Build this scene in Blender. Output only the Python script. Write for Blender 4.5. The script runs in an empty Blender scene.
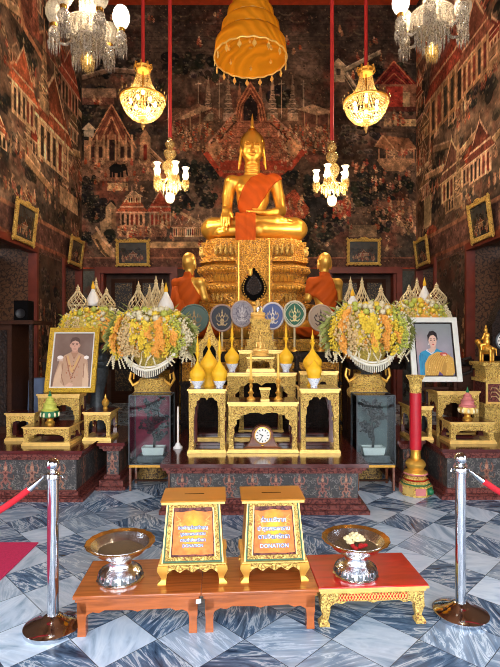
import bpy, math, random
import numpy as np
from mathutils import Vector, Matrix

random.seed(7)
RNG = np.random.default_rng(11)
PI = math.pi
SC = bpy.context.scene
COL = SC.collection
F, CX, CY, EYE = 485.0, 249.0, 337.0, 1.65     # focal length in pixels, principal point, eye height


def px(x, D):                                   # a column of the photograph at depth D -> X in metres
    return (x - CX) * D / F


def pz(y, D):                                   # a row of the photograph at depth D -> Z in metres
    return EYE - (y - CY) * D / F


def srgb(r, g, b):
    def f(c):
        c /= 255.0
        return c / 12.92 if c <= 0.04045 else ((c + 0.055) / 1.055) ** 2.4
    return (f(r), f(g), f(b))


def to_linear(a):
    a = np.clip(a / 255.0, 0, 1)
    return np.where(a <= 0.04045, a / 12.92, ((a + 0.055) / 1.055) ** 2.4)


# ---------------------------------------------------------------- naming
def tag(o, label=None, cat=None, group=None, kind=None):
    if label: o['label'] = label
    if cat: o['category'] = cat
    if group: o['group'] = group
    if kind: o['kind'] = kind
    return o


def thing(name, label, cat, loc=(0, 0, 0), rz=0.0, group=None, kind=None):
    o = bpy.data.objects.new(name, None)
    COL.objects.link(o)
    o.location = loc
    o.rotation_euler = (0, 0, rz)
    o.empty_display_size = 0.1
    return tag(o, label, cat, group, kind)


def copy_tree(o, parent=None):
    c = o.copy()
    COL.objects.link(c)
    if parent is not None:
        c.parent = parent
    for ch in list(o.children):
        copy_tree(ch, c)
    return c


def place_copy(src, label, loc, rz=0.0, group=None, scale=None):
    c = copy_tree(src)
    c.location = loc
    c.rotation_euler = (0, 0, rz)
    c['label'] = label
    if group: c['group'] = group
    if scale: c.scale = (scale, scale, scale)
    return c


def link_mesh(name, me, mat, parent=None, loc=None, sharp=40, smooth=True):
    me.materials.clear()
    me.materials.append(mat)
    if smooth:
        me.polygons.foreach_set('use_smooth', np.ones(len(me.polygons), dtype=bool))
        if sharp:
            me.set_sharp_from_angle(angle=math.radians(sharp))
    o = bpy.data.objects.new(name, me)
    COL.objects.link(o)
    if parent is not None: o.parent = parent
    if loc is not None: o.location = loc
    return o


def bevel(o, w=0.004, seg=2):
    m = o.modifiers.new('bevel', 'BEVEL')
    m.width = w; m.segments = seg; m.limit_method = 'ANGLE'; m.angle_limit = math.radians(40)
    return o


class MB:
    """collects shapes and links them as ONE mesh object"""
    def __init__(self):
        self.v = []; self.f = []

    def add(self, vs, fs, M=None):
        b = len(self.v)
        if M is not None:
            vs = [tuple(M @ Vector(p)) for p in vs]
        self.v.extend(vs)
        self.f.extend([tuple(b + i for i in f) for f in fs])
        return self

    def box(self, x0, x1, y0, y1, z0, z1, M=None):
        vs = [(x0, y0, z0), (x1, y0, z0), (x1, y1, z0), (x0, y1, z0), (x0, y0, z1), (x1, y0, z1), (x1, y1, z1), (x0, y1, z1)]
        return self.add(vs, [(0, 3, 2, 1), (4, 5, 6, 7), (0, 1, 5, 4), (1, 2, 6, 5), (2, 3, 7, 6), (3, 0, 4, 7)], M)

    def frustum(self, w0, d0, z0, w1, d1, z1, c=(0, 0), M=None):
        x, y = c
        vs = [(x - w0, y - d0, z0), (x + w0, y - d0, z0), (x + w0, y + d0, z0), (x - w0, y + d0, z0),
              (x - w1, y - d1, z1), (x + w1, y - d1, z1), (x + w1, y + d1, z1), (x - w1, y + d1, z1)]
        return self.add(vs, [(0, 3, 2, 1), (4, 5, 6, 7), (0, 1, 5, 4), (1, 2, 6, 5), (2, 3, 7, 6), (3, 0, 4, 7)], M)

    def lathe(self, prof, c=(0, 0, 0), n=16, sx=1.0, sy=1.0, M=None, a0=0.0, rf=None, cap=True):
        vs = []; fs = []
        m = len(prof)
        for i, (r, z) in enumerate(prof):
            for j in range(n):
                a = a0 + 2 * PI * j / n
                rr = rf(a, r, i) if rf else r
                vs.append((c[0] + rr * math.cos(a) * sx, c[1] + rr * math.sin(a) * sy, c[2] + z))
        for i in range(m - 1):
            for j in range(n):
                k = (j + 1) % n
                fs.append((i * n + j, i * n + k, (i + 1) * n + k, (i + 1) * n + j))
        if cap:
            if prof[0][0] > 1e-5: fs.append(tuple(range(n))[::-1])
            if prof[-1][0] > 1e-5: fs.append(tuple((m - 1) * n + j for j in range(n)))
        return self.add(vs, fs, M)

    def sphere(self, c, r, nu=12, nv=8, M=None):
        if not isinstance(r, (tuple, list)): r = (r, r, r)
        vs = [(c[0], c[1], c[2] - r[2])]; fs = []
        for i in range(1, nv):
            t = -PI / 2 + PI * i / nv
            for j in range(nu):
                a = 2 * PI * j / nu
                vs.append((c[0] + r[0] * math.cos(t) * math.cos(a), c[1] + r[1] * math.cos(t) * math.sin(a), c[2] + r[2] * math.sin(t)))
        vs.append((c[0], c[1], c[2] + r[2]))
        for j in range(nu):
            fs.append((0, 1 + (j + 1) % nu, 1 + j))
            fs.append((len(vs) - 1, 1 + (nv - 2) * nu + j, 1 + (nv - 2) * nu + (j + 1) % nu))
        for i in range(nv - 2):
            for j in range(nu):
                a = 1 + i * nu
                fs.append((a + j, a + (j + 1) % nu, a + nu + (j + 1) % nu, a + nu + j))
        return self.add(vs, fs, M)

    def tube(self, pts, r, n=6, closed=False, M=None, flat=1.0):
        pts = [Vector(p) for p in pts]
        m = len(pts)
        rs = r if isinstance(r, (list, tuple)) else [r] * m
        vs = []; fs = []
        up = None
        for i, p in enumerate(pts):
            a = pts[i - 1] if (i > 0 or closed) else p
            b = pts[(i + 1) % m] if (i < m - 1 or closed) else p
            t = (b - a)
            if t.length < 1e-9: t = Vector((0, 0, 1))
            t.normalize()
            if up is None:
                up = Vector((0, 0, 1)) if abs(t.z) < .9 else Vector((0, 1, 0))
            s = t.cross(up)
            if s.length < 1e-6: s = t.orthogonal()
            s.normalize()
            u = s.cross(t).normalized()
            up = u
            for j in range(n):
                an = 2 * PI * j / n
                q = p + s * (rs[i] * math.cos(an)) + u * (rs[i] * flat * math.sin(an))
                vs.append(tuple(q))
        for i in range(m - 1 if not closed else m):
            for j in range(n):
                k = (j + 1) % n; i2 = (i + 1) % m
                fs.append((i * n + j, i * n + k, i2 * n + k, i2 * n + j))
        if not closed:
            fs.append(tuple(range(n))[::-1]); fs.append(tuple((m - 1) * n + j for j in range(n)))
        return self.add(vs, fs, M)

    def prism(self, poly, a, b, axis='y', M=None):
        n = len(poly)
        if axis == 'y':
            vs = [(p[0], a, p[1]) for p in poly] + [(p[0], b, p[1]) for p in poly]
        elif axis == 'x':
            vs = [(a, p[0], p[1]) for p in poly] + [(b, p[0], p[1]) for p in poly]
        else:
            vs = [(p[0], p[1], a) for p in poly] + [(p[0], p[1], b) for p in poly]
        fs = [tuple(range(n)), tuple(range(n, 2 * n))[::-1]]
        for i in range(n):
            j = (i + 1) % n
            fs.append((i, i + n, j + n, j))
        return self.add(vs, fs, M)

    def loft(self, rings, cap=True, M=None):
        n = len(rings[0]); vs = []; fs = []
        for r in rings: vs.extend(r)
        for i in range(len(rings) - 1):
            for j in range(n):
                k = (j + 1) % n
                fs.append((i * n + j, i * n + k, (i + 1) * n + k, (i + 1) * n + j))
        if cap:
            fs.append(tuple(range(n))[::-1]); fs.append(tuple((len(rings) - 1) * n + j for j in range(n)))
        return self.add(vs, fs, M)

    def mesh(self, name):
        me = bpy.data.meshes.new(name)
        me.from_pydata(self.v, [], self.f)
        me.validate()
        return me

    def build(self, name, mat, parent=None, loc=None, sharp=40, smooth=True):
        return link_mesh(name, self.mesh(name), mat, parent, loc, sharp, smooth)


# ---------------------------------------------------------------- soft bodies: distance fields meshed by surface nets
class Body:
    def __init__(self, lo, hi, res):
        self.lo = np.array(lo, float); self.res = res
        self.n = np.ceil((np.array(hi, float) - self.lo) / res).astype(int) + 1
        self.d = np.full(self.n, 10.0, dtype=np.float32)
        self.ax = [self.lo[i] + res * np.arange(self.n[i], dtype=np.float32) for i in range(3)]

    def _sub(self, lo, hi):
        a = np.maximum(np.floor((np.array(lo) - self.lo) / self.res).astype(int), 0)
        b = np.minimum(np.ceil((np.array(hi) - self.lo) / self.res).astype(int) + 1, self.n)
        if np.any(b <= a): return None, None
        sl = tuple(slice(a[i], b[i]) for i in range(3))
        X = self.ax[0][sl[0]][:, None, None]; Y = self.ax[1][sl[1]][None, :, None]; Z = self.ax[2][sl[2]][None, None, :]
        return sl, (X, Y, Z)

    def _blend(self, sl, q, k):
        d = self.d[sl]
        h = np.clip(0.5 + 0.5 * (q - d) / k, 0, 1)
        self.d[sl] = q * (1 - h) + d * h - k * h * (1 - h)

    def ell(self, c, r, k=0.03, rot=None, sub=False):
        m = max(r) + 2.5 * k + 3 * self.res
        sl, g = self._sub([c[i] - m for i in range(3)], [c[i] + m for i in range(3)])
        if sl is None: return self
        P = [g[i] - c[i] for i in range(3)]
        if rot is not None:
            R = Matrix.Rotation(rot[1], 3, rot[0]).transposed()
            P = [R[i][0] * P[0] + R[i][1] * P[1] + R[i][2] * P[2] for i in range(3)]
        k0 = np.sqrt((P[0] / r[0]) ** 2 + (P[1] / r[1]) ** 2 + (P[2] / r[2]) ** 2)
        k1 = np.sqrt((P[0] / r[0] ** 2) ** 2 + (P[1] / r[1] ** 2) ** 2 + (P[2] / r[2] ** 2) ** 2)
        q = k0 * (k0 - 1) / np.maximum(k1, 1e-6)
        if sub:
            d = self.d[sl]; q = -q
            h = np.clip(0.5 - 0.5 * (q - d) / k, 0, 1)
            self.d[sl] = q * (1 - h) + d * h + k * h * (1 - h)
        else:
            self._blend(sl, q, k)
        return self

    def cap(self, a, b, ra, rb, k=0.03):
        m = max(ra, rb) + 2.5 * k + 3 * self.res
        sl, g = self._sub([min(a[i], b[i]) - m for i in range(3)], [max(a[i], b[i]) + m for i in range(3)])
        if sl is None: return self
        ab = [b[i] - a[i] for i in range(3)]
        L = sum(q * q for q in ab) or 1e-9
        t = np.clip(((g[0] - a[0]) * ab[0] + (g[1] - a[1]) * ab[1] + (g[2] - a[2]) * ab[2]) / L, 0, 1)
        q = np.sqrt((g[0] - a[0] - t * ab[0]) ** 2 + (g[1] - a[1] - t * ab[1]) ** 2 + (g[2] - a[2] - t * ab[2]) ** 2) - (ra + (rb - ra) * t)
        self._blend(sl, q, k)
        return self

    def chain(self, pts, rs, k=0.03):
        for i in range(len(pts) - 1):
            self.cap(pts[i], pts[i + 1], rs[i], rs[i + 1], k)
        return self

    def grid(self):
        return self.ax[0][:, None, None], self.ax[1][None, :, None], self.ax[2][None, None, :]

    def mesh(self, name, d=None):
        d = self.d if d is None else d
        s = d < 0
        cnt = np.zeros(self.n - 1, dtype=np.int16); pos = np.zeros(tuple(self.n - 1) + (3,), dtype=np.float32)
        nx, ny, nz = self.n
        for axis in range(3):
            for o1 in (0, 1):
                for o2 in (0, 1):
                    offs = [0, 0, 0]; others = [i for i in range(3) if i != axis]
                    offs[others[0]] = o1; offs[others[1]] = o2
                    A = tuple(slice(offs[i], offs[i] + self.n[i] - 1) for i in range(3))
                    offs2 = list(offs); offs2[axis] = 1
                    B = tuple(slice(offs2[i], offs2[i] + self.n[i] - 1) for i in range(3))
                    x = s[A] != s[B]
                    if not x.any(): continue
                    da = d[A][x]; db = d[B][x]
                    t = da / (da - db)
                    p = np.zeros((len(t), 3), dtype=np.float32)
                    for i in range(3): p[:, i] = offs[i]
                    p[:, axis] = t
                    pos[x] += p; cnt[x] += 1
        act = cnt > 0
        idx = np.full(cnt.shape, -1, dtype=np.int64)
        idx[act] = np.arange(act.sum())
        I = np.argwhere(act).astype(np.float32)
        V = (I + pos[act] / cnt[act][:, None]) * self.res + self.lo
        quads = []
        for axis in range(3):
            b, c = [(1, 2), (2, 0), (0, 1)][axis]
            A = [slice(0, self.n[i]) for i in range(3)]; B = list(A)
            A[axis] = slice(0, self.n[axis] - 1); B[axis] = slice(1, self.n[axis])
            x = s[tuple(A)] != s[tuple(B)]
            E = np.argwhere(x)
            ok = (E[:, b] > 0) & (E[:, c] > 0) & (E[:, b] < self.n[b] - 1) & (E[:, c] < self.n[c] - 1)
            E = E[ok]
            ins = s[tuple(A)][tuple(E.T)]
            def cell(db, dc):
                Q = E.copy(); Q[:, b] -= db; Q[:, c] -= dc
                return idx[tuple(Q.T)]
            q = np.stack([cell(1, 1), cell(0, 1), cell(0, 0), cell(1, 0)], 1)
            q[~ins] = q[~ins][:, ::-1]
            quads.append(q)
        Q = np.concatenate(quads)
        return np_mesh(name, V, Q)


def np_mesh(name, V, Q, col=None):
    me = bpy.data.meshes.new(name)
    me.vertices.add(len(V)); me.vertices.foreach_set('co', np.asarray(V, dtype=np.float32).ravel())
    k = Q.shape[1]
    me.loops.add(Q.size); me.loops.foreach_set('vertex_index', Q.astype(np.int32).ravel())
    me.polygons.add(len(Q)); me.polygons.foreach_set('loop_start', (np.arange(len(Q)) * k).astype(np.int32))
    me.update(calc_edges=True)
    if col is not None:
        a = me.color_attributes.new('paint', 'FLOAT_COLOR', 'POINT')
        c4 = np.ones((len(V), 4), dtype=np.float32); c4[:, :3] = col
        a.data.foreach_set('color', c4.ravel())
    return me


def polygon_sdf(X, Z, poly):
    d = None; s = None
    n = len(poly)
    sgn = np.zeros(np.broadcast(X, Z).shape, dtype=bool)
    for i in range(n):
        ax, az = poly[i]; bx, bz = poly[(i + 1) % n]
        ex, ez = bx - ax, bz - az
        wx, wz = X - ax, Z - az
        t = np.clip((wx * ex + wz * ez) / (ex * ex + ez * ez), 0, 1)
        q = (wx - ex * t) ** 2 + (wz - ez * t) ** 2
        d = q if d is None else np.minimum(d, q)
        c = ((az <= Z) & (bz > Z)) | ((bz <= Z) & (az > Z))
        if bz != az:
            xi = ax + (Z - az) / (bz - az) * ex
            sgn ^= c & (X < xi)
    d = np.sqrt(d)
    return np.where(sgn, -d, d)


# ---------------------------------------------------------------- a small painter for murals, portraits and painted panels
def value_noise(h, w, cell, rng=RNG):
    gh, gw = int(h / cell) + 3, int(w / cell) + 3
    g = rng.random((gh, gw))
    y = np.arange(h) / cell; x = np.arange(w) / cell
    yi = y.astype(int); xi = x.astype(int)
    fy = (y - yi)[:, None]; fx = (x - xi)[None, :]
    fy = fy * fy * (3 - 2 * fy); fx = fx * fx * (3 - 2 * fx)
    a = g[yi][:, xi]; b = g[yi][:, xi + 1]; c = g[yi + 1][:, xi]; d = g[yi + 1][:, xi + 1]
    return (a * (1 - fx) + b * fx) * (1 - fy) + (c * (1 - fx) + d * fx) * fy


def fbm(h, w, cell, octv=4):
    t = np.zeros((h, w)); s = 0; a = 1.0
    for _ in range(octv):
        t += a * value_noise(h, w, max(cell, 1.0)); s += a; a *= .55; cell /= 2
    return t / s


class Canvas:
    """row 0 is the top; T maps the caller's coordinates to canvas pixels"""
    def __init__(self, w, h, base=(60, 45, 38), T=None):
        self.w, self.h = int(w), int(h)
        self.a = np.zeros((self.h, self.w, 3)); self.a[:] = base
        self.T = T or (lambda x, y: (x, y))

    def poly(self, pts, col, alpha=1.0, tex=0.0):
        p = np.array([self.T(*q) for q in pts])
        x0, y0 = np.floor(p.min(0)).astype(int); x1, y1 = np.ceil(p.max(0)).astype(int) + 1
        x0, y0 = max(x0, 0), max(y0, 0); x1, y1 = min(x1, self.w), min(y1, self.h)
        if x1 <= x0 or y1 <= y0: return self
        Y, X = np.mgrid[y0:y1, x0:x1]
        ins = np.zeros(X.shape, bool)
        n = len(p)
        for i in range(n):
            ax, ay = p[i]; bx, by = p[(i + 1) % n]
            if ay == by: continue
            c = ((ay <= Y) & (by > Y)) | ((by <= Y) & (ay > Y))
            ins ^= c & (X < ax + (Y - ay) / (by - ay) * (bx - ax))
        v = np.array(col, float)
        reg = self.a[y0:y1, x0:x1]
        if tex:
            nz = 1 + tex * (RNG.random(X.shape)[..., None] - .5) * 2
            reg[ins] = (reg * (1 - alpha) + alpha * v * nz)[ins]
        else:
            reg[ins] = (reg * (1 - alpha) + alpha * v)[ins]
        return self

    def rect(self, x0, y0, x1, y1, col, alpha=1.0, tex=0.0):
        return self.poly([(x0, y0), (x1, y0), (x1, y1), (x0, y1)], col, alpha, tex)

    def ell(self, x, y, rx, ry, col, alpha=1.0, n=14, tex=0.0):
        return self.poly([(x + rx * math.cos(2 * PI * i / n), y + ry * math.sin(2 * PI * i / n)) for i in range(n)], col, alpha, tex)

    def line(self, pts, wd, col, alpha=1.0):
        for (ax, ay), (bx, by) in zip(pts[:-1], pts[1:]):
            dx, dy = bx - ax, by - ay
            L = math.hypot(dx, dy) or 1e-6
            nx, ny = -dy / L * wd / 2, dx / L * wd / 2
            self.poly([(ax + nx, ay + ny), (bx + nx, by + ny), (bx - nx, by - ny), (ax - nx, ay - ny)], col, alpha)
        return self


def painted_sheet(name, cv, fn, mat, parent=None, step=1):
    """a grid of the canvas' size, fn(u, v) -> xyz with u, v in 0..1 (v = 0 at the top)"""
    h, w = cv.h, cv.w
    v, u = np.mgrid[0:h, 0:w]
    u = u / (w - 1); v = v / (h - 1)
    V = np.stack(fn(u, v), -1).reshape(-1, 3)
    i = np.arange((h - 1) * w).reshape(h - 1, w)[:, :-1].ravel()
    Q = np.stack([i, i + w, i + w + 1, i + 1], 1)
    me = np_mesh(name, V, Q, to_linear(cv.a.reshape(-1, 3)))
    return link_mesh(name, me, mat, parent, sharp=0)
SKY, EXPO, GLOW = 8.0, 0.15, 170
# ---------------------------------------------------------------- materials
def nodes_of(name):
    m = bpy.data.materials.new(name)
    m.use_nodes = True
    nt = m.node_tree
    return m, nt, nt.nodes['Principled BSDF']


def N(nt, typ, **kw):
    n = nt.nodes.new(typ)
    for k, v in kw.items():
        if k.startswith('i_'):
            key = k[2:].replace('_', ' ')
            n.inputs[key].default_value = v
        else:
            setattr(n, k, v)
    return n


def ramp(nt, stops, fac, interp='LINEAR'):
    r = nt.nodes.new('ShaderNodeValToRGB')
    cr = r.color_ramp
    cr.interpolation = interp
    while len(cr.elements) < len(stops): cr.elements.new(0.5)
    for e, (p, c) in zip(cr.elements, stops):
        e.position = p; e.color = (*c, 1)
    nt.links.new(fac, r.inputs[0])
    return r.outputs[0]


def solid(name, col, rough=0.5, metal=0.0, var=0.12, scale=12.0, bump=0.0, bscale=60, coat=0.0, spec=0.5):
    m, nt, b = nodes_of(name)
    c = srgb(*col)
    tc = N(nt, 'ShaderNodeTexCoord')
    nz = N(nt, 'ShaderNodeTexNoise', i_Scale=scale, i_Detail=4.0)
    nt.links.new(tc.outputs['Object'], nz.inputs['Vector'])
    lo = tuple(x * (1 - var) for x in c); hi = tuple(min(1, x * (1 + var)) for x in c)
    nt.links.new(ramp(nt, [(0.3, lo), (0.7, hi)], nz.outputs['Fac']), b.inputs['Base Color'])
    b.inputs['Roughness'].default_value = rough
    b.inputs['Metallic'].default_value = metal
    b.inputs['Coat Weight'].default_value = coat
    b.inputs['Specular IOR Level'].default_value = spec
    if bump:
        n2 = N(nt, 'ShaderNodeTexNoise', i_Scale=bscale, i_Detail=3.0)
        nt.links.new(tc.outputs['Object'], n2.inputs['Vector'])
        bp = N(nt, 'ShaderNodeBump', i_Strength=bump, i_Distance=0.01)
        nt.links.new(n2.outputs['Fac'], bp.inputs['Height'])
        nt.links.new(bp.outputs[0], b.inputs['Normal'])
    return m


def carved(name, high, low, scale=40, rough=0.35, metal=0.75, strength=0.8, dist=0.01, lo=0.15, hi=0.45):
    """gilt carving over a coloured ground: a voronoi relief with the ground showing between the carved leaves"""
    m, nt, b = nodes_of(name)
    tc = N(nt, 'ShaderNodeTexCoord')
    nz = N(nt, 'ShaderNodeTexNoise', i_Scale=scale * .5, i_Detail=2.0)
    nt.links.new(tc.outputs['Object'], nz.inputs['Vector'])
    mx = N(nt, 'ShaderNodeMix', data_type='VECTOR')
    mx.inputs[0].default_value = 0.12 if scale < 100 else .05
    nt.links.new(tc.outputs['Object'], mx.inputs[4])
    nt.links.new(nz.outputs['Color'], mx.inputs[5])
    vo = N(nt, 'ShaderNodeTexVoronoi', feature='DISTANCE_TO_EDGE', i_Scale=scale)
    nt.links.new(mx.outputs[1], vo.inputs['Vector'])
    vf = N(nt, 'ShaderNodeTexVoronoi', feature='F1', i_Scale=scale * 1.9)
    nt.links.new(mx.outputs[1], vf.inputs['Vector'])
    ad = N(nt, 'ShaderNodeMath', operation='MULTIPLY_ADD')
    nt.links.new(vf.outputs['Distance'], ad.inputs[0]); ad.inputs[1].default_value = -0.35
    nt.links.new(vo.outputs['Distance'], ad.inputs[2])
    mr = N(nt, 'ShaderNodeMapRange')
    mr.inputs['From Min'].default_value = -0.25; mr.inputs['From Max'].default_value = 0.35
    nt.links.new(ad.outputs[0], mr.inputs['Value'])
    h = mr.outputs[0]
    mid = tuple((a * .72 + c * .28) for a, c in zip(srgb(*high), srgb(*low)))
    nt.links.new(ramp(nt, [(lo, srgb(*low)), ((lo + hi) / 2, mid), (hi, srgb(*high))], h), b.inputs['Base Color'])
    mm = N(nt, 'ShaderNodeMapRange')
    mm.inputs['From Min'].default_value = lo; mm.inputs['From Max'].default_value = hi
    mm.inputs['To Max'].default_value = metal
    nt.links.new(h, mm.inputs['Value']); nt.links.new(mm.outputs[0], b.inputs['Metallic'])
    b.inputs['Roughness'].default_value = rough
    if metal < .05: b.inputs['Specular IOR Level'].default_value = .2
    bp = N(nt, 'ShaderNodeBump', i_Strength=strength, i_Distance=dist)
    nt.links.new(h, bp.inputs['Height']); nt.links.new(bp.outputs[0], b.inputs['Normal'])
    return m


def painted(name, rough=0.6, noise=0.25, scale=60, coat=0.0, spec=0.3):
    m, nt, b = nodes_of(name)
    at = N(nt, 'ShaderNodeAttribute', attribute_name='paint')
    tc = N(nt, 'ShaderNodeTexCoord')
    nz = N(nt, 'ShaderNodeTexNoise', i_Scale=scale, i_Detail=5.0)
    nt.links.new(tc.outputs['Object'], nz.inputs['Vector'])
    mr = N(nt, 'ShaderNodeMapRange')
    mr.inputs['From Min'].default_value = 0.3; mr.inputs['From Max'].default_value = 0.7
    mr.inputs['To Min'].default_value = 1 - noise; mr.inputs['To Max'].default_value = 1 + noise
    nt.links.new(nz.outputs['Fac'], mr.inputs['Value'])
    mx = N(nt, 'ShaderNodeMix', data_type='RGBA', blend_type='MULTIPLY')
    mx.inputs[0].default_value = 1.0
    nt.links.new(at.outputs['Color'], mx.inputs[6])
    nt.links.new(mr.outputs[0], mx.inputs[7])
    nt.links.new(mx.outputs[2], b.inputs['Base Color'])
    b.inputs['Roughness'].default_value = rough
    b.inputs['Coat Weight'].default_value = coat
    b.inputs['Specular IOR Level'].default_value = spec
    return m


def glow(name, col, strength):
    m, nt, b = nodes_of(name)
    b.inputs['Base Color'].default_value = (.9, .88, .82, 1)
    b.inputs['Emission Color'].default_value = (*srgb(*col), 1)
    b.inputs['Emission Strength'].default_value = strength
    b.inputs['Roughness'].default_value = .3
    return m


def crystal(name, col, rough=0.08, trans=0.5, clear=0.45):
    """cut glass drops: see-through with bright glints, a little light from the bulbs spreading inside"""
    m, nt, b = nodes_of(name)
    out = nt.nodes['Material Output']
    tc = N(nt, 'ShaderNodeTexCoord')
    vo = N(nt, 'ShaderNodeTexVoronoi', i_Scale=55.0)
    nt.links.new(tc.outputs['Object'], vo.inputs['Vector'])
    bp = N(nt, 'ShaderNodeBump', i_Strength=0.8, i_Distance=0.015)
    nt.links.new(vo.outputs['Distance'], bp.inputs['Height'])
    nt.links.new(bp.outputs[0], b.inputs['Normal'])
    c = srgb(*col)
    nt.links.new(ramp(nt, [(0.1, tuple(x * .12 for x in c)), (0.55, tuple(x * .75 for x in c))], vo.outputs['Distance']), b.inputs['Base Color'])
    b.inputs['Roughness'].default_value = rough
    b.inputs['Metallic'].default_value = 0.45
    b.inputs['Specular IOR Level'].default_value = 1.0
    tr = N(nt, 'ShaderNodeBsdfTranslucent'); tr.inputs[0].default_value = (*tuple(x * .8 for x in c), 1)
    mx = N(nt, 'ShaderNodeMixShader'); mx.inputs[0].default_value = trans
    nt.links.new(b.outputs[0], mx.inputs[1]); nt.links.new(tr.outputs[0], mx.inputs[2])
    tp = N(nt, 'ShaderNodeBsdfTransparent'); tp.inputs[0].default_value = (*tuple(.6 + .4 * x for x in c), 1)
    m2 = N(nt, 'ShaderNodeMixShader'); m2.inputs[0].default_value = clear
    nt.links.new(mx.outputs[0], m2.inputs[1]); nt.links.new(tp.outputs[0], m2.inputs[2])
    nt.links.new(m2.outputs[0], out.inputs['Surface'])
    return m


def clear_glass(name, tint=(238, 244, 244), mixv=0.0, ior=1.28):
    """thin glass pane: mostly see-through with a mirror sheen"""
    m, nt, b = nodes_of(name)
    out = nt.nodes['Material Output']
    nt.nodes.remove(b)
    tp = N(nt, 'ShaderNodeBsdfTransparent'); tp.inputs[0].default_value = (*srgb(*tint), 1)
    gl = N(nt, 'ShaderNodeBsdfGlossy'); gl.inputs['Roughness'].default_value = 0.02
    fr = N(nt, 'ShaderNodeFresnel'); fr.inputs[0].default_value = ior
    ad = N(nt, 'ShaderNodeMath', operation='ADD'); ad.inputs[1].default_value = mixv
    nt.links.new(fr.outputs[0], ad.inputs[0])
    mx = N(nt, 'ShaderNodeMixShader')
    nt.links.new(ad.outputs[0], mx.inputs[0]); nt.links.new(tp.outputs[0], mx.inputs[1]); nt.links.new(gl.outputs[0], mx.inputs[2])
    nt.links.new(mx.outputs[0], out.inputs['Surface'])
    return m


def cloth(name, col, rough=0.8, fold=18.0, strength=0.5, trans=0.0, var=.18, axis='X'):
    m, nt, b = nodes_of(name)
    tc = N(nt, 'ShaderNodeTexCoord')
    wv = N(nt, 'ShaderNodeTexWave', wave_type='BANDS', bands_direction=axis, i_Scale=fold, i_Distortion=4.0, i_Detail=2.0)
    wv.inputs['Detail Scale'].default_value = 1.2
    nt.links.new(tc.outputs['Object'], wv.inputs['Vector'])
    c = srgb(*col)
    nt.links.new(ramp(nt, [(0.2, tuple(x * (1 - var) for x in c)), (0.8, tuple(min(1, x * (1 + var)) for x in c))], wv.outputs['Fac']), b.inputs['Base Color'])
    b.inputs['Roughness'].default_value = rough
    b.inputs['Specular IOR Level'].default_value = 0.2
    bp = N(nt, 'ShaderNodeBump', i_Strength=strength, i_Distance=0.02)
    nt.links.new(wv.outputs['Fac'], bp.inputs['Height']); nt.links.new(bp.outputs[0], b.inputs['Normal'])
    if trans:
        out = nt.nodes['Material Output']
        tr = N(nt, 'ShaderNodeBsdfTranslucent'); tr.inputs[0].default_value = (*c, 1)
        mx = N(nt, 'ShaderNodeMixShader'); mx.inputs[0].default_value = trans
        nt.links.new(b.outputs[0], mx.inputs[1]); nt.links.new(tr.outputs[0], mx.inputs[2])
        nt.links.new(mx.outputs[0], out.inputs['Surface'])
    return m


def wood(name, col, rough=0.3, scale=3.0, stretch=(1, 12, 12), coat=0.3):
    m, nt, b = nodes_of(name)
    tc = N(nt, 'ShaderNodeTexCoord')
    mp = N(nt, 'ShaderNodeMapping'); mp.inputs['Scale'].default_value = stretch
    nz = N(nt, 'ShaderNodeTexNoise', i_Scale=scale, i_Detail=6.0, i_Distortion=0.6)
    nt.links.new(tc.outputs['Object'], mp.inputs[0]); nt.links.new(mp.outputs[0], nz.inputs['Vector'])
    c = srgb(*col)
    nt.links.new(ramp(nt, [(0.3, tuple(x * .7 for x in c)), (0.5, c), (0.72, tuple(min(1, x * 1.25) for x in c))], nz.outputs['Fac']), b.inputs['Base Color'])
    b.inputs['Roughness'].default_value = rough
    b.inputs['Coat Weight'].default_value = coat
    if not coat: b.inputs['Specular IOR Level'].default_value = .1
    b.inputs['Coat Roughness'].default_value = 0.15
    return m


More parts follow.
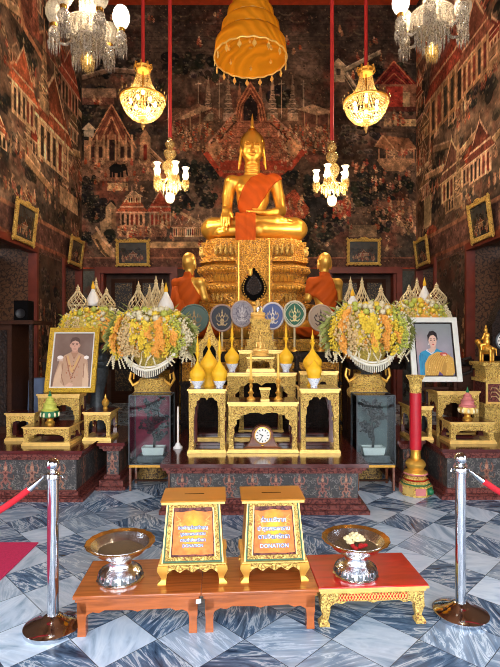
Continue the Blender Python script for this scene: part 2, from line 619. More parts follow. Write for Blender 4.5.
def marble_floor(name, tile=0.336, ang=PI / 4, off=(-0.737, 2.646)):
    """diamond-laid checkerboard of white and blue-grey marble; every slab has its own vein direction"""
    m, nt, b = nodes_of(name)
    L = nt.links.new
    tc = N(nt, 'ShaderNodeTexCoord')
    mp = N(nt, 'ShaderNodeMapping', vector_type='POINT')
    ca, sa = math.cos(-ang), math.sin(-ang)
    s = 1 / tile
    ox, oy = off[0] * s, off[1] * s
    mp.inputs['Scale'].default_value = (s, s, 1)
    mp.inputs['Rotation'].default_value = (0, 0, -ang)
    mp.inputs['Location'].default_value = (-(ca * ox - sa * oy) + .5, -(sa * ox + ca * oy) + .5, 0)
    L(tc.outputs['Object'], mp.inputs[0])
    fl = N(nt, 'ShaderNodeVectorMath', operation='FLOOR'); L(mp.outputs[0], fl.inputs[0])
    sep = N(nt, 'ShaderNodeSeparateXYZ'); L(fl.outputs[0], sep.inputs[0])
    su = N(nt, 'ShaderNodeMath', operation='ADD'); L(sep.outputs[0], su.inputs[0]); L(sep.outputs[1], su.inputs[1])
    md = N(nt, 'ShaderNodeMath', operation='FLOORED_MODULO'); L(su.outputs[0], md.inputs[0]); md.inputs[1].default_value = 2.0
    wn = N(nt, 'ShaderNodeTexWhiteNoise', noise_dimensions='2D'); L(fl.outputs[0], wn.inputs['Vector'])
    # per-slab turn and shift of the vein field
    mul = N(nt, 'ShaderNodeMath', operation='MULTIPLY_ADD'); L(wn.outputs['Value'], mul.inputs[0]); mul.inputs[1].default_value = 2.4; mul.inputs[2].default_value = -0.5
    rot = N(nt, 'ShaderNodeVectorRotate', rotation_type='Z_AXIS'); L(tc.outputs['Object'], rot.inputs['Vector']); L(mul.outputs[0], rot.inputs['Angle'])
    shift = N(nt, 'ShaderNodeVectorMath', operation='MULTIPLY_ADD'); L(wn.outputs['Color'], shift.inputs[0]); shift.inputs[1].default_value = (9, 9, 9); L(rot.outputs[0], shift.inputs[2])
    st = N(nt, 'ShaderNodeMapping'); st.inputs['Scale'].default_value = (1.3, 8.0, 1); L(shift.outputs[0], st.inputs[0])
    nz = N(nt, 'ShaderNodeTexNoise', i_Scale=2.3, i_Detail=7.0, i_Roughness=0.62, i_Distortion=1.1); L(st.outputs[0], nz.inputs['Vector'])
    dark = ramp(nt, [(0.32, srgb(32, 50, 72)), (0.44, srgb(74, 100, 128)), (0.51, srgb(100, 128, 156)), (0.55, srgb(208, 220, 228)), (0.585, srgb(112, 136, 158)), (0.72, srgb(48, 66, 88))], nz.outputs['Fac'])
    st2 = N(nt, 'ShaderNodeMapping'); st2.inputs['Scale'].default_value = (1.5, 5.0, 1); L(shift.outputs[0], st2.inputs[0])
    nz2 = N(nt, 'ShaderNodeTexNoise', i_Scale=1.6, i_Detail=6.0, i_Distortion=1.4); L(st2.outputs[0], nz2.inputs['Vector'])
    white = ramp(nt, [(0.30, srgb(138, 163, 186)), (0.43, srgb(188, 208, 226)), (0.55, srgb(210, 225, 238)), (0.75, srgb(170, 191, 211))], nz2.outputs['Fac'])
    # tone differs from slab to slab
    mr = N(nt, 'ShaderNodeMapRange'); L(wn.outputs['Color'], mr.inputs['Value'])
    mr.inputs['To Min'].default_value = 0.8; mr.inputs['To Max'].default_value = 1.16
    mx = N(nt, 'ShaderNodeMix', data_type='RGBA'); L(N(nt, 'ShaderNodeAttribute', attribute_name='slab').outputs['Fac'], mx.inputs[0]); L(white, mx.inputs[6]); L(dark, mx.inputs[7])
    tone = N(nt, 'ShaderNodeMix', data_type='RGBA', blend_type='MULTIPLY'); tone.inputs[0].default_value = 1.0
    L(mx.outputs[2], tone.inputs[6]); L(mr.outputs[0], tone.inputs[7])
    # joints
    fr = N(nt, 'ShaderNodeVectorMath', operation='FRACTION'); L(mp.outputs[0], fr.inputs[0])
    s2 = N(nt, 'ShaderNodeSeparateXYZ'); L(fr.outputs[0], s2.inputs[0])
    def edge(o):
        a = N(nt, 'ShaderNodeMath', operation='SUBTRACT'); L(o, a.inputs[0]); a.inputs[1].default_value = 0.5
        c = N(nt, 'ShaderNodeMath', operation='ABSOLUTE'); L(a.outputs[0], c.inputs[0]); return c.outputs[0]
    mxm = N(nt, 'ShaderNodeMath', operation='MAXIMUM'); L(edge(s2.outputs[0]), mxm.inputs[0]); L(edge(s2.outputs[1]), mxm.inputs[1])
    gt = N(nt, 'ShaderNodeMath', operation='GREATER_THAN'); L(mxm.outputs[0], gt.inputs[0]); gt.inputs[1].default_value = 0.4935
    jn = N(nt, 'ShaderNodeMix', data_type='RGBA'); L(gt.outputs[0], jn.inputs[0]); L(tone.outputs[2], jn.inputs[6]); jn.inputs[7].default_value = (*srgb(70, 76, 84), 1)
    L(jn.outputs[2], b.inputs['Base Color'])
    b.inputs['Roughness'].default_value = 0.22
    b.inputs['Specular IOR Level'].default_value = 0.45
    return m


M = dict(
    floor=marble_floor('polished marble slabs'),
    mural=painted('old mural paint', rough=.75, noise=.22, scale=22, spec=.15),
    print_=painted('printed picture', rough=.25, noise=.04, scale=20, spec=.5),
    inlay=painted('inlaid lacquer panel', rough=.4, noise=.25, scale=80, spec=.4),
    sign=painted('printed sign paper', rough=.45, noise=.05, scale=30),
    redpaint=solid('red painted timber', (112, 44, 28), .5, var=.25, scale=5),
    redbeam=solid('orange red ceiling beam', (196, 72, 36), .55, var=.2, scale=6),
    plaster=solid('brown plaster', (74, 52, 42), .8, var=.4, scale=6),
    jamb=carved('brown stencilled jamb', (112, 78, 56), (60, 40, 32), 14, .7, .1, .2),
    darkdoor=carved('black lacquer door with gold leaf', (120, 96, 60), (16, 14, 14), 22, .4, .2, .3, lo=.34, hi=.7),
    ceil=solid('red and gold painted ceiling', (126, 84, 60), .6),
    outer=solid('whitewashed wall', (150, 140, 128), .8),
    gold=solid('polished gold', (234, 176, 72), .32, .75, .05, 4, .03, 14),
    goldsoft=solid('soft gold leaf', (232, 178, 78), .38, .65, .14, 10, .12, 40),
    goldcarve=carved('gilt carving', (255, 214, 114), (146, 80, 24), 34, .36, .25, 1.0, .018, lo=.05, hi=.33),
    goldfine=carved('fine gilt carving', (255, 216, 118), (146, 80, 26), 40, .36, .22, 1.0, .016, lo=.05, hi=.33),
    goldthrone=carved('gilt throne carving', (236, 172, 68), (112, 58, 20), 30, .34, .5, .8, .02, lo=.05, hi=.42),
    goldedge=solid('pale gilt edge', (242, 200, 112), .35, .4, .12, 20, .1, 60),
    stonecarve=carved('weathered gilt stucco', (196, 158, 92), (84, 62, 44), 26, .5, .35, .8, .012),
    robe=cloth('saffron robe cloth', (182, 76, 14), .75, 3.0, .3, var=.07, axis='DIAGONAL'),
    canopy=cloth('golden canopy cloth', (240, 162, 30), .6, 2.5, .5, trans=.3, var=.1, axis='DIAGONAL'),
    yellow=solid('yellow wrapped cloth', (240, 182, 26), .6, 0, .1, 20, .15, 50),
    lacquer=wood('dark red lacquer', (78, 28, 22), .16, 2.5, (2, 10, 10), .6),
    redlac=wood('bright red lacquer', (188, 34, 20), .22, 2.0, (2, 8, 8), .5),
    maroon=carved('maroon carved lacquer', (122, 66, 58), (70, 32, 30), 24, .4, 0, .4),
    teak=wood('varnished teak', (168, 88, 38), .22, 2.2, (2, 22, 14), .5),
    darkwood=carved('dark carved wood', (46, 32, 25), (16, 11, 10), 28, .5, 0, .7),
    plainwood=wood('dark brown wood', (58, 34, 23), .6, coat=0),
    clockwood=wood('walnut clock case', (110, 56, 28), .25),
    black=solid('black', (12, 11, 11), .7, spec=.03),
    chrome=solid('polished steel', (205, 206, 210), .07, 1.0, .03),
    silver=solid('beaten silver', (232, 233, 236), .2, 1.0, .08, 20, .2, 70),
    silverdark=solid('tarnished silver', (74, 79, 82), .45, .35, .35, 30, .3, 60),
    velvet=solid('red velvet rope', (196, 22, 38), .8, 0, .12, 40, .2, 120),
    redwax=solid('crimson wax', (186, 20, 38), .35, 0, .08),
    carpet=solid('crimson carpet', (196, 34, 84), .95, 0, .14, 90, .3, 300),
    white=solid('white enamel', (228, 226, 220), .35, 0, .05),
    cream=solid('ivory wire', (216, 196, 150), .4, .25, .1),
    whiteframe=solid('white painted frame', (222, 220, 208), .45, 0, .06),
    porcelain=carved('blue and white porcelain', (236, 238, 240), (62, 80, 150), 40, .15, 0, .05, lo=.0, hi=.16),
    crystal=crystal('cut crystal', (240, 232, 218), trans=.14, clear=.4),
    crystalwarm=crystal('amber lit crystal', (255, 228, 160), trans=.16, clear=.42),
    bulb=glow('lit bulb', (255, 226, 160), 6.0),
    globe=glow('lit opal globe', (255, 242, 214), 1.6),
    opal=crystal('unlit clear globe', (214, 208, 196), trans=.35, clear=.25),
    lidgold=solid('satin gold lid', (190, 126, 38), .35, .5, .1, 6),
    tulip=glow('lit tulip shade', (255, 232, 176), 1.5),
    rod=solid('red wrapped rod', (186, 40, 38), .7, 0, .1),
    brass=solid('brass', (190, 140, 62), .25, .9),
    glass=clear_glass('case glass'),
    candle=solid('yellow candle wax', (236, 190, 80), .5, 0, .05),
    whitewax=solid('white candle wax', (226, 214, 200), .5, 0, .05),
    pinkstone=solid('pink painted plaster', (206, 120, 116), .6, 0, .1),
    greenpaint=solid('green paint', (32, 110, 66), .4, 0, .15),
    yellowflower=solid('yellow petals', (236, 204, 62), .7, 0, .18, 30),
    orangeflower=solid('orange petals', (242, 170, 70), .7, 0, .16, 30),
    creamflower=solid('cream petals', (226, 214, 176), .7, 0, .14, 30),
    pinkflower=solid('dusty pink petals', (222, 190, 132), .7, 0, .14, 30),
    limeflower=solid('lime petals', (190, 194, 84), .7, 0, .16, 30),
    moss=solid('packed small cream and yellow blossoms', (204, 180, 84), .8, 0, .4, 50, .8, 60),
    leafgreen=solid('green leaves', (150, 156, 80), .6, 0, .3, 20),
    pearls=solid('white jasmine beads', (232, 226, 206), .5, 0, .06),
    coins=carved('brown incense ash and petals', (150, 116, 72), (60, 46, 30), 90, .7, .1, .8),
    redpetal=solid('red petals', (190, 24, 30), .6),
    creampetal=solid('ivory petals', (240, 226, 176), .6),
    bluecloth=solid('grey blue cloth', (92, 106, 132), .8, 0, .2, 6, .3, 20),
    darkgreen=solid('dark green paint', (40, 86, 50), .5),
    letter=solid('dark blue lettering edge', (30, 56, 116), .5, 0, .0),
    letterblue=solid('white printed lettering', (214, 226, 242), .5, 0, .0),
    ink=solid('black ink', (18, 18, 20), .5, 0, 0),
)
# ---------------------------------------------------------------- the hall
WX, BY, ZC, ZD = 4.14, 12.0, 10.35, 3.36      # half width, back wall, ceiling height, door head

def structure(name, mb, mat, parent=None, **k):
    o = mb.build(name, mat, parent, **k)
    if parent is None: o['kind'] = 'structure'
    return o

def slab_floor(tile=.336, ang=PI / 4, off=(-.737, 2.646)):
    """one mesh of diamond-laid slabs; 'slab' says how white (0) or how dark (1) each slab is"""
    ca, sa = math.cos(ang), math.sin(ang)
    rnd = random.Random(12)
    V, Q, S = [], [], []
    n = 30
    idx = {}
    def vert(i, j):
        if (i, j) not in idx:
            u, v = (i - .5) * tile, (j - .5) * tile
            idx[(i, j)] = len(V); V.append((off[0] + ca * u - sa * v, off[1] + sa * u + ca * v, 0))
        return idx[(i, j)]
    for i in range(-n, n + 8):
        for j in range(-n, n + 8):
            x, y = off[0] + tile * (ca * i - sa * j), off[1] + tile * (sa * i + ca * j)
            if abs(x) > 5.6 or y < -4.5 or y > 12.9: continue
            dark = (i + j) % 2
            s = 1.0 if dark else 0.0
            if not dark:
                if x > .9 and y > 3.0: s = rnd.choice([0, 0, .1])
                elif (i, j) == (0, 0): s = 0
                elif x < -.85: s = rnd.choice([.3, .55, .8, .9, .15])
                elif y > 3.1: s = rnd.choice([.6, .8, .4, 1.0])
                else: s = rnd.choice([.1, .5, .75, .9, .3])
            elif math.hypot(x + 1.39, y - 2.88) < .2: s = .05
            elif rnd.random() < .12: s = .6
            Q.append((vert(i, j), vert(i + 1, j), vert(i + 1, j + 1), vert(i, j + 1))); S.append(s)
    m = MB(); m.v = V; m.f = Q
    k = len(Q)
    m.box(-6, 6, -5, 13, -.2, -.004)
    me = bpy.data.meshes.new('floor'); me.from_pydata(m.v, [], m.f)
    at = me.attributes.new('slab', 'FLOAT', 'FACE')
    at.data.foreach_set('value', np.array(S + [1.0] * (len(m.f) - k), dtype=np.float32))
    o = link_mesh('floor', me, M['floor'], smooth=False)
    o['kind'] = 'structure'
slab_floor()
structure('ceiling', MB().box(-5.1, 5.1, -3, 13, ZC, ZC + .3), M['ceil'])
beam = MB().box(-WX, WX, 11.45, 11.999, 9.86, ZC)
beam.box(-WX, WX, 11.40, 11.46, 9.84, 9.93)
structure('trim_ceiling_beam', beam, M['redbeam'])

# ---- mural painting helpers -------------------------------------------------
BEIGE = [(158, 118, 82), (142, 104, 74), (170, 132, 96), (128, 92, 68)]
REDS = [(150, 58, 36), (128, 48, 34), (162, 74, 44), (118, 54, 40)]
DARKS = [(34, 30, 26), (42, 38, 32), (30, 28, 28), (48, 42, 34)]
SKIN = [(164, 124, 90), (146, 104, 76), (140, 70, 48), (176, 138, 102), (84, 60, 46), (120, 86, 62)]

def jit(c, k=12):
    d = random.uniform(-k, k)
    return tuple(max(0, min(255, q + d + random.uniform(-4, 4))) for q in c)

def tree(cv, x, y, r):
    for _ in range(9):
        cv.ell(x + random.uniform(-r, r) * .8, y + random.uniform(-r, r) * .7, r * random.uniform(.3, .55), r * random.uniform(.25, .5), jit(random.choice(DARKS), 6), .9)
    for _ in range(int(16)):
        cv.ell(x + random.uniform(-r, r), y + random.uniform(-r, r) * .8, r * .13, r * .09, jit((92, 78, 60), 20), .7, n=6)

def rocks(cv, x, y, r):
    for _ in range(6):
        cx, cy = x + random.uniform(-r, r), y + random.uniform(-r, r) * .7
        cv.ell(cx, cy, r * .4, r * .3, jit((96, 78, 66), 16), .8, n=8)
        cv.ell(cx + r * .06, cy + r * .1, r * .3, r * .2, jit((52, 42, 38), 8), .8, n=8)

def crowd(cv, x0, y0, x1, y1, n, s):
    for _ in range(n):
        x, y = random.uniform(x0, x1), random.uniform(y0, y1)
        c = jit(random.choice(SKIN), 18)
        cv.ell(x, y, s * .32, s * .55, jit(random.choice(SKIN + SKIN + REDS), 14), .9, n=7)
        cv.ell(x, y - s * .68, s * .2, s * .22, c, 1, n=6)
        cv.line([(x - s * .3, y - s * .2), (x + s * .45, y + s * .1)], s * .13, c)

def house(cv, x, yb, w, h, roof=None, body=None, levels=2):
    body = jit(body or random.choice(BEIGE)); roof = jit(roof or random.choice(REDS + [(116, 84, 62)]))
    lite = tuple(min(255, q + 34) for q in body); dk = (52, 36, 30)
    cv.rect(x - w * .42, yb - h * .45, x + w * .42, yb, body, tex=.1)
    for i in range(6):
        cx = x - w * .38 + i * w * .76 / 5
        cv.line([(cx, yb - h * .45), (cx, yb)], w * .025, lite)
        if i < 5: cv.rect(cx + w * .04, yb - h * .36, cx + w * .115, yb - h * .05, jit(random.choice([dk, (110, 44, 32)]), 6))
    for l in range(levels):
        ww = w * (.56 - .16 * l); z0 = yb - h * (.42 + .17 * l); z1 = z0 - h * .2
        cv.poly([(x - ww, z0), (x - ww * .62, z1), (x + ww * .62, z1), (x + ww, z0)], tuple(q * (1 - .08 * l) for q in roof), tex=.15)
        cv.line([(x - ww, z0), (x + ww, z0)], h * .03, lite)
        for i in range(7):
            a = -1 + i / 3
            cv.line([(x + ww * a, z0), (x + ww * .62 * a, z1)], w * .012, tuple(q * .75 for q in roof))
    t = yb - h * (.42 + .17 * (levels - 1)) - h * .18
    cv.poly([(x - w * .26, t + h * .06), (x, t - h * .28), (x + w * .26, t + h * .06)], tuple(q * .85 for q in roof))
    cv.line([(x - w * .28, t + h * .07), (x, t - h * .3), (x + w * .28, t + h * .07)], w * .03, lite)
    cv.line([(x, t - h * .3), (x, t - h * .42)], w * .02, lite)

def spire(cv, x, yb, w, h, c=(150, 124, 96)):
    cv.rect(x - w * .5, yb - h * .16, x + w * .5, yb, jit(c), tex=.1)
    n = 5
    for i in range(n):
        z0 = yb - h * (.16 + .5 * i / n); ww = w * (.42 - .06 * i)
        cv.rect(x - ww, z0 - h * .085, x + ww, z0, tuple(q * (.62 + .06 * i) for q in c))
        cv.line([(x - ww, z0), (x + ww, z0 - h * .09)], w * .07, c); cv.line([(x + ww, z0), (x - ww, z0 - h * .09)], w * .07, c)
        cv.line([(x - ww * 1.2, z0), (x + ww * 1.2, z0)], w * .07, tuple(min(255, q + 24) for q in c))
    cv.poly([(x - w * .2, yb - h * .66), (x, yb - h), (x + w * .2, yb - h * .66)], c)

def fence(cv, pts, wd, c):
    cv.line(pts, wd, c)
    cv.line([(a, b - wd * .5) for a, b in pts], wd * .22, tuple(min(255, q + 36) for q in c))
    cv.line([(a, b + wd * .5) for a, b in pts], wd * .2, tuple(q * .5 for q in c))

def ground(cv, cell, base=(88, 67, 54), amp=46):
    n = fbm(cv.h, cv.w, cell, 5); n2 = fbm(cv.h, cv.w, cell * .6, 4); n3 = fbm(cv.h, cv.w, cell * 1.3, 3)
    a = cv.a; a[:] = base
    a += (n[..., None] - .5) * amp * 2.2 * np.array([1, .86, .74])
    redm = np.clip((n2 - .56) * 6, 0, 1)[..., None]
    a[:] = a * (1 - redm * .55) + np.array([112, 56, 42]) * redm * .55
    dk = np.clip((n3 - .54) * 7, 0, 1)[..., None]
    a[:] = a * (1 - dk * .5) + np.array([30, 28, 26]) * dk * .6

# ---- back wall ---------------------------------------------------------------
ZB0, ZB1 = ZD - .02, 9.9
PPM = 58
def back_T(x, y):
    return ((px(x, BY) + WX) * PPM, (ZB1 - pz(y, BY)) * PPM)
cv = Canvas(2 * WX * PPM, (ZB1 - ZB0) * PPM, T=back_T)
ground(cv, 46)
random.seed(21)
# dark night sky with swirling clouds and flying figures
for y in range(4, 76, 4):
    cv.rect(80, y, 420, y + 4.5, (42, 34, 31), .45 * (1 - max(0, y - 40) / 40))
for _ in range(60):
    x, y = random.uniform(84, 415), random.uniform(10, 78)
    pts = [(x + 5.5 * t * math.cos(t * 1.4), y + 3 * t * math.sin(t * 1.4)) for t in np.linspace(.5, 2.2, 8)]
    cv.line(pts, 1.6, jit((92, 74, 60), 18), .65)
for _ in range(22):
    crowd(cv, *(lambda x, y: (x, y, x + 9, y + 6))(random.uniform(86, 405), random.uniform(12, 80)), 3, 4.5)
for _ in range(24): tree(cv, random.uniform(84, 415), random.uniform(60, 150), random.uniform(7, 14))
for _ in range(20): rocks(cv, random.uniform(84, 415), random.uniform(60, 255), random.uniform(6, 12))
# left side
cv.rect(80, 88, 116, 97, (140, 108, 84), .8, tex=.2); cv.rect(82, 97, 114, 104, (112, 70, 56), .8, tex=.2)
crowd(cv, 92, 98, 108, 103, 5, 5)
fence(cv, [(82, 78), (110, 70), (135, 72)], 5, (110, 84, 66))
cv.poly([(88, 150), (111.5, 104), (135, 150)], (116, 66, 48), tex=.15)
cv.rect(84, 140, 134, 160, (136, 98, 72), tex=.15)
for k in (0, 1, 2, 3):
    w = 25 - 6 * k; t = 104 + 6 * k
    cv.line([(111.5 - w, 148 - k), (111.5, t), (111.5 + w, 148 - k)], 1.3, (178, 126, 88) if k % 2 == 0 else (92, 50, 38))
for x in (90, 97, 104, 108, 115, 119, 126, 132): cv.rect(x - .9, 134, x + .9, 160, (170, 128, 92))
for x in (93, 100.5, 122, 129): cv.rect(x - 1.6, 146, x + 1.6, 157, (58, 38, 32))
cv.rect(109, 138, 114.5, 160, (52, 34, 30)); cv.poly([(107, 139), (111.7, 128), (116, 139)], (156, 100, 70))
cv.rect(84, 128, 94, 136, (150, 130, 108)); cv.poly([(82, 129), (89, 122), (96, 129)], (186, 160, 130))
cv.rect(80, 160, 170, 180, (124, 88, 66), .8, tex=.18); crowd(cv, 84, 160, 166, 178, 34, 5)
cv.ell(116, 168, 7, 5, (22, 20, 20)); cv.ell(123, 167, 3.6, 3.6, (24, 22, 22)); cv.line([(126, 167), (127.5, 176)], 1.8, (24, 22, 22))
for x in (111, 114, 119, 122): cv.rect(x - 1.1, 170, x + 1.1, 177, (20, 18, 18))
cv.rect(140, 138, 150, 162, (146, 108, 78), tex=.12); cv.rect(143, 144, 147, 160, (116, 44, 32)); cv.poly([(139, 138), (145, 128), (151, 138)], (166, 124, 90))
fence(cv, [(150, 150), (168, 168)], 5, (158, 116, 84))
for _ in range(12): tree(cv, random.uniform(82, 106), random.uniform(178, 240), random.uniform(5, 10))
cv.rect(107, 182, 128, 190, (152, 118, 84), tex=.15); crowd(cv, 108, 182, 128, 190, 8, 4)
fence(cv, [(96, 232), (104, 246), (121, 262)], 12, (156, 116, 80))
cv.poly([(106, 228), (106, 206), (111, 201), (116, 206), (116, 228)], (160, 126, 92), tex=.1); cv.rect(111, 208, 116, 228, (118, 86, 62))
cv.poly([(100, 222), (107, 216), (107, 228), (101, 234)], (150, 118, 86))
house(cv, 132, 226, 30, 34, (146, 74, 48), (160, 118, 84)); house(cv, 134, 202, 16, 14, (150, 116, 84), (168, 132, 98), 1)
cv.rect(118, 226, 166, 236, (126, 84, 64), .9, tex=.2); crowd(cv, 118, 226, 150, 236, 22, 5)
house(cv, 160, 226, 26, 34, (146, 68, 46), (120, 84, 62)); crowd(cv, 152, 218, 170, 226, 8, 5)
cv.rect(146, 241, 200, 247, (160, 124, 88)); cv.rect(120, 247, 200, 262, (96, 60, 46), .9, tex=.15)
for x in (178, 190, 198): house(cv, x, 236, 13, 22, (124, 92, 68), (150, 116, 84), 1)
cv.line([(180, 212), (200, 222), (212, 216)], 3, (146, 116, 86))
for _ in range(9): tree(cv, random.uniform(176, 214), random.uniform(160, 205), random.uniform(8, 13))
# the palace around the throne
cv.rect(168, 108, 332, 150, (112, 78, 58), .75, tex=.15)
for x in (208, 228, 272, 292): spire(cv, x, 120, 10, 46, (134, 106, 84))
for x in (198, 219, 281, 303): cv.line([(x, 80), (x, 118)], 1.2, (150, 126, 102)); cv.line([(x - 3, 84), (x + 3, 83)], 1.2, (160, 136, 110))
for x in (239, 260): spire(cv, x, 118, 9, 36, (126, 82, 60))
cv.poly([(234, 128), (236, 104), (250, 80), (264, 104), (266, 128)], (112, 60, 44), tex=.15)
for k in range(3): cv.line([(234 + 3 * k, 122), (238 + 2 * k, 102 + 3 * k), (250, 82 + 6 * k), (262 - 2 * k, 102 + 3 * k), (266 - 3 * k, 122)], 1.3, (168, 106, 72))
cv.poly([(243, 128), (243, 104), (250, 94), (257, 104), (257, 128)], (44, 32, 30))
cv.poly([(164, 120), (198, 104), (214, 108), (184, 119)], (158, 122, 92)); cv.poly([(176, 119), (184, 119), (214, 107), (200, 121), (178, 130)], (96, 60, 46))
cv.poly([(166, 120), (198, 103), (200, 106), (172, 121)], (110, 76, 58))
cv.poly([(334, 112), (312, 104), (296, 109), (316, 115)], (160, 124, 94)); cv.poly([(300, 110), (316, 115), (330, 113), (330, 128), (302, 126)], (98, 62, 48))
for x in (180, 190, 200, 304, 316, 328): cv.line([(x, 112), (x, 134)], 1.2, (150, 112, 80))
crowd(cv, 170, 124, 216, 152, 90, 4.6); crowd(cv, 288, 126, 332, 154, 90, 4.6)
cv.poly([(207, 152), (236, 120), (268, 120), (302, 150), (284, 174), (222, 174)], (128, 78, 56), tex=.2)
for a, b in (((208, 148), (236, 116)), ((270, 118), (300, 146))):
    fence(cv, [a, b], 9, (136, 86, 62))
    for t in np.linspace(.05, .95, 13): crowd(cv, a[0] + (b[0] - a[0]) * t - .4, a[1] + (b[1] - a[1]) * t - 2, a[0] + (b[0] - a[0]) * t + .4, a[1] + (b[1] - a[1]) * t + 2, 1, 5)
cv.poly([(206, 148), (216, 140), (224, 150), (214, 160)], (160, 112, 80)); cv.poly([(302, 146), (290, 136), (282, 148), (294, 158)], (166, 118, 82))
cv.line([(205, 152), (222, 175), (284, 175), (303, 150)], 5, (142, 58, 40)); cv.rect(220, 160, 286, 170, (144, 58, 40))
for y in range(122, 160, 5): cv.line([(226, y), (280, y)], .8, (104, 58, 44))
crowd(cv, 214, 130, 236, 168, 26, 4.5); crowd(cv, 268, 130, 292, 168, 26, 4.5)
# right side
for _ in range(16): tree(cv, random.uniform(284, 335), random.uniform(176, 250), random.uniform(7, 13))
cv.poly([(280, 216), (284, 196), (294, 188), (309, 208), (304, 218)], (140, 66, 44), tex=.25); crowd(cv, 284, 198, 302, 216, 20, 5)
cv.ell(318, 205, 9, 9, (44, 38, 36)); cv.ell(312, 214, 4, 8, (54, 48, 44)); rocks(cv, 340, 226, 9)
cv.rect(332, 200, 350, 216, (150, 52, 40), .8, tex=.3); crowd(cv, 330, 196, 352, 216, 20, 5)
cv.rect(332, 66, 344, 82, (134, 112, 88), tex=.1); cv.poly([(330, 66), (338, 58), (346, 66)], (150, 128, 100)); cv.rect(336, 69, 340, 75, (60, 48, 40))
fence(cv, [(344, 72), (358, 94)], 6, (134, 112, 88)); fence(cv, [(344, 70), (380, 52)], 4.5, (152, 128, 100))
cv.poly([(372, 84), (393, 60), (416, 84)], (112, 40, 34), tex=.15)
for k in range(4): cv.line([(374 + 4 * k, 84), (393, 61 + 6 * k), (413 - 4 * k, 84)], 1.1, (156, 92, 62) if k % 2 == 0 else (80, 30, 28))
cv.rect(378, 84, 416, 108, (128, 84, 62), tex=.12); cv.rect(385, 86, 402, 107, (148, 52, 40)); cv.rect(402, 92, 409, 106, (158, 126, 92)); cv.rect(376, 106, 418, 111, (88, 46, 38))
cv.rect(400, 119, 416, 126, (166, 132, 92)); cv.rect(374, 128, 416, 132, (70, 52, 42)); crowd(cv, 384, 112, 404, 124, 12, 6)
cv.poly([(374, 146), (382, 135), (408, 138), (416, 148), (396, 152)], (140, 92, 64)); cv.line([(374, 146), (382, 135), (396, 151), (416, 148)], 1.5, (176, 132, 96))
for x in (378, 386, 394, 404, 413): cv.rect(x - .8, 148, x + .8, 162, (160, 112, 80))
crowd(cv, 386, 150, 414, 160, 16, 5)
for _ in range(7): rocks(cv, random.uniform(338, 366), random.uniform(126, 158), 8)
cv.poly([(376, 160), (384, 170), (402, 171), (412, 162), (412, 158), (378, 158)], (152, 112, 82), tex=.12); crowd(cv, 352, 162, 380, 172, 12, 5)
for _ in range(10): tree(cv, random.uniform(352, 412), random.uniform(176, 200), random.uniform(5, 10))
crowd(cv, 374, 172, 412, 190, 14, 5)
cv.rect(372, 200, 416, 232, (134, 92, 72), .55, tex=.2)
for cx, cy in ((389, 217), (408, 223)):
    cv.ell(cx, cy, 4.6, 5.6, (188, 144, 100)); cv.ell(cx, cy, 3.4, 4.3, (92, 58, 46))
    for k in range(4): cv.line([(cx - 3.4 * math.cos(k * PI / 4), cy - 4.2 * math.sin(k * PI / 4)), (cx + 3.4 * math.cos(k * PI / 4), cy + 4.2 * math.sin(k * PI / 4))], .7, (180, 136, 94))
crowd(cv, 372, 198, 416, 232, 60, 5.5); tree(cv, 378, 216, 8); tree(cv, 384, 226, 7)
cv.rect(348, 224, 376, 236, (120, 96, 72), .8, tex=.15)
for _ in range(60):
    x, y = random.uniform(84, 415), random.uniform(176, 262)
    if 200 < x < 306: continue
    crowd(cv, x, y, x + 7, y + 5, 2, 4.2)
cv.rect(78, 256, 420, 275, (84, 54, 44), .85, tex=.12)
cv.line([(78, 257), (420, 257)], 1.2, (124, 80, 60)); cv.line([(78, 268), (420, 268)], 2.2, (134, 54, 34))
def weather(c, fade=.12):
    g = c.a.mean(-1, keepdims=True)
    c.a[:] = c.a * (1 - fade) + (g * .5 + 36) * fade * np.array([1.12, .98, .86])
    c.a *= (1 + .75 * (fbm(c.h, c.w, 5, 3) - .5))[..., None] * (1 + .5 * (fbm(c.h, c.w, 22, 3) - .5))[..., None]
    rnd = random.Random(c.w)
    T0, c.T = c.T, (lambda x, y: (x, y))
    for _ in range(int(c.w * c.h / 55)):
        x, y = rnd.uniform(0, c.w), rnd.uniform(0, c.h)
        v = rnd.choice([(150, 116, 84), (128, 100, 74), (34, 28, 25), (30, 26, 24), (110, 66, 50), (98, 88, 70)])
        a = rnd.uniform(0, 3.14); L = rnd.uniform(.8, 2.4)
        c.line([(x, y), (x + L * math.cos(a), y + L * math.sin(a))], rnd.uniform(.9, 1.8), v, .6)
    c.T = T0
    mu = c.a.mean((0, 1)); c.a[:] = (c.a - mu) * 1.2 + mu
    c.a[:] = np.clip(c.a * (1.12 + fade * .45), 0, 255)
weather(cv)

wb = MB()
wb.box(-5.1, 5.1, BY, BY + .3, ZD, ZC)                      # above the doors
L0, L1, R0, R1 = px(101, BY), px(172, BY), px(330, BY), px(396, BY)
wb.box(-5.1, L0, BY, BY + .3, 0, ZD).box(L1, R0, BY, BY + .3, 0, ZD).box(R1, 5.1, BY, BY + .3, 0, ZD)
wb.box(L0 - .05, R1 + .05, BY + .3, BY + .36, 0, ZD)
wall_back = structure('wall_back', wb, M['plaster'])
painted_sheet('mural', cv, lambda u, v: (-WX + u * 2 * WX, BY - .004 + 0 * u, ZB1 - v * (ZB1 - ZB0)), M['mural'], wall_back)
# narrow painted panels beside the back doors
for x0, x1 in ((83, 99), (399, 415)):
    cp = Canvas(40, 190, (70, 74, 72)); ground(cp, 26, (78, 80, 76), 40)
    for _ in range(10): tree(cp, random.uniform(0, 40), random.uniform(60, 180), 8)
    painted_sheet('painted_panel', cp, lambda u, v: (px(x0, BY) + u * (px(x1, BY) - px(x0, BY)), BY - .003 + 0 * u, 3.28 - v * 3.2), M['mural'], wall_back)

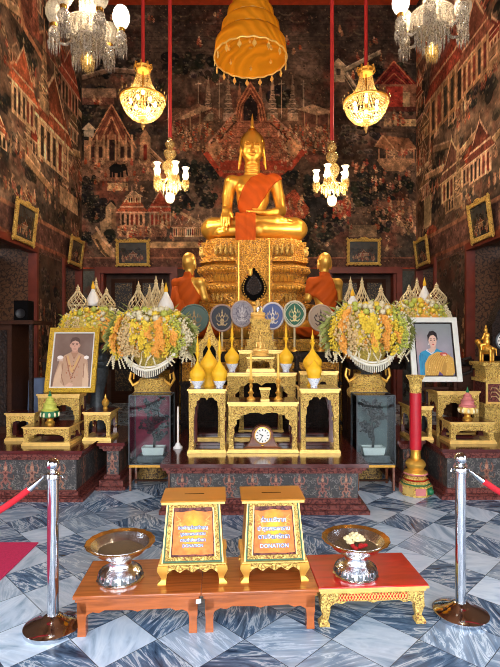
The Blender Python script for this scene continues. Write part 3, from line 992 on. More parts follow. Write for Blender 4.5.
def back_door(n, x0, x1):
    d = MB()
    t = .14
    d.box(x0 - t, x0, BY - .06, BY + .1, 0, ZD - .14).box(x1, x1 + t, BY - .06, BY + .1, 0, ZD - .14).box(x0 - t, x1 + t, BY - .06, BY + .1, ZD - .14, ZD + .02)
    d.box(x0, x0 + .06, BY + .0, BY + .25, 0, ZD - .14).box(x1 - .06, x1, BY, BY + .25, 0, ZD - .14)
    fr = structure('door_%d' % n, d, M['redpaint'])
    w = (x1 - x0 - .5) / 2
    for k in range(2):
        a = x0 + .22 + k * (w + .06)
        MB().box(a, a + w, BY + .12, BY + .2, 0, ZD - .26).build('door_leaf', M['plainwood'], fr)
        MB().box(a + .1, a + w - .1, BY + .10, BY + .13, .3, ZD - .36).build('leaf_panel', M['darkdoor'], fr)
        e = MB()
        for q0, q1 in ((a + .07, a + .1), (a + w - .1, a + w - .07)): e.box(q0, q1, BY + .09, BY + .12, .27, ZD - .33)
        e.box(a + .07, a + w - .07, BY + .09, BY + .12, ZD - .36, ZD - .33)
        e.build('leaf_moulding', M['plainwood'], fr)
back_door(1, L0, L1)
back_door(2, R0, R1)

# ---- side walls --------------------------------------------------------------
def side_wall(sgn, name, openings, windows):
    X = sgn * WX; XO = sgn * (WX + .9)
    a, b = min(X, XO), max(X, XO)
    w = MB()
    w.box(a, b, -2.0, BY, ZD + 2.6, ZC)
    cuts = sorted(openings + windows)
    y = -2.0
    for y0, y1 in cuts:
        w.box(a, b, y, y0, 0, ZD + 2.6)
        w.box(a, b, y0, y1, ZD, ZD + 2.6)
        y = y1
    w.box(a, b, y, BY, 0, ZD + 2.6)
    wall = structure(name, w, M['jamb'])
    # mural above the doors
    D0, ppm = 6.4, 50
    def T(x, yy):
        D = WX * F / max(1e-3, sgn * (x - CX))
        return ((D - D0) * ppm, (ZB1 - pz(yy, D)) * ppm)
    c = Canvas((BY - D0) * ppm, (ZB1 - ZB0) * ppm, T=T)
    ground(c, 30, (92, 68, 53), 50)
    random.seed(5 if sgn < 0 else 9)
    c.T = lambda d, z: ((d - D0) * ppm, (ZB1 - z) * ppm)      # now in metres, z upwards
    class Flip:                                                # motifs draw with y downwards
        pass
    c.T = lambda d, y_: ((d - D0) * ppm, (ZB1 + y_) * ppm)     # y_ = -z
    for _ in range(34): tree(c, random.uniform(D0, BY), -random.uniform(4, 9.6), random.uniform(.18, .4))
    for _ in range(22): rocks(c, random.uniform(D0, BY), -random.uniform(4, 9.6), random.uniform(.15, .35))
    for _ in range(22): house(c, random.uniform(D0, BY), -random.uniform(4.2, 8.6), random.uniform(.5, 1.0), random.uniform(.5, .9), None, None, random.choice([1, 2]))
    for _ in range(16):
        d, z = random.uniform(D0, BY), -random.uniform(4.2, 9)
        L = random.uniform(.5, 1.3)
        fence(c, [(d, z), (d + L, z + random.choice([0, .25, -.25]))], random.uniform(.09, .2), jit(random.choice(BEIGE)))
    for _ in range(7): spire(c, random.uniform(D0, BY), -random.uniform(4.5, 8), .3, random.uniform(.9, 1.5), (150, 116, 84))
    for _ in range(9):
        d, z = random.uniform(D0, BY), -random.uniform(4.6, 9.4); q = random.uniform(.3, .7)
        c.poly([(d, z), (d + q, z - q * .7), (d + 2 * q, z)], jit(random.choice(REDS)), .85, tex=.15)
        c.line([(d, z), (d + q, z - q * .7), (d + 2 * q, z)], .05, (168, 116, 82))
    for _ in range(80):
        d, z = random.uniform(D0, BY), -random.uniform(4.0, 9.6)
        crowd(c, d, z, d + .6, z + .2, 7, .14)
    # larger buildings seen on this wall
    if sgn < 0:
        c.poly([(8.15, -9.2), (8.25, -8.6), (8.9, -7.3), (9.6, -7.5), (9.3, -8.8)], (136, 70, 52), .8, tex=.2)
        c.line([(8.2, -8.7), (8.9, -7.35), (9.9, -7.2)], .12, (172, 112, 76))
        house(c, 10.3, -5.2, 2.0, 1.9, (140, 70, 46), (164, 122, 86)); house(c, 8.9, -5.6, 1.1, 1.3, (168, 74, 44), (156, 116, 84))
        house(c, 11.2, -6.9, 1.3, 1.3, (150, 60, 42), (150, 110, 80)); spire(c, 9.8, -6.2, .45, 1.9, (164, 124, 88)); spire(c, 10.9, -4.6, .4, 1.8, (150, 110, 80))
        c.rect(10.6, -5.0, 11.7, -4.6, (170, 134, 98), tex=.1)
    else:
        house(c, 10.2, -6.2, 2.2, 2.1, (142, 62, 46), (160, 112, 76)); house(c, 8.9, -6.3, 1.3, 1.5, (134, 76, 54), (158, 116, 80))
        fence(c, [(8.6, -5.4), (9.9, -5.2), (11.4, -5.4)], .14, (170, 128, 90)); house(c, 9.9, -4.5, 1.2, 1.1, (118, 76, 56), (166, 134, 92)); spire(c, 9.6, -4.2, .4, 1.6, (160, 122, 86))
        house(c, 8.7, -4.5, 1.0, 1.0, (126, 66, 48), (160, 118, 82)); c.poly([(10.6, -8.6), (11.2, -7.4), (9.2, -7.8), (9.0, -8.6)], (112, 58, 48), .7, tex=.2)
        c.rect(11.0, -4.9, 11.45, -4.2, (164, 138, 98)); c.ell(11.0, -3.9, .4, .3, (150, 60, 38), .8)
    c.rect(D0, -3.98, BY, -3.3, (94, 58, 49), .88, tex=.12)
    c.rect(D0, -4.02, BY, -3.94, (140, 88, 62)); c.rect(D0, -3.5, BY, -3.42, (128, 70, 48))
    weather(c, .34)
    xs = X - sgn * .004
    if sgn < 0:
        fn = lambda u, v: (xs + 0 * u, D0 + u * (BY - .005 - D0), ZB1 - v * (ZB1 - ZB0))
    else:
        fn = lambda u, v: (xs + 0 * u, D0 + u * (BY - .005 - D0), ZB1 - v * (ZB1 - ZB0))
    painted_sheet('mural', c, fn, M['mural'], wall)
    # painted pier between the two doorways
    y0, y1 = openings[-2][1], openings[-1][0]
    p = Canvas((y1 - y0) * 60, 3.2 * 60, (84, 66, 54)); ground(p, 30, (86, 66, 54), 44)
    for _ in range(26): tree(p, random.uniform(0, p.w), random.uniform(40, p.h), random.uniform(6, 13))
    for _ in range(14): rocks(p, random.uniform(0, p.w), random.uniform(0, 90), random.uniform(6, 14))
    crowd(p, 0, 60, p.w, 180, 40, 9)
    painted_sheet('pier_painting', p, lambda u, v: (xs + 0 * u, y0 + .1 + u * (y1 - y0 - .2), ZD - .06 - v * 3.2), M['mural'], wall)
    for y0, y1 in openings:
        fr = MB()
        x0, x1 = sorted((X - sgn * .05, X + sgn * .12))
        fr.box(x0, x1, y0 - .05, y0 + .02, 0, ZD - .08).box(x0, x1, y1 - .02, y1 + .05, 0, ZD - .08).box(x0, x1, y0 - .05, y1 + .05, ZD - .08, ZD + .05)
        n = door_n[0]; door_n[0] += 1
        dr = structure('door_%d' % n, fr, M['redpaint'])
        xa, xb = sorted((X + sgn * .78, X + sgn * .86))
        MB().box(xa, xb, y0 + .02, y1 - .02, 0, ZD - .1).build('door_leaf', M['darkdoor'], dr)
    for k, (y0, y1) in enumerate(windows):
        fr = MB()
        x0, x1 = sorted((X + sgn * .1, X + sgn * .3))
        for a_, b_ in ((y0, y0 + .1), (y1 - .1, y1), ((y0 + y1) / 2 - .05, (y0 + y1) / 2 + .05)): fr.box(x0, x1, a_, b_, 0, ZD)
        fr.box(x0, x1, y0, y1, ZD - .12, ZD).box(x0, x1, y0, y1, .9, 1.0)
        structure('window_%d' % (k + (1 if sgn < 0 else 4)), fr, M['redpaint'])
    return wall

door_n = [3]
side_wall(-1, 'wall_left', [(7.7, 9.38), (10.8, 11.9)], [(-.9, .7), (1.7, 3.1)])
side_wall(1, 'wall_right', [(7.6, 9.15), (10.75, 11.9)], [(-.9, .7), (1.7, 3.1)])
# entrance wall behind the camera: three tall doorways let the daylight in
wf = MB()
for a, b in ((-5.1, -3.9), (-2.1, -1.4), (1.4, 2.1), (3.9, 5.1)): wf.box(a, b, -2.4, -2.0, 0, 5.4)
wf.box(-5.1, 5.1, -2.4, -2.0, 5.4, ZC)
structure('wall_front', wf, M['outer'])
# ---------------------------------------------------------------- plinths with inlaid friezes
def frieze_canvas(wpx, hpx, step, seed):
    random.seed(seed)
    c = Canvas(wpx, hpx, (62, 60, 60))
    for _ in range(int(wpx * hpx / 40)):
        x, y = random.uniform(0, wpx), random.uniform(0, hpx)
        r = random.uniform(1.5, 4)
        a0 = random.uniform(0, 6)
        c.line([(x + r * math.cos(a0 + t), y + r * math.sin(a0 + t) * .9) for t in np.linspace(0, 4.4, 7)], .9, jit((118, 112, 104), 22), .9)
    x = step * .5
    while x < wpx:
        cy = hpx * .5
        col = jit((142, 92, 76), 10); dk = (84, 44, 38)
        k = hpx / 36.0
        c.poly([(x - 2.2 * k, cy - 9 * k), (x, cy - 16 * k), (x + 2.2 * k, cy - 9 * k)], col)
        c.ell(x, cy - 7.5 * k, 2.2 * k, 2.6 * k, (176, 124, 98))
        for sg in (-1, 1):
            c.line([(x + sg * 2 * k, cy - 3.5 * k), (x + sg * 6 * k, cy - 2 * k), (x + sg * 7.5 * k, cy - 8 * k), (x + sg * 5.5 * k, cy - 12 * k)], 1.5 * k, col)
            c.line([(x + sg * 1.5 * k, cy + 6 * k), (x + sg * 5.5 * k, cy + 9 * k), (x + sg * 3 * k, cy + 14 * k), (x + sg * 7 * k, cy + 15 * k)], 2.0 * k, col)
            c.line([(x + sg * 3 * k, cy + 3 * k), (x + sg * 9 * k, cy + 5 * k), (x + sg * 9.5 * k, cy)], 1.1 * k, jit((116, 84, 72), 8))
        c.poly([(x - 3.4 * k, cy - 4.5 * k), (x + 3.4 * k, cy - 4.5 * k), (x + 2 * k, cy + 1 * k), (x + 3.2 * k, cy + 7 * k), (x, cy + 11 * k), (x - 3.2 * k, cy + 7 * k), (x - 2 * k, cy + 1 * k)], col)
        c.ell(x, cy - 2 * k, 1.2 * k, 1.6 * k, dk); c.ell(x, cy + 5 * k, 1.3 * k, 2.2 * k, dk)
        x += step
    c.rect(0, 0, wpx, 1.5, (112, 58, 48)); c.rect(0, hpx - 2, wpx, hpx, (112, 58, 48))
    return c

def plinth(label, x0, x1, y0, y1, zt, step=26, group=None, sides=True, base=.13):
    cx, cy = (x0 + x1) / 2, (y0 + y1) / 2
    r = thing('altar_plinth', label, 'plinth', (cx, cy, 0), group=group)
    w, d = (x1 - x0) / 2, (y1 - y0) / 2
    MB().box(-w, w, -d, d, zt - .035, zt).build('top_slab', M['lacquer'], r)
    m = MB()
    m.box(-w + .02, w - .02, -d + .02, d - .02, zt - .065, zt - .035).box(-w + .05, w - .05, -d + .05, d - .05, zt - .10, zt - .065)
    m.build('cornice', M['maroon'], r)
    MB().box(-w + .085, w - .085, -d + .085, d - .085, base, zt - .10).build('body', M['darkwood'], r)
    b = MB()
    b.box(-w + .06, w - .06, -d + .06, d - .06, base - .03, base + .012).box(-w + .02, w - .02, -d + .02, d - .02, .03, base - .03).box(-w - .01, w + .01, -d - .01, d + .01, 0, .035)
    b.build('base_moulding', M['maroon'], r)
    zz0, zz1 = base + .012, zt - .10
    yf = -d + .083
    c = frieze_canvas(int((2 * w - .17) * 200), int((zz1 - zz0) * 200), step, int(abs(x0) * 100))
    painted_sheet('inlaid_frieze', c, lambda u, v: (-w + .085 + u * (2 * w - .17), yf + 0 * u, zz1 - v * (zz1 - zz0)), M['inlay'], r)
    if sides:
        for s in (-1, 1):
            c = frieze_canvas(int((2 * d - .17) * 130), int((zz1 - zz0) * 130), step, 3 + s)
            if s > 0: fn = lambda u, v: (w - .083 + 0 * u, -d + .085 + u * (2 * d - .17), zz1 - v * (zz1 - zz0))
            else: fn = lambda u, v: (-w + .083 + 0 * u, d - .085 - u * (2 * d - .17), zz1 - v * (zz1 - zz0))
            painted_sheet('inlaid_frieze', c, fn, M['inlay'], r)
    return r

PZ = .51
plinth('long low central plinth with dark red top carrying the gilt altar tables', px(160, 4.5), px(369, 4.5), 4.5, 6.32, .47, 44, base=.11)
plinth('wide inlaid plinth under the gold framed portrait of the man', -4.05, -1.67, 4.85, 6.3, PZ, 54, base=.075)
plinth('wide inlaid plinth under the white framed portrait of the woman', 1.96, 4.05, 4.92, 6.3, PZ, 54, base=.075)
plinth('narrow low plinth between the left glass case and the left wide plinth', -1.64, -1.34, 5.22, 6.25, PZ, 22)
plinth('narrow low plinth behind the tall crimson candle', 1.63, 1.935, 5.32, 6.25, PZ, 22)

# ---------------------------------------------------------------- gilt altar tables
def ogee(w0, w1, zt, zl, n=9):
    """half arch from the leg (x=w0, low) to the middle (x=0, high)"""
    q = [(0, 0), (.07, .22), (.05, .42), (.14, .56), (.13, .70), (.26, .78), (.28, .90), (.46, .93), (.56, 1.0), (.86, 1.0), (1, .93)]
    return [(w0 * (1 - fx), zl + (zt - zl) * fz) for fx, fz in q]

def apron_poly(W, ztop, zarch, zleg):
    L = ogee(W, 0, zarch, zleg)                     # right half, outside -> middle
    low = [(x, z) for x, z in L] + [(-x, z) for x, z in L[::-1][1:]]
    return [(-W, ztop), (W, ztop)] + low

def gilt_table(label, loc, w, d, h, rz=0.0, group=None, fine=True, arch=.55, base=True, name='gilt_altar_table', leg=None, frontonly=False):
    r = thing(name, label, 'table', loc, rz, group)
    g = M['goldfine'] if fine else M['goldcarve']
    t = min(.045, h * .12); lg = leg or min(.055, w * .14)
    hw, hd = w / 2, d / 2
    MB().box(-hw + .012, hw - .012, -hd + .012, hd - .012, h - t * .5, h).build('lacquer_top', M['lacquer'], r)
    e = MB()
    for z0, z1, o in ((h - t * .45, h - .003, 0), (h - t, h - t * .45, .012)):
        e.box(-hw + o, hw - o, -hd + o, -hd + o + .02, z0, z1).box(-hw + o, hw - o, hd - o - .02, hd - o, z0, z1)
        e.box(-hw + o, -hw + o + .02, -hd + o + .02, hd - o - .02, z0, z1).box(hw - o - .02, hw - o, -hd + o + .02, hd - o - .02, z0, z1)
    e.build('gilt_edge', M['goldedge'], r)
    bz = .035 if base else 0
    za = bz + (h - t - bz) * (1 - (1 - arch)); zl = bz + (h - t - bz) * arch * .35
    ins = .02
    for s in (-1, 1):
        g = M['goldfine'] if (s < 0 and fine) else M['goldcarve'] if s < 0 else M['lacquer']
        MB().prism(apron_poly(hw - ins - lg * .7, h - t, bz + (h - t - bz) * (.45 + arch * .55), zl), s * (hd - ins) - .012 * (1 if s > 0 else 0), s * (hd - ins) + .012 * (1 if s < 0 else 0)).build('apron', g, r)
        g = M['goldfine'] if fine else M['goldcarve']
        MB().prism(apron_poly(hd - ins - lg * .7, h - t, bz + (h - t - bz) * (.45 + arch * .55), zl), s * (hw - ins) - .012 * (1 if s > 0 else 0), s * (hw - ins) + .012 * (1 if s < 0 else 0), axis='x').build('apron', g, r)
    for sx in (-1, 1):
        for sy in (-1, 1):
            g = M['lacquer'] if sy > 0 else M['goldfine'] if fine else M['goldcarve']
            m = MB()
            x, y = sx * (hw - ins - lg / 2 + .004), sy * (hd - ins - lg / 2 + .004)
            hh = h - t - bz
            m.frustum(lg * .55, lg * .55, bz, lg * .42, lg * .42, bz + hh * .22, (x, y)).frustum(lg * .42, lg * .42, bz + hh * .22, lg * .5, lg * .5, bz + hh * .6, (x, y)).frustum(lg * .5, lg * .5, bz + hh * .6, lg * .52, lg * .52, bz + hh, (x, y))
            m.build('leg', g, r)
    if base:
        b = MB()
        for z0, z1, o in ((0, .02, 0), (.02, .035, .008)):
            q = .05
            b.box(-hw + o, hw - o, -hd + o, -hd + q, z0, z1).box(-hw + o, -hw + q, -hd + q, hd - q, z0, z1).box(hw - q, hw - o, -hd + q, hd - q, z0, z1)
        b.build('base_rail', M['goldedge'], r)
        MB().box(-hw + .05, hw - .05, hd - .05, hd - .01, 0, .03).build('rear_rail', M['lacquer'], r)
    return r

def table_at(label, x0, x1, D, zb, ytop, depth, **k):
    X0, X1 = px(x0, D), px(x1, D)
    return gilt_table(label, ((X0 + X1) / 2, D + depth / 2, zb), X1 - X0, depth, pz(ytop, D) - zb, **k)

G1 = 'gilt tables of the central altar'
CZ = .472
table_at('tall gilt altar table at the left end of the central row, yellow cones on top', 187, 226.5, 4.9, CZ, 389, .42, group=G1, arch=.86, leg=.05)
table_at('tall gilt altar table at the right end of the central row', 299.5, 341, 4.9, CZ, 388.5, .42, group=G1, arch=.86, leg=.05)
table_at('wide gilt altar table in the middle with the mantel clock beneath it', 227, 299, 4.92, CZ, 402, .4, group=G1, arch=.72, leg=.05)
table_at('gilt table standing behind the candlesticks, small golden Buddha stand on top', 226, 297, 5.5, CZ, 372.5, .36, group=G1, arch=.8)
G2 = 'gilt tables on the left plinth'
table_at('low broad gilt table in front on the left plinth, green tiered vessel on it', 21, 70, 5.07, PZ, 427, .42, group=G2, arch=.3)
table_at('tall gilt table holding up the gold framed portrait of the man', 36, 80, 5.56, PZ, 394, .27, group=G2, arch=.62)
table_at('small gilt table at the far left of the left plinth', 4, 35, 5.3, PZ, 413, .22, group=G2, arch=.6)
table_at('small gilt table at the right end of the left plinth', 82, 111, 5.32, PZ, 412, .36, group=G2, arch=.6)
G3 = 'gilt tables on the right plinth'
table_at('low broad gilt table in front on the right plinth, pink tiered vessel on it', 450, 497, 5.17, PZ, 422, .34, group=G3, arch=.3)
table_at('tall gilt table under the white framed portrait of the woman', 437, 481, 5.56, PZ, 391, .4, group=G3, arch=.62)
table_at('small gilt table just right of the tall crimson candle', 409, 434, 5.36, PZ, 406, .38, group=G3, arch=.6)

# ---------------------------------------------------------------- low tables in front
def low_table(label, loc, w, d, h, mat, rz, fancy=False):
    r = thing('low_offering_table', label, 'table', loc, rz, 'low tables in front')
    hw, hd = w / 2, d / 2
    t = .022
    bevel(MB().box(-hw, hw, -hd, hd, h - t, h).build('tabletop', mat, r), .006)
    tr = M['goldedge'] if fancy else mat
    e = MB().box(-hw + .012, hw - .012, -hd + .012, hd - .012, h - t - .018, h - t)
    e.build('edge_moulding', tr, r)
    if fancy:
        MB().box(-hw - .001, hw + .001, -hd - .001, hd + .001, h - t + .001, h - .008).build('gilt_band', M['goldedge'], r)
    za = h - t - .018
    ah = .055
    mt = M['goldfine'] if fancy else mat
    W = hw - .02
    def ap(W):
        q = [(-W, za), (W, za), (W, za - .10), (W - .045, za - .10), (W - .055, za - .075), (W - .085, za - .06), (W - .12, za - .066), (W - .15, za - ah + .004), (.03, za - ah), (0, za - ah - .01), (-.03, za - ah)]
        return q + [(-x, z) for x, z in q[2:8][::-1]]
    for s in (-1, 1):
        a, b = sorted((s * (hd - .02), s * (hd - .045)))
        MB().prism(ap(W), a, b).build('apron', mt, r)
        a, b = sorted((s * (hw - .02), s * (hw - .045)))
        MB().prism(ap(hd - .046), a, b, axis='x').build('apron', mt, r)
        if fancy:
            m = MB()                                 # red lattice panel let into the gilt apron
            yb = s * (hd - .018)
            n = 22
            ww = W - .10
            m.box(-ww, ww, min(yb, yb + s * .002), max(yb, yb + s * .002), za - .046, za - .010)
            rp = m.build('lattice_ground', M['redlac'], r)
            g = MB()
            for i in range(n):
                xa = -ww + 2 * ww * i / n; xb = -ww + 2 * ww * (i + 1) / n
                for q in ((za - .046, za - .010), (za - .010, za - .046)):
                    g.tube([(xa, yb + s * .003, q[0]), (xb, yb + s * .003, q[1])], .0022, 4)
            g.build('gilt_lattice', M['goldedge'], r)
    for sx in (-1, 1):
        for sy in (-1, 1):
            x, y = sx * (hw - .045), sy * (hd - .045)
            m = MB()
            if fancy:
                prof = [(.034, za - .09), (.034, za - .07), (.030, za - .11), (.02, za - .15), (.019, za - .165), (.026, .016), (.03, .008), (.024, 0)]
                rings = []
                for q, z in [(.025, za - .06), (.027, za - .09), (.022, za - .12), (.0165, .045), (.02, .028), (.029, .015), (.029, 0)]:
                    ox = sx * (.006 if z < .03 else -.004 if z < .08 else 0)
                    rings.append([(x + ox - q, y - q, z), (x + ox + q, y - q, z), (x + ox + q, y + q, z), (x + ox - q, y + q, z)])
                m.loft(rings[::-1])
            else:
                rings = []
                for q, z in [(.0225, 0), (.0225, .02), (.021, .06), (.025, za - .07), (.025, za)]:
                    rings.append([(x - q, y - q, z), (x + q, y - q, z), (x + q, y + q, z), (x - q, y + q, z)])
                m.loft(rings)
            m.build('leg', mt, r)
    return r

RZ = math.radians(3.4)
LT = low_table('varnished teak low table carrying the silver bowl of brown ash', (-.628, 2.878, 0), .70, .43, .235, M['teak'], RZ)
MT = low_table('varnished teak low table between the other teak table and the red table', (.052, 2.917, 0), .66, .43, .235, M['teak'], RZ)
RT = low_table('red topped low table with gilt carved legs and lattice apron', (.70, 2.968, 0), .64, .42, .232, M['redlac'], RZ, True)
MB().box(-.014, .014, -.001, .001, -.012, .012).build('paper_tag', M['white'], LT, (.336, -.21, .185)).rotation_euler = (0, 0, .2)

# ---------------------------------------------------------------- donation boxes with printed signs
def text_geo(s, size, bold=0.0):
    cu = bpy.data.curves.new('lettering', 'FONT')
    cu.body = s; cu.size = size; cu.align_x = 'CENTER'; cu.align_y = 'CENTER'; cu.offset = bold
    cu.resolution_u = 3
    o = bpy.data.objects.new('lettering', cu)
    COL.objects.link(o)
    dg = bpy.context.evaluated_depsgraph_get()
    me = bpy.data.meshes.new_from_object(o.evaluated_get(dg))
    vs = [tuple(v.co) for v in me.vertices]; fs = [tuple(p.vertices) for p in me.polygons]
    bpy.data.objects.remove(o); bpy.data.curves.remove(cu); bpy.data.meshes.remove(me)
    return vs, fs

def donation_box(label, loc, rz, lines, small):
    r = thing('donation_box', label, 'donation box', loc, rz, 'donation boxes on the low tables')
    zb, zt = .112, .44
    yb_, yt_ = -.15, -.062
    wb_, wt_ = .178, .155
    back = .15
    def FP(u, w, t=0.0):                             # u -1..1 across, w 0..1 up the sloping front, t out of it
        hw = wb_ + (wt_ - wb_) * w
        n = Vector((0, -(zt - zb), (yt_ - yb_) * 1.0)).normalized()
        p = Vector((u * hw, yb_ + (yt_ - yb_) * w, zb + (zt - zb) * w)) - Vector((0, 0, 0))
        return tuple(p + Vector((0, n.y, n.z)) * t)
    m = MB()
    m.add([(-wb_, yb_, zb), (wb_, yb_, zb), (wb_, back, zb), (-wb_, back, zb), (-wt_, yt_, zt), (wt_, yt_, zt), (wt_, back, zt), (-wt_, back, zt)],
          [(0, 3, 2, 1), (4, 5, 6, 7), (0, 1, 5, 4), (1, 2, 6, 5), (2, 3, 7, 6), (3, 0, 4, 7)])
    m.build('body', M['goldsoft'], r)
    def strip(mb, u0, u1, w0, w1, t0, t1):
        vs = [FP(u0, w0, t0), FP(u1, w0, t0), FP(u1, w1, t0), FP(u0, w1, t0), FP(u0, w0, t1), FP(u1, w0, t1), FP(u1, w1, t1), FP(u0, w1, t1)]
        mb.add(vs, [(0, 1, 2, 3), (4, 7, 6, 5), (0, 4, 5, 1), (1, 5, 6, 2), (2, 6, 7, 3), (3, 7, 4, 0)])
    b = MB()
    strip(b, -.9, -.76, .05, .96, 0, .012); strip(b, .76, .9, .05, .96, 0, .012); strip(b, -.76, .76, .90, .96, 0, .012); strip(b, -.76, .76, .05, .11, 0, .012)
    b.build('carved_border', M['goldfine'], r)
    gl = MB()
    strip(gl, -.955, -.90, .02, .985, 0, .006); strip(gl, .90, .955, .02, .985, 0, .006); strip(gl, -.90, .90, .965, .985, 0, .006); strip(gl, -.90, .90, .02, .045, 0, .006)
    gl.build('green_line', M['darkgreen'], r)
    for q0, q1 in ((-1.0, -.955), (.955, 1.0)):
        ed = MB(); strip(ed, q0, q1, 0, 1, 0, .008); ed.build('gilt_edge', M['goldedge'], r)
    for q0, q1 in ((-.76, -.72), (.72, .76)):
        ed = MB(); strip(ed, q0, q1, .11, .90, 0, .012); ed.build('recess_edge', M['goldedge'], r)
    rc = MB(); strip(rc, -.72, .72, .11, .90, 0, .002); rc.build('sign_recess', M['maroon'], r)
    # printed sign: orange paper, yellow in the middle, scalloped top and bottom
    c = Canvas(92, 108, (214, 116, 40))
    yy, xx = np.mgrid[0:108, 0:92]
    q = np.clip(1 - np.hypot((xx - 46) / 34, (yy - 50) / 62), 0, 1)[..., None] ** .8
    c.a = c.a * (1 - q) + np.array([240, 186, 28]) * q
    nz = fbm(108, 92, 9, 3)[..., None]; c.a += (nz - .5) * 46
    for sx in (-1, 1):
        for k in range(5): c.line([(46 + sx * (40 - k * 3), 12 + k * 7), (46 + sx * (30 - k * 2), 20 + k * 8), (46 + sx * (41 - k * 2), 26 + k * 9)], 1.3, (250, 190, 90), .8)
    for k in range(4): c.line([(46 - 12 + 3 * k, 16 + 3 * k), (46, 8 + 5 * k), (46 + 12 - 3 * k, 16 + 3 * k)], 1.4, (222, 150, 30), .8)
    def sheet(u, v):
        w0 = .14 + .004 * np.cos(u * PI * 4); w1 = .83 + .028 * np.exp(-((u - .5) / .09) ** 2) + .006 * np.cos(u * PI * 6)
        w = w1 + (w0 - w1) * v
        uu = -.68 + 1.36 * u
        hw = wb_ + (wt_ - wb_) * w
        n = Vector((0, -(zt - zb), (yt_ - yb_))).normalized()
        return (uu * hw, yb_ + (yt_ - yb_) * w + n.y * .004, zb + (zt - zb) * w + n.z * .004)
    sg = painted_sheet('sign_sheet', c, sheet, M['sign'], r)
    H = math.hypot(zt - zb, yt_ - yb_)
    for s, w, size in lines:
        vs, fs = text_geo(s, size, .0002)
        xs = [p[0] for p in vs]
        k = min(1.0, .19 / max(1e-6, (max(xs) - min(xs))))
        for nm, mat, th, off in (('letter_edge', M['letter'], .0052, .0022), ('lettering', M['letterblue'], .006, 0)):
            if off: vs2, fs2 = text_geo(s, size, .0002 + off)
            else: vs2, fs2 = vs, fs
            P = [FP(x * k / (wb_ + (wt_ - wb_) * w), w + y * k / H, th) for x, y, z in vs2]
            MB().add(P, fs2).build(nm, mat, sg, smooth=False)
    # lid
    bevel(MB().box(-.192, .192, -.09, .172, zt + .003, zt + .012).build('lid', M['lidgold'], r), .003)
    MB().box(-.186, .186, -.084, .168, zt - .012, zt + .004).build('lid_moulding', M['goldedge'], r)
    MB().box(-.06, .06, .035, .043, zt + .0122, zt + .0132).build('money_slot', M['black'], r)
    # skirt and legs
    W = .193
    ap = [(-W, zb), (W, zb), (W, zb - .045), (W - .05, zb - .05)] + [(W - .05 - (W - .05) * 2 * i / 30, zb - .034 - .009 * math.cos(i / 30 * PI * 8)) for i in range(1, 30)] + [(-W + .05, zb - .05), (-W, zb - .045)]
    MB().prism(ap, -.166, -.15).build('skirt', M['goldcarve'], r)
    MB().prism(ap, .15, .162).build('skirt', M['goldcarve'], r)
    aps = [(-.15, zb), (.15, zb), (.15, zb - .05), (.1, zb - .04), (-.1, zb - .04), (-.15, zb - .05)]
    for s in (-1, 1):
        a, b2 = sorted((s * W, s * (W - .014)))
        MB().prism(aps, a, b2, axis='x').build('skirt', M['goldcarve'], r)
    MB().box(-W, W, -.166, .162, zb - .006, zb + .006).build('plate', M['goldedge'], r)
    for sx in (-1, 1):
        for y in (-.145, .142):
            x = sx * (W - .024)
            rings = []
            for q, z, o in [(.028, zb - .004, 0), (.029, zb - .03, .003), (.02, zb - .06, -.002), (.0135, .03, -.006), (.016, .018, 0), (.023, .008, .006), (.023, 0, .006)]:
                rings.append([(x + sx * o - q, y - q, z), (x + sx * o + q, y - q, z), (x + sx * o + q, y + q, z), (x + sx * o - q, y + q, z)])
            MB().loft(rings[::-1]).build('leg', M['goldsoft'], r)
    return r

donation_box('gilt donation box whose orange sign has four lines of small lettering', (-.333, 2.94, .235), RZ,
             [('ขอเชิญร่วมทำบุญ', .57, .025), ('บูรณะพระอาราม', .47, .023), ('ตามกำลังศรัทธา', .37, .023), ('DONATION', .28, .022)], True)
donation_box('gilt donation box whose orange sign has large lettering ending in DONATION', (.140, 2.965, .235), RZ,
             [('ร่วมบริจาค', .67, .036), ('บำรุงพระอาราม', .53, .034), ('ตามจิตศรัทธา', .40, .034), ('DONATION', .25, .031)], False)

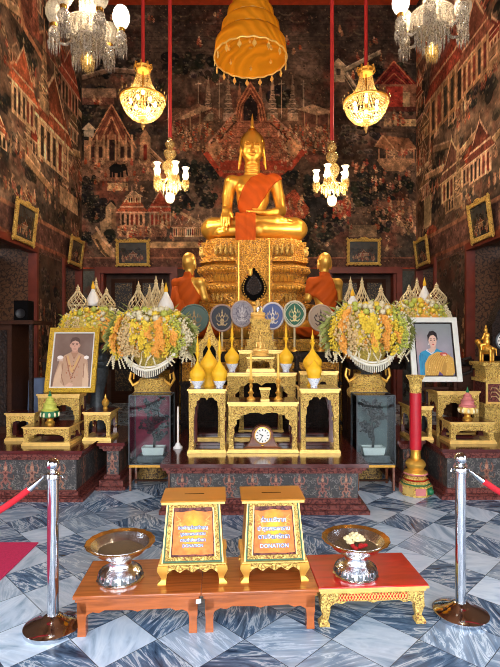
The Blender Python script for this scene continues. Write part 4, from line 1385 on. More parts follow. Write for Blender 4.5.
# ---------------------------------------------------------------- pedestal bowls
def pedestal_bowl(label, loc, contents):
    r = thing('pedestal_bowl', label, 'bowl', loc, 0, 'silver offering bowls')
    foot = [(0, 0), (.132, 0), (.134, .012), (.124, .02), (.120, .05), (.096, .066), (.080, .072), (.066, .09), (.064, .115), (.07, .125), (.062, .135), (.0, .135)]
    MB().lathe(foot, n=32, rf=lambda a, q, i: q * (1 + (.03 * math.cos(16 * a) if 1 < i < 6 else 0))).build('foot', M['silver'], r)
    pet = MB()
    for k in range(16):
        a = 2 * PI * k / 16
        Mt = Matrix.Rotation(a, 4, 'Z')
        pet.add([(.1285, -.018, .022), (.1285, .018, .022), (.122, .014, .05), (.104, 0, .064), (.122, -.014, .05)], [(0, 1, 2, 3, 4)], Mt)
    pet.build('petal_relief', M['silverdark'], r)
    dish = [(.06, .135), (.1, .14), (.14, .165), (.160, .195), (.170, .207), (.168, .211), (.158, .2), (.136, .172), (.1, .150), (0, .148)]
    MB().lathe(dish, n=40).build('dish', M['silver'], r)
    rim = [(.162, .199), (.192, .214), (.196, .218), (.192, .221), (.167, .209)]
    MB().lathe(rim, n=64, rf=lambda a, q, i: q * (1 + (.035 * abs(math.cos(9 * a)) if 0 < i < 4 else 0)), cap=False).build('scalloped_rim', M['brass'], r)
    if contents == 'ash':
        m = MB()
        m.lathe([(.128, .170), (.10, .178), (.05, .183), (0, .186)], n=24, rf=lambda a, q, i: q * (1 + .05 * math.sin(5 * a)))
        o = m.build('ash_filling', M['coins'], r)
    else:
        m = MB().lathe([(.128, .168), (.06, .172), (0, .173)], n=20); m.build('gilt_base', M['coins'], r)
        random.seed(3)
        for k in range(9):
            p = MB(); a = random.uniform(0, 6.28); q = random.uniform(.0, .055)
            c = (q * math.cos(a) - .005, q * math.sin(a) + .02, .192 + random.uniform(0, .025))
            for j in range(7):
                b = 2 * PI * j / 7
                p.sphere((c[0] + .014 * math.cos(b), c[1] + .014 * math.sin(b), c[2]), (.013, .013, .009), 7, 5)
            p.sphere((c[0], c[1], c[2] + .008), .012, 7, 5)
            p.build('flower', M['creampetal'], r)
        for k in range(8):
            p = MB(); a = random.uniform(3.6, 5.6); q = random.uniform(.03, .07)
            p.sphere((q * math.cos(a) - .01, q * math.sin(a), .186), (.018, .013, .010), 7, 5, Matrix.Rotation(.1 * k, 4, 'Z'))
            p.build('red_petal', M['redpetal'], r)
    return r

bl = pedestal_bowl('silver pedestal bowl filled with brown ash on the teak table', (px(120, 2.83), 2.84, .235), 'ash')
br = pedestal_bowl('silver pedestal bowl with cream and red flowers on the red table', (px(357, 2.86), 2.90, .232), 'flowers')

# ---------------------------------------------------------------- stanchions, ropes, carpet
def stanchion(label, loc):
    r = thing('rope_stanchion', label, 'stanchion', loc, 0, 'polished rope stanchions')
    MB().lathe([(0, 0), (.155, 0), (.158, .004), (.158, .024), (.15, .03), (.10, .046), (.06, .062), (.038, .078), (.0, .08)], n=48).build('base', M['chrome'], r)
    MB().lathe([(.031, .07), (.031, .86), (.0, .86)], n=24).build('post', M['chrome'], r)
    MB().lathe([(.0315, .845), (.036, .85), (.036, .872), (.03, .88), (.018, .884), (.016, .897), (0, .897)], n=24).build('collar', M['chrome'], r)
    MB().sphere((0, 0, .928), .036, 24, 16).build('ball_finial', M['chrome'], r)
    for k in range(2):
        a = k * PI
        m = MB()
        m.tube([(.034 * math.cos(a), 0, .865), (.052 * math.cos(a), 0, .868), (.056 * math.cos(a), 0, .852)], .005, 6)
        m.build('hook', M['chrome'], r)
    return r

SL = (px(53, 2.75), 2.75, 0); SR = (px(460.5, 2.88), 2.88, 0)
stanchion('polished steel stanchion at the left beside the teak table', SL)
stanchion('polished steel stanchion at the right beside the red table', SR)

def rope(label, a, b, sag):
    r = thing('velvet_rope', label, 'rope', a, 0, 'red velvet barrier ropes')
    d = Vector(b) - Vector(a)
    def q(t): return (d.x * t, d.y * t, d.z * t - sag * 4 * t * (1 - t))
    MB().tube([q(t) for t in np.linspace(.048, .952, 30)], .019, 10).build('velvet_sleeve', M['velvet'], r)
    for s in (0, 1):
        ts = np.linspace(.0, .05, 4) if s == 0 else np.linspace(.95, 1.0, 4)
        MB().tube([q(t) for t in ts], [.006, .012, .017, .021] if s == 0 else [.021, .017, .012, .006], 10).build('end_cap', M['chrome'], r)
    return r
rope('red velvet rope hanging from the left stanchion towards the left edge', (SL[0] - .056, SL[1], .855), (SL[0] - 1.55, SL[1] - .1, .855), .34)
rope('red velvet rope hanging from the right stanchion towards the right edge', (SR[0] + .056, SR[1], .855), (SR[0] + 1.55, SR[1] - .1, .855), .30)
stanchion('polished steel stanchion beyond the left end of the rope', (SL[0] - 1.606, SL[1] - .1, 0))
stanchion('polished steel stanchion beyond the right end of the rope', (SR[0] + 1.606, SR[1] - .1, 0))

tag(MB().box(-3.3, -1.685, .4, 3.88, 0, .008).build('carpet_runner', M['carpet']), 'crimson carpet runner on the marble floor at the left edge', 'carpet')

# ---------------------------------------------------------------- portraits
def portrait(label, X, D, zb, w, h, lean, frame_mat, painter, border, inner, rz=0.0, name='framed_portrait'):
    r = thing(name, label, 'framed portrait', (X, D, zb))
    r.rotation_euler = (-lean, 0, rz)
    hw = w / 2
    m = MB()
    for x0, x1, z0, z1 in ((-hw, -hw + border, 0, h), (hw - border, hw, 0, h), (-hw + border, hw - border, 0, border), (-hw + border, hw - border, h - border, h)):
        m.box(x0, x1, 0, .035, z0, z1)
    bevel(m.build('frame', frame_mat, r), .006, 2)
    MB().box(-hw + .01, hw - .01, .03, .045, .01, h - .01).build('backing', M['plainwood'], r)
    if inner:
        i = MB(); b = border
        for x0, x1, z0, z1 in ((-hw + b, -hw + b + .014, b, h - b), (hw - b - .014, hw - b, b, h - b), (-hw + b + .014, hw - b - .014, b, b + .014), (-hw + b + .014, hw - b - .014, h - b - .014, h - b)):
            i.box(x0, x1, .012, .03, z0, z1)
        i.build('inner_slip', inner, [o for o in r.children if o.name.startswith('frame')][0])
    c = painter(int((w - 2 * border) * 260), int((h - 2 * border) * 260))
    b = border + .004
    painted_sheet('picture', c, lambda u, v: (-hw + b + u * (w - 2 * b), .022 + 0 * u, h - b - v * (h - 2 * b)), M['print_'], r)
    return r

M['frame_gilt'] = carved('yellow gilt frame', (236, 192, 62), (150, 100, 24), 44, .35, .5, .8, .01, lo=.02, hi=.3)
def man_picture(W, H):
    c = Canvas(W, H, (122, 98, 86))
    n = fbm(H, W, 40, 3)[..., None]; c.a += (n - .5) * 26
    c.T = lambda x, y: (x * W, y * H)
    coat = (186, 148, 118); sh = (150, 112, 88); lt = (206, 172, 140)
    c.poly([(.06, 1), (.08, .8), (.18, .50), (.30, .41), (.44, .36), (.62, .36), (.76, .41), (.86, .50), (.92, .8), (.93, 1)], coat)
    c.poly([(.06, 1), (.10, .78), (.2, .56), (.27, .70), (.24, .9), (.36, .98), (.36, 1)], lt); c.poly([(.93, 1), (.9, .76), (.82, .56), (.77, .72), (.78, 1)], lt)
    c.line([(.27, .56), (.26, .8), (.34, .95)], .02 * W / W, sh); c.line([(.78, .56), (.79, .82)], .02, sh)
    c.poly([(.44, .37), (.53, .50), (.62, .37), (.60, .33), (.46, .33)], (168, 126, 98))
    for i in range(7): c.ell(.525, .46 + .07 * i, .013, .010, (112, 84, 60))
    c.line([(.36, .42), (.50, .72), (.66, .42)], .045, (204, 160, 104)); c.line([(.32, .43), (.49, .84), (.70, .43)], .02, (150, 98, 74))
    for k in range(16): c.ell(.36 + .3 * random.random(), .58 + .24 * random.random(), .016, .014, jit((176, 120, 90), 26))
    c.ell(.19, .455, .075, .035, (232, 222, 214)); c.ell(.83, .455, .06, .033, (232, 222, 214))
    for k in range(6): c.line([(.13 + .022 * k, .46), (.125 + .024 * k, .52)], .010, (224, 208, 196))
    c.rect(.46, .30, .60, .37, (186, 138, 114))
    c.ell(.525, .225, .105, .105, (206, 160, 136)); c.poly([(.425, .24), (.45, .31), (.50, .345), (.55, .345), (.60, .31), (.625, .24)], (204, 156, 132))
    c.ell(.415, .235, .022, .035, (196, 146, 122)); c.ell(.635, .235, .02, .035, (190, 140, 116))
    c.poly([(.41, .21), (.405, .14), (.45, .09), (.54, .08), (.61, .10), (.645, .15), (.635, .22), (.61, .17), (.52, .145), (.45, .165)], (92, 70, 60))
    for x in (.475, .572):
        c.ell(x, .222, .022, .008, (60, 42, 36)); c.line([(x - .03, .204), (x + .03, .202)], .010, (92, 66, 54))
    c.line([(.525, .225), (.515, .262), (.535, .265)], .010, (170, 118, 98)); c.line([(.49, .298), (.56, .298)], .012, (158, 88, 78))
    c.poly([(.36, .96), (.46, .90), (.56, .93), (.52, 1), (.38, 1)], (206, 164, 138))
    return c

def woman_picture(W, H):
    c = Canvas(W, H, (140, 142, 150))
    yy, xx = np.mgrid[0:H, 0:W]
    t = (yy / H)[..., None]
    c.a = np.array([134, 140, 138]) * (1 - t) + np.array([128, 122, 142]) * t
    q = np.exp(-(((xx / W - .05) / .3) ** 2 + ((yy / H - .45) / .25) ** 2))[..., None]
    c.a = c.a * (1 - q * .7) + np.array([196, 160, 156]) * q * .7
    q = np.exp(-(((xx / W - .75) / .3) ** 2 + ((yy / H - .5) / .25) ** 2))[..., None]
    c.a = c.a * (1 - q * .4) + np.array([184, 172, 180]) * q * .4
    c.T = lambda x, y: (x * W, y * H)
    blue = (44, 140, 176)
    c.poly([(.08, 1), (.08, .62), (.16, .54), (.30, .50), (.56, .48), (.70, .54), (.90, .62), (.93, 1)], blue)
    for k in range(6): c.line([(.12 + .03 * k, .56 + .01 * k), (.13 + .03 * k, .98)], .012, (30, 108, 146))
    c.poly([(.20, 1), (.22, .76), (.34, .62), (.56, .54), (.78, .56), (.96, .66), (.99, .9), (.9, 1)], (206, 158, 74))
    for k in range(9): c.line([(.24 + .05 * k, .98), (.32 + .06 * k, .72), (.50 + .05 * k, .58)], .012, (178, 124, 50))
    for k in range(40): c.ell(.26 + .66 * random.random(), .62 + .34 * random.random(), .012, .008, jit((226, 186, 104), 14))
    c.ell(.72, .585, .10, .035, (190, 82, 74)); c.ell(.74, .60, .05, .02, (222, 176, 150))
    c.poly([(.62, 1), (.66, .82), (.74, .70), (.78, .8), (.72, 1)], (180, 134, 60)); c.poly([(.52, 1), (.58, .9), (.66, .96), (.66, 1)], (96, 70, 110))
    c.line([(.28, .51), (.42, .58), (.50, .52)], .02, (214, 214, 220)); c.line([(.30, .50), (.48, .54)], .02, (200, 208, 216))
    c.rect(.40, .42, .53, .50, (206, 164, 142)); c.poly([(.32, .5), (.42, .46), (.54, .47), (.5, .53), (.40, .56)], (210, 170, 150))
    c.ell(.465, .33, .105, .125, (222, 180, 158)); c.poly([(.365, .34), (.40, .42), (.46, .465), (.52, .43), (.565, .35)], (218, 174, 152))
    c.poly([(.345, .36), (.335, .24), (.40, .16), (.50, .145), (.585, .19), (.60, .30), (.575, .36), (.565, .27), (.50, .225), (.42, .24), (.375, .29)], (34, 26, 28))
    for x in (.425, .515):
        c.ell(x, .325, .022, .009, (44, 30, 30)); c.line([(x - .03, .30), (x + .028, .298)], .009, (60, 40, 38))
    c.line([(.475, .33), (.468, .372), (.485, .375)], .008, (190, 140, 122)); c.ell(.472, .405, .028, .010, (178, 54, 56)); c.ell(.36, .40, .012, .014, (230, 226, 214))
    return c

random.seed(4)
portrait('gold framed portrait of a man in a pale dress uniform on the left gilt table', px(69, 5.66), 5.66, pz(394, 5.56) + .006, .60, .785, math.radians(14), M['frame_gilt'], man_picture, .055, M['whiteframe'])
zr = pz(391, 5.56)
wp = portrait('white framed portrait of a woman in blue and gold dress above the right gilt table', px(438, 5.62), 5.62, zr + .10, .585, .775, math.radians(13), M['whiteframe'], woman_picture, .062, M['darkwood'])
es = thing('picture_easel', 'small dark wooden easel under the white framed portrait', 'easel', (px(438, 5.62), 5.62, zr + .002))
for s in (-1, 1):
    MB().box(s * .19 - .02 - .0, s * .19 + .02, -.03, .14, 0, .03).build('foot', M['plainwood'], es)
    MB().box(s * .19 - .016, s * .19 + .016, -.028, .012, .03, .096).build('peg', M['plainwood'], es)
    MB().box(s * .19 - .016, s * .19 + .016, .17, .195, 0.0, .42).build('rear_post', M['plainwood'], es)
MB().box(-.21, .21, .1, .14, .0, .028).build('cross_bar', M['plainwood'], es)

def landscape(seed, W=84, H=64):
    random.seed(seed)
    c = Canvas(W, H, (44, 46, 44)); ground(c, 16, (58, 56, 50), 40)
    c.rect(0, 0, W, H * .35, (66, 68, 66), .6)
    for _ in range(7): tree(c, random.uniform(0, W), random.uniform(H * .3, H * .6), random.uniform(5, 10))
    house(c, W * .5, H * .7, W * .3, H * .34, (120, 66, 44), (140, 112, 84), 1)
    crowd(c, W * .1, H * .62, W * .9, H * .9, 34, 7)
    return c

def wall_picture(label, loc, w, h, lean, rz, seed):
    r = thing('framed_painting', label, 'painting', loc, 0, 'gilt framed paintings on the walls')
    r.rotation_euler = (lean, 0, rz)
    b = .06
    m = MB()
    for x0, x1, z0, z1 in ((-w / 2, -w / 2 + b, 0, h), (w / 2 - b, w / 2, 0, h), (-w / 2 + b, w / 2 - b, 0, b), (-w / 2 + b, w / 2 - b, h - b, h)):
        m.box(x0, x1, -.05, 0, z0, z1)
    for k in range(9):
        for z in (0.0, h): m.sphere((-w / 2 + w * k / 8, -.03, z), (.045, .025, .022), 7, 5)
    for k in range(7):
        for x in (-w / 2, w / 2): m.sphere((x, -.03, h * k / 6), (.022, .025, .045), 7, 5)
    m.sphere((0, -.035, h + .01), (.12, .03, .045), 10, 6)
    m.build('gilt_frame', M['goldcarve'], r)
    MB().box(-w / 2 + .02, w / 2 - .02, -.012, .004, .02, h - .02).build('backing', M['plainwood'], r)
    c = landscape(seed, int(w * 110), int(h * 110))
    painted_sheet('canvas', c, lambda u, v: (-w / 2 + b + u * (w - 2 * b), -.018 + 0 * u, h - b - v * (h - 2 * b)), M['print_'], r)
    return r

wall_picture('gilt framed painting on the back wall above the left door', (px(133.5, 11.93), 11.9, pz(266, 11.93)), .80, .62, .05, 0, 31)
wall_picture('gilt framed painting on the back wall above the right door', (px(363, 11.93), 11.9, pz(265, 11.93)), .80, .62, .05, 0, 32)
wall_picture('gilt framed painting on the left wall, the larger one nearer the camera', (-WX + .06, 8.73, pz(246, 9.12)), .80, .68, .11, PI / 2, 33)
wall_picture('gilt framed painting on the left wall, the smaller one near the corner', (-WX + .06, 11.3, pz(264, 11.2)), .80, .60, .12, PI / 2, 34)
wall_picture('gilt framed painting on the right wall, the larger one nearer the camera', (WX - .06, 8.43, pz(243, 8.79)), .76, .66, .13, -PI / 2, 35)
wall_picture('gilt framed painting on the right wall, the smaller one near the corner', (WX - .06, 11.3, pz(264, 11.2)), .80, .60, .12, -PI / 2, 36)

# ---------------------------------------------------------------- clock, candle stands, vessels
cl = thing('mantel_clock', 'walnut mantel clock with round white dial under the gilt altar table', 'clock', (px(262.5, 5.02), 5.06, CZ + .001))
prof = [(-.20, 0), (.20, 0), (.20, .03), (.165, .045), (.135, .085), (.11, .15)] + [(.112 * math.cos(a), .165 + .10 * math.sin(a)) for a in np.linspace(.1, PI - .1, 12)] + [(-.11, .15), (-.135, .085), (-.165, .045), (-.20, .03)]
bevel(MB().prism(prof, -.05, .05).build('case', M['clockwood'], cl), .004)
RX = Matrix.Rotation(PI / 2, 4, 'X')
MB().lathe([(0, 0), (.088, 0), (.088, .012), (.078, .014), (.076, .010)], n=36, M=Matrix.Translation((0, -.05, .16)) @ RX, cap=False).build('bezel', M['brass'], cl)
dl = MB().lathe([(0, .0105), (.077, .0105)], n=36, M=Matrix.Translation((0, -.05, .16)) @ RX, cap=False).build('dial', M['white'], cl)
mk = MB()
for k in range(12):
    a = 2 * PI * k / 12
    Mt = Matrix.Translation((0, -.0615, .16)) @ Matrix.Rotation(a, 4, 'Y')
    mk.box(-.004, .004, -.0005, .0005, .050, .068, Mt)
mk.build('hour_marks', M['ink'], dl)
for nm, L, a, w in (('hour_hand', .036, -1.05, .004), ('minute_hand', .056, -2.65, .003)):
    MB().box(-w, w, -.0008, .0008, -.008, L, Matrix.Translation((0, -.063, .16)) @ Matrix.Rotation(a, 4, 'Y')).build(nm, M['ink'], dl)
MB().sphere((0, -.052, .055), (.016, .006, .012), 10, 6).build('brass_boss', M['brass'], cl)

def candlestick(label, x, D, zb, ytop, ymid, ref):
    r = thing('altar_candlestick', label, 'candlestick', (px(x, D), D + .05, zb), 0, 'candlesticks on the altar table')
    zt, zm = pz(ytop, D) - zb, pz(ymid, D) - zb
    MB().lathe([(0, 0), (.045, 0), (.046, .012), (.03, .03), (.018, .04), (.022, .06), (.034, .075), (.02, .09), (.013, .12), (.022, zm * .66), (.012, zm * .75), (.028, zm * .9), (.03, zm * .97), (.02, zm), (0, zm)], n=16).build('stand', M['goldsoft'], r)
    MB().lathe([(.0125, zm - .01), (.0125, zt), (.004, zt + .004), (0, zt + .006)], n=10).build('candle', M['candle'], r)
    return r
AZ = pz(402, 4.92) + .001
candlestick('tall yellow candle on a gilt stand, left of the incense pot', 251, 5.03, AZ, 354, 379, 0)
candlestick('tall yellow candle on a gilt stand, right of the incense pot', 278.5, 5.03, AZ, 354, 379, 0)
ip = thing('incense_pot', 'small square gilt incense pot between the two candles', 'incense pot', (px(265, 5.03), 5.06, AZ))
MB().frustum(.036, .036, .012, .052, .052, .115).build('bowl', M['goldfine'], ip)
MB().box(-.058, .058, -.058, .058, .115, .128).build('rim', M['goldedge'], ip)
MB().box(-.045, .045, -.045, .045, 0, .012).build('foot', M['goldedge'], ip)
wc = thing('thin_candle', 'thin white candle in a small round holder on the central plinth', 'candle', (px(178, 5.15), 5.15, .471))
MB().lathe([(0, 0), (.05, 0), (.05, .012), (.03, .03), (.022, .055), (0, .055)], n=16).build('holder', M['white'], wc)
MB().lathe([(.011, .05), (.011, .38), (.008, .44), (0, .442)], n=10).build('candle', M['whitewax'], wc)

# tall crimson candle on the floor
tc_ = thing('giant_candle', 'tall crimson candle with gold crown on a tiered base on the marble floor', 'candle', (px(415.5, 5.13), 5.13, 0))
MB().lathe([(0, 0), (.165, 0), (.17, .02), (.165, .10), (.15, .11), (0, .11)], n=8, a0=PI / 8).build('octagonal_foot', M['goldcarve'], tc_)
for k, mt in enumerate(('pinkstone', 'greenpaint', 'goldedge', 'pinkstone', 'greenpaint', 'goldedge', 'pinkstone', 'goldedge')):
    MB().box(-.052, .052, -.003, .003, .02, .09, Matrix.Rotation(2 * PI * k / 8, 4, 'Z') @ Matrix.Translation((0, -.156, 0))).build('painted_panel', M[mt], tc_)
MB().lathe([(.15, .11), (.145, .125), (.125, .15), (.13, .165), (.11, .18), (.10, .20), (0, .20)], n=8, a0=PI / 8).build('carved_tier', M['goldcarve'], tc_)
MB().lathe([(.151, .108), (.156, .116), (.151, .124)], n=8, a0=PI / 8, cap=False).build('green_band', M['greenpaint'], tc_)
MB().lathe([(.128, .148), (.136, .158), (.130, .168)], n=8, a0=PI / 8, cap=False).build('red_band', M['redlac'], tc_)
MB().lathe([(.10, .198), (.126, .214), (.121, .226)], n=20, cap=False).build('pink_band', M['pinkstone'], tc_)
MB().lathe([(.10, .20), (.122, .215), (.118, .235), (.09, .25), (.08, .262), (.10, .29), (.105, .315), (.085, .35), (.06, .36), (0, .36)], n=24).build('lotus_tier', M['goldsoft'], tc_)
MB().lathe([(.052, .36), (.056, .38), (.05, .40), (.05, .45), (.058, .458), (.058, .47), (0, .47)], n=20).build('gold_neck', M['gold'], tc_)
MB().lathe([(.06, .465), (.06, 1.06), (0, 1.06)], n=24).build('wax_column', M['redwax'], tc_)
MB().lathe([(.058, 1.055), (.062, 1.07), (.058, 1.10), (.062, 1.12), (.064, 1.19), (.098, 1.245), (.07, 1.225), (.04, 1.19), (0, 1.18)], n=24, rf=lambda a, q, i: q * (1 + (.10 * math.cos(8 * a) if 4 <= i <= 6 else 0))).build('gold_crown', M['goldcarve'], tc_)
gm = MB().sphere((.115, -.115, .05), .035, 10, 8); gm.build('green_boss', M['greenpaint'], tc_)

def tiered_vessel(label, x, D, zb, mats):
    r = thing('tiered_vessel', label, 'vessel', (px(x, D), D, zb), 0)
    MB().lathe([(0, 0), (.05, 0), (.052, .012), (.035, .03), (.032, .045), (.05, .06), (0, .06)], n=16).build('foot', M['gold'], r)
    m = MB().lathe([(.05, .058), (.092, .075), (.096, .10), (.088, .135), (.075, .14), (0, .14)], n=20, rf=lambda a, q, i: q * (1 + .05 * math.cos(10 * a)))
    m.build('bowl', mats[0], r)
    b = MB()
    for k in range(10):
        a = 2 * PI * k / 10; b.sphere((.092 * math.cos(a), .092 * math.sin(a), .10), (.014, .014, .026), 7, 5)
    b.build('petals', mats[2], r)
    MB().lathe([(.086, .138), (.092, .15), (.07, .165), (.066, .20), (.074, .212), (.05, .228), (.04, .25), (.045, .262), (.02, .285), (.01, .30), (0, .31)], n=16).build('lid', mats[1], r)
    MB().lathe([(.016, .295), (.02, .31), (.01, .325), (.006, .35), (0, .36)], n=10).build('finial', mats[3], r)
    return r
tiered_vessel('green and yellow tiered vessel on the front gilt table at the left', 50, 5.28, pz(427, 5.07) + .001, (M['greenpaint'], M['limeflower'], M['creampetal'], M['greenpaint']))
tiered_vessel('pink tiered vessel on the front gilt table at the right', 467.5, 5.34, pz(422, 5.17) + .001, (M['goldedge'], M['pinkstone'], M['creampetal'], M['greenpaint']))
lu = thing('lidded_urn', 'small gilt lidded urn on the table at the right end of the left plinth', 'urn', (px(106, 5.6), 5.58, pz(412, 5.32) + .001))
MB().lathe([(0, 0), (.03, 0), (.02, .02), (.04, .05), (.042, .075), (.0, .078)], n=14).build('bowl', M['goldsoft'], lu)
MB().lathe([(.042, .077), (.03, .1), (.012, .12), (.014, .135), (0, .17)], n=14).build('lid', M['goldsoft'], lu)

# ---------------------------------------------------------------- glass cases
def glass_case(label, x0, x1, D, depth, back_mat):
    r = thing('glass_case', label, 'display case', ((x0 + x1) / 2, D + depth / 2, 0), 0, 'glass display cases beside the altar')
    w, d = (x1 - x0) / 2, depth / 2
    z0, z1 = .285, 1.02
    e = .005
    m = MB()
    for sx in (-1, 1):
        for sy in (-1, 1):
            m.box(sx * w - e, sx * w + e, sy * d - e, sy * d + e, z0, z1)
    for z in (z0, z1):
        for s in (-1, 1): m.box(-w, w, s * d - e, s * d + e, z - e, z + e).box(s * w - e, s * w + e, -d, d, z - e, z + e)
    m.build('metal_edging', M['silverdark'], r)
    MB().box(-w, w, -d - .006, -d + .006, z0 - .034, z0 - .006).build('brass_rail', M['brass'], r)
    MB().box(-w + .009, w - .009, -d + .009, d - .009, z0 - .03, z0 - .004).build('shelf_board', M['plainwood'], r)
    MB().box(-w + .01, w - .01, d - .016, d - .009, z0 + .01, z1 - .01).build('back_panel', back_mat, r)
    for nm, b in (('front_pane', (-w + .01, w - .01, -d - .002, -d + .002, z0 + .01, z1 - .01)), ('side_pane', (-w - .002, -w + .002, -d + .01, d - .01, z0 + .01, z1 - .01)), ('side_pane', (w - .002, w + .002, -d + .01, d - .01, z0 + .01, z1 - .01)), ('top_pane', (-w + .01, w - .01, -d + .01, d - .01, z1 - .002, z1 + .002))):
        MB().box(*b).build(nm, M['glass'], r)
    for sx in (-1, 1):
        for sy in (-1, 1):
            MB().box(sx * (w - .012) - .012, sx * (w - .012) + .012, sy * (d - .012) - .012, sy * (d - .012) + .012, 0, z0 - .03).build('leg', M['clockwood'], r)
    MB().box(-w + .024, w - .024, -.01, .01, .06, .08).build('stretcher', M['plainwood'], r)
    return r
M['caseback1'] = solid('rose carpet reflection', (136, 44, 66), .7, 0, .3, 14)  # red carpet mirrored in the glass, painted as the back panel's colour
M['caseback2'] = solid('grey green cloth lining', (92, 106, 106), .7, 0, .12, 6)
CL = (px(129, 5.2), px(170, 5.2)); CR = (px(357, 5.2), px(395, 5.2))
glass_case('glass display case with a painted rose reflection beside the central plinth', CL[0], CL[1], 5.2, .29, M['caseback1'])
glass_case('glass display case with grey lining beside the central plinth', CR[0], CR[1], 5.2, .29, M['caseback2'])

M['twig'] = solid('blackened silver', (26, 28, 30), .5, .1, .3, 40)
def silver_tree(label, X, D, zb, seed):
    random.seed(seed)
    r = thing('silver_tree', label, 'ornament', (X, D, zb), 0, 'silver ornament trees in the glass cases')
    t = MB().lathe([(0, 0), (.15, 0), (.16, .02), (.17, .07), (.175, .085), (.16, .085), (.15, .07), (0, .06)], n=4, a0=PI / 4, sy=.6)
    t.build('tray', M['white'], r)
    MB().box(-.16, .16, -.1, .1, -.07, -.002).build('step_block', M['silverdark'], r)
    b = MB(); l = MB()
    b.tube([(0, 0, .05), (.01, 0, .18), (-.01, 0, .34), (.0, 0, .58)], [.016, .013, .010, .004], 7)
    for k in range(24):
        z = random.uniform(.13, .52); a = random.uniform(0, 2 * PI); L = random.uniform(.10, .19) * (1.2 - z)
        p = [(0, 0, z), (L * .5 * math.cos(a), L * .3 * math.sin(a), z + .05), (L * math.cos(a), L * .5 * math.sin(a), z + random.uniform(.03, .12))]
        b.tube(p, [.009, .007, .004], 5)
        for j in range(9):
            t_ = random.uniform(.3, 1.1)
            c = (p[2][0] * t_ + random.uniform(-.02, .02), p[2][1] * t_ + random.uniform(-.015, .015), z + (p[2][2] - z) * t_ + random.uniform(-.025, .03))
            l.sphere(c, (random.uniform(.011, .022), .006, random.uniform(.011, .022)), 6, 4)
    b.build('branches', M['twig'], r); l.build('leaves', M['twig'], r)
    return r
silver_tree('silver ornament tree on a tray inside the left glass case', sum(CL) / 2 + .02, 5.34, .362, 1)
silver_tree('silver ornament tree on a tray inside the right glass case', sum(CR) / 2, 5.34, .362, 2)

# ---------------------------------------------------------------- dark furniture at the sides
cb = thing('carved_cabinet', 'dark carved wooden cabinet against the left wall', 'cabinet', (-3.22, 5.98, PZ + .001))
MB().box(-.42, .40, -.22, .25, 0, 1.29).build('carcass', M['plainwood'], cb)
MB().box(-.47, .68, -.27, .27, 1.29, 1.335).build('top_board', M['plainwood'], cb)
for k in range(2):
    MB().box(-.38 + k * .39, -.04 + k * .39, -.24, -.22, .08, 1.22).build('door', M['darkwood'], cb)
    MB().box(-.33 + k * .39, -.09 + k * .39, -.25, -.24, .7, 1.15).build('carved_panel', M['stonecarve'] if 0 else M['darkwood'], cb)
MB().box(.62, .66, -.25, -.21, 0, 1.29).build('post', M['darkwood'], cb)
sp = thing('loudspeaker', 'small black loudspeaker on the dark carved cabinet', 'loudspeaker', (px(24, 6.0), 6.0, PZ + 1.337))
bevel(MB().box(-.085, .085, -.09, .09, 0, .25).build('enclosure', M['black'], sp), .008)
MB().lathe([(0, .002), (.055, .002), (.06, .006), (.052, 0)], n=20, M=Matrix.Translation((0, -.09, .09)) @ RX, cap=False).build('driver', M['ink'], sp)
m = MB()
rings = []
for z, q in ((.0, .13), (.3, .115), (.58, .11), (.62, .10)):
    rings.append([(q * (1 + .10 * math.cos(7 * a) * (1 - z)) * math.cos(a), q * .7 * math.sin(a), z) for a in np.linspace(0, 2 * PI, 40, endpoint=False)])
tag(m.loft(rings).build('draped_stool', M['bluecloth'], None, (px(36, 6.1), 6.15, PZ + .001)), 'stool hidden under a grey blue cloth behind the gilt tables', 'stool')

# gold group on a carved pedestal at the right edge
pd = thing('carved_pedestal', 'gilt and dark red carved pedestal at the right edge', 'pedestal', (px(496, 5.9), 5.95, PZ + .001))
zt = pz(362, 5.9) - PZ
MB().box(-.20, .20, -.17, .17, 0, .10).box(-.18, .18, -.15, .15, .10, .30).box(-.2, .2, -.17, .17, .30, .34).build('gilt_base', M['goldfine'], pd)
MB().box(-.165, .165, -.14, .14, .34, .60).build('body', M['maroon'], pd)
fm = MB()
for x0, x1, z0, z1 in ((-.17, -.145, .34, .60), (.145, .17, .34, .60), (-.145, .145, .34, .362), (-.145, .145, .578, .60)): fm.box(x0, x1, -.148, -.138, z0, z1)
fm.build('gilt_border', M['goldedge'], pd)
lf = MB()
for s in (-1, 1):
    for k in range(3):
        lf.tube([(0, -.142, .38 + .05 * k), (s * .05, -.146, .43 + .05 * k), (s * .10, -.142, .43 + .05 * k), (s * .11, -.142, .40 + .05 * k)], [.014, .012, .009, .003], 6, flat=.5)
lf.tube([(0, -.142, .37), (.01, -.144, .45), (0, -.142, .56)], [.014, .012, .004], 6).build('carved_leaves', M['pinkflower'], pd)
cp_ = MB().box(-.20, .20, -.17, .17, .60, .64).box(-.17, .17, -.14, .14, .64, .75).box(-.19, .19, -.16, .16, .75, .79).box(-.22, .22, -.19, .19, .79, zt)
cp_.build('gilt_capital', M['goldcarve'], pd)
bc = thing('black_ornate_clock', 'black ornate clock with a white dial at the right edge', 'clock', (px(502, 6.22), 6.22, PZ + .001))
MB().box(-.2, .2, -.07, .1, 0, .9).build('trunk', M['black'], bc)
pr = [(-.16, .9), (.16, .9), (.17, 1.28), (.13, 1.36), (.10, 1.46), (.05, 1.54), (0, 1.64), (-.05, 1.54), (-.10, 1.46), (-.13, 1.36), (-.17, 1.28)]
MB().prism(pr, -.08, .1).build('hood', M['darkwood'], bc)
zc = pz(341, 6.15) - PZ
MB().lathe([(.105, 0), (.128, 0), (.128, .012), (.112, .016), (.105, .008)], n=32, M=Matrix.Translation((0, -.08, zc)) @ RX, cap=False).build('bezel', M['silverdark'], bc)
dl2 = MB().lathe([(0, .006), (.108, .006)], n=32, M=Matrix.Translation((0, -.08, zc)) @ RX, cap=False).build('dial', M['white'], bc)
mk = MB()
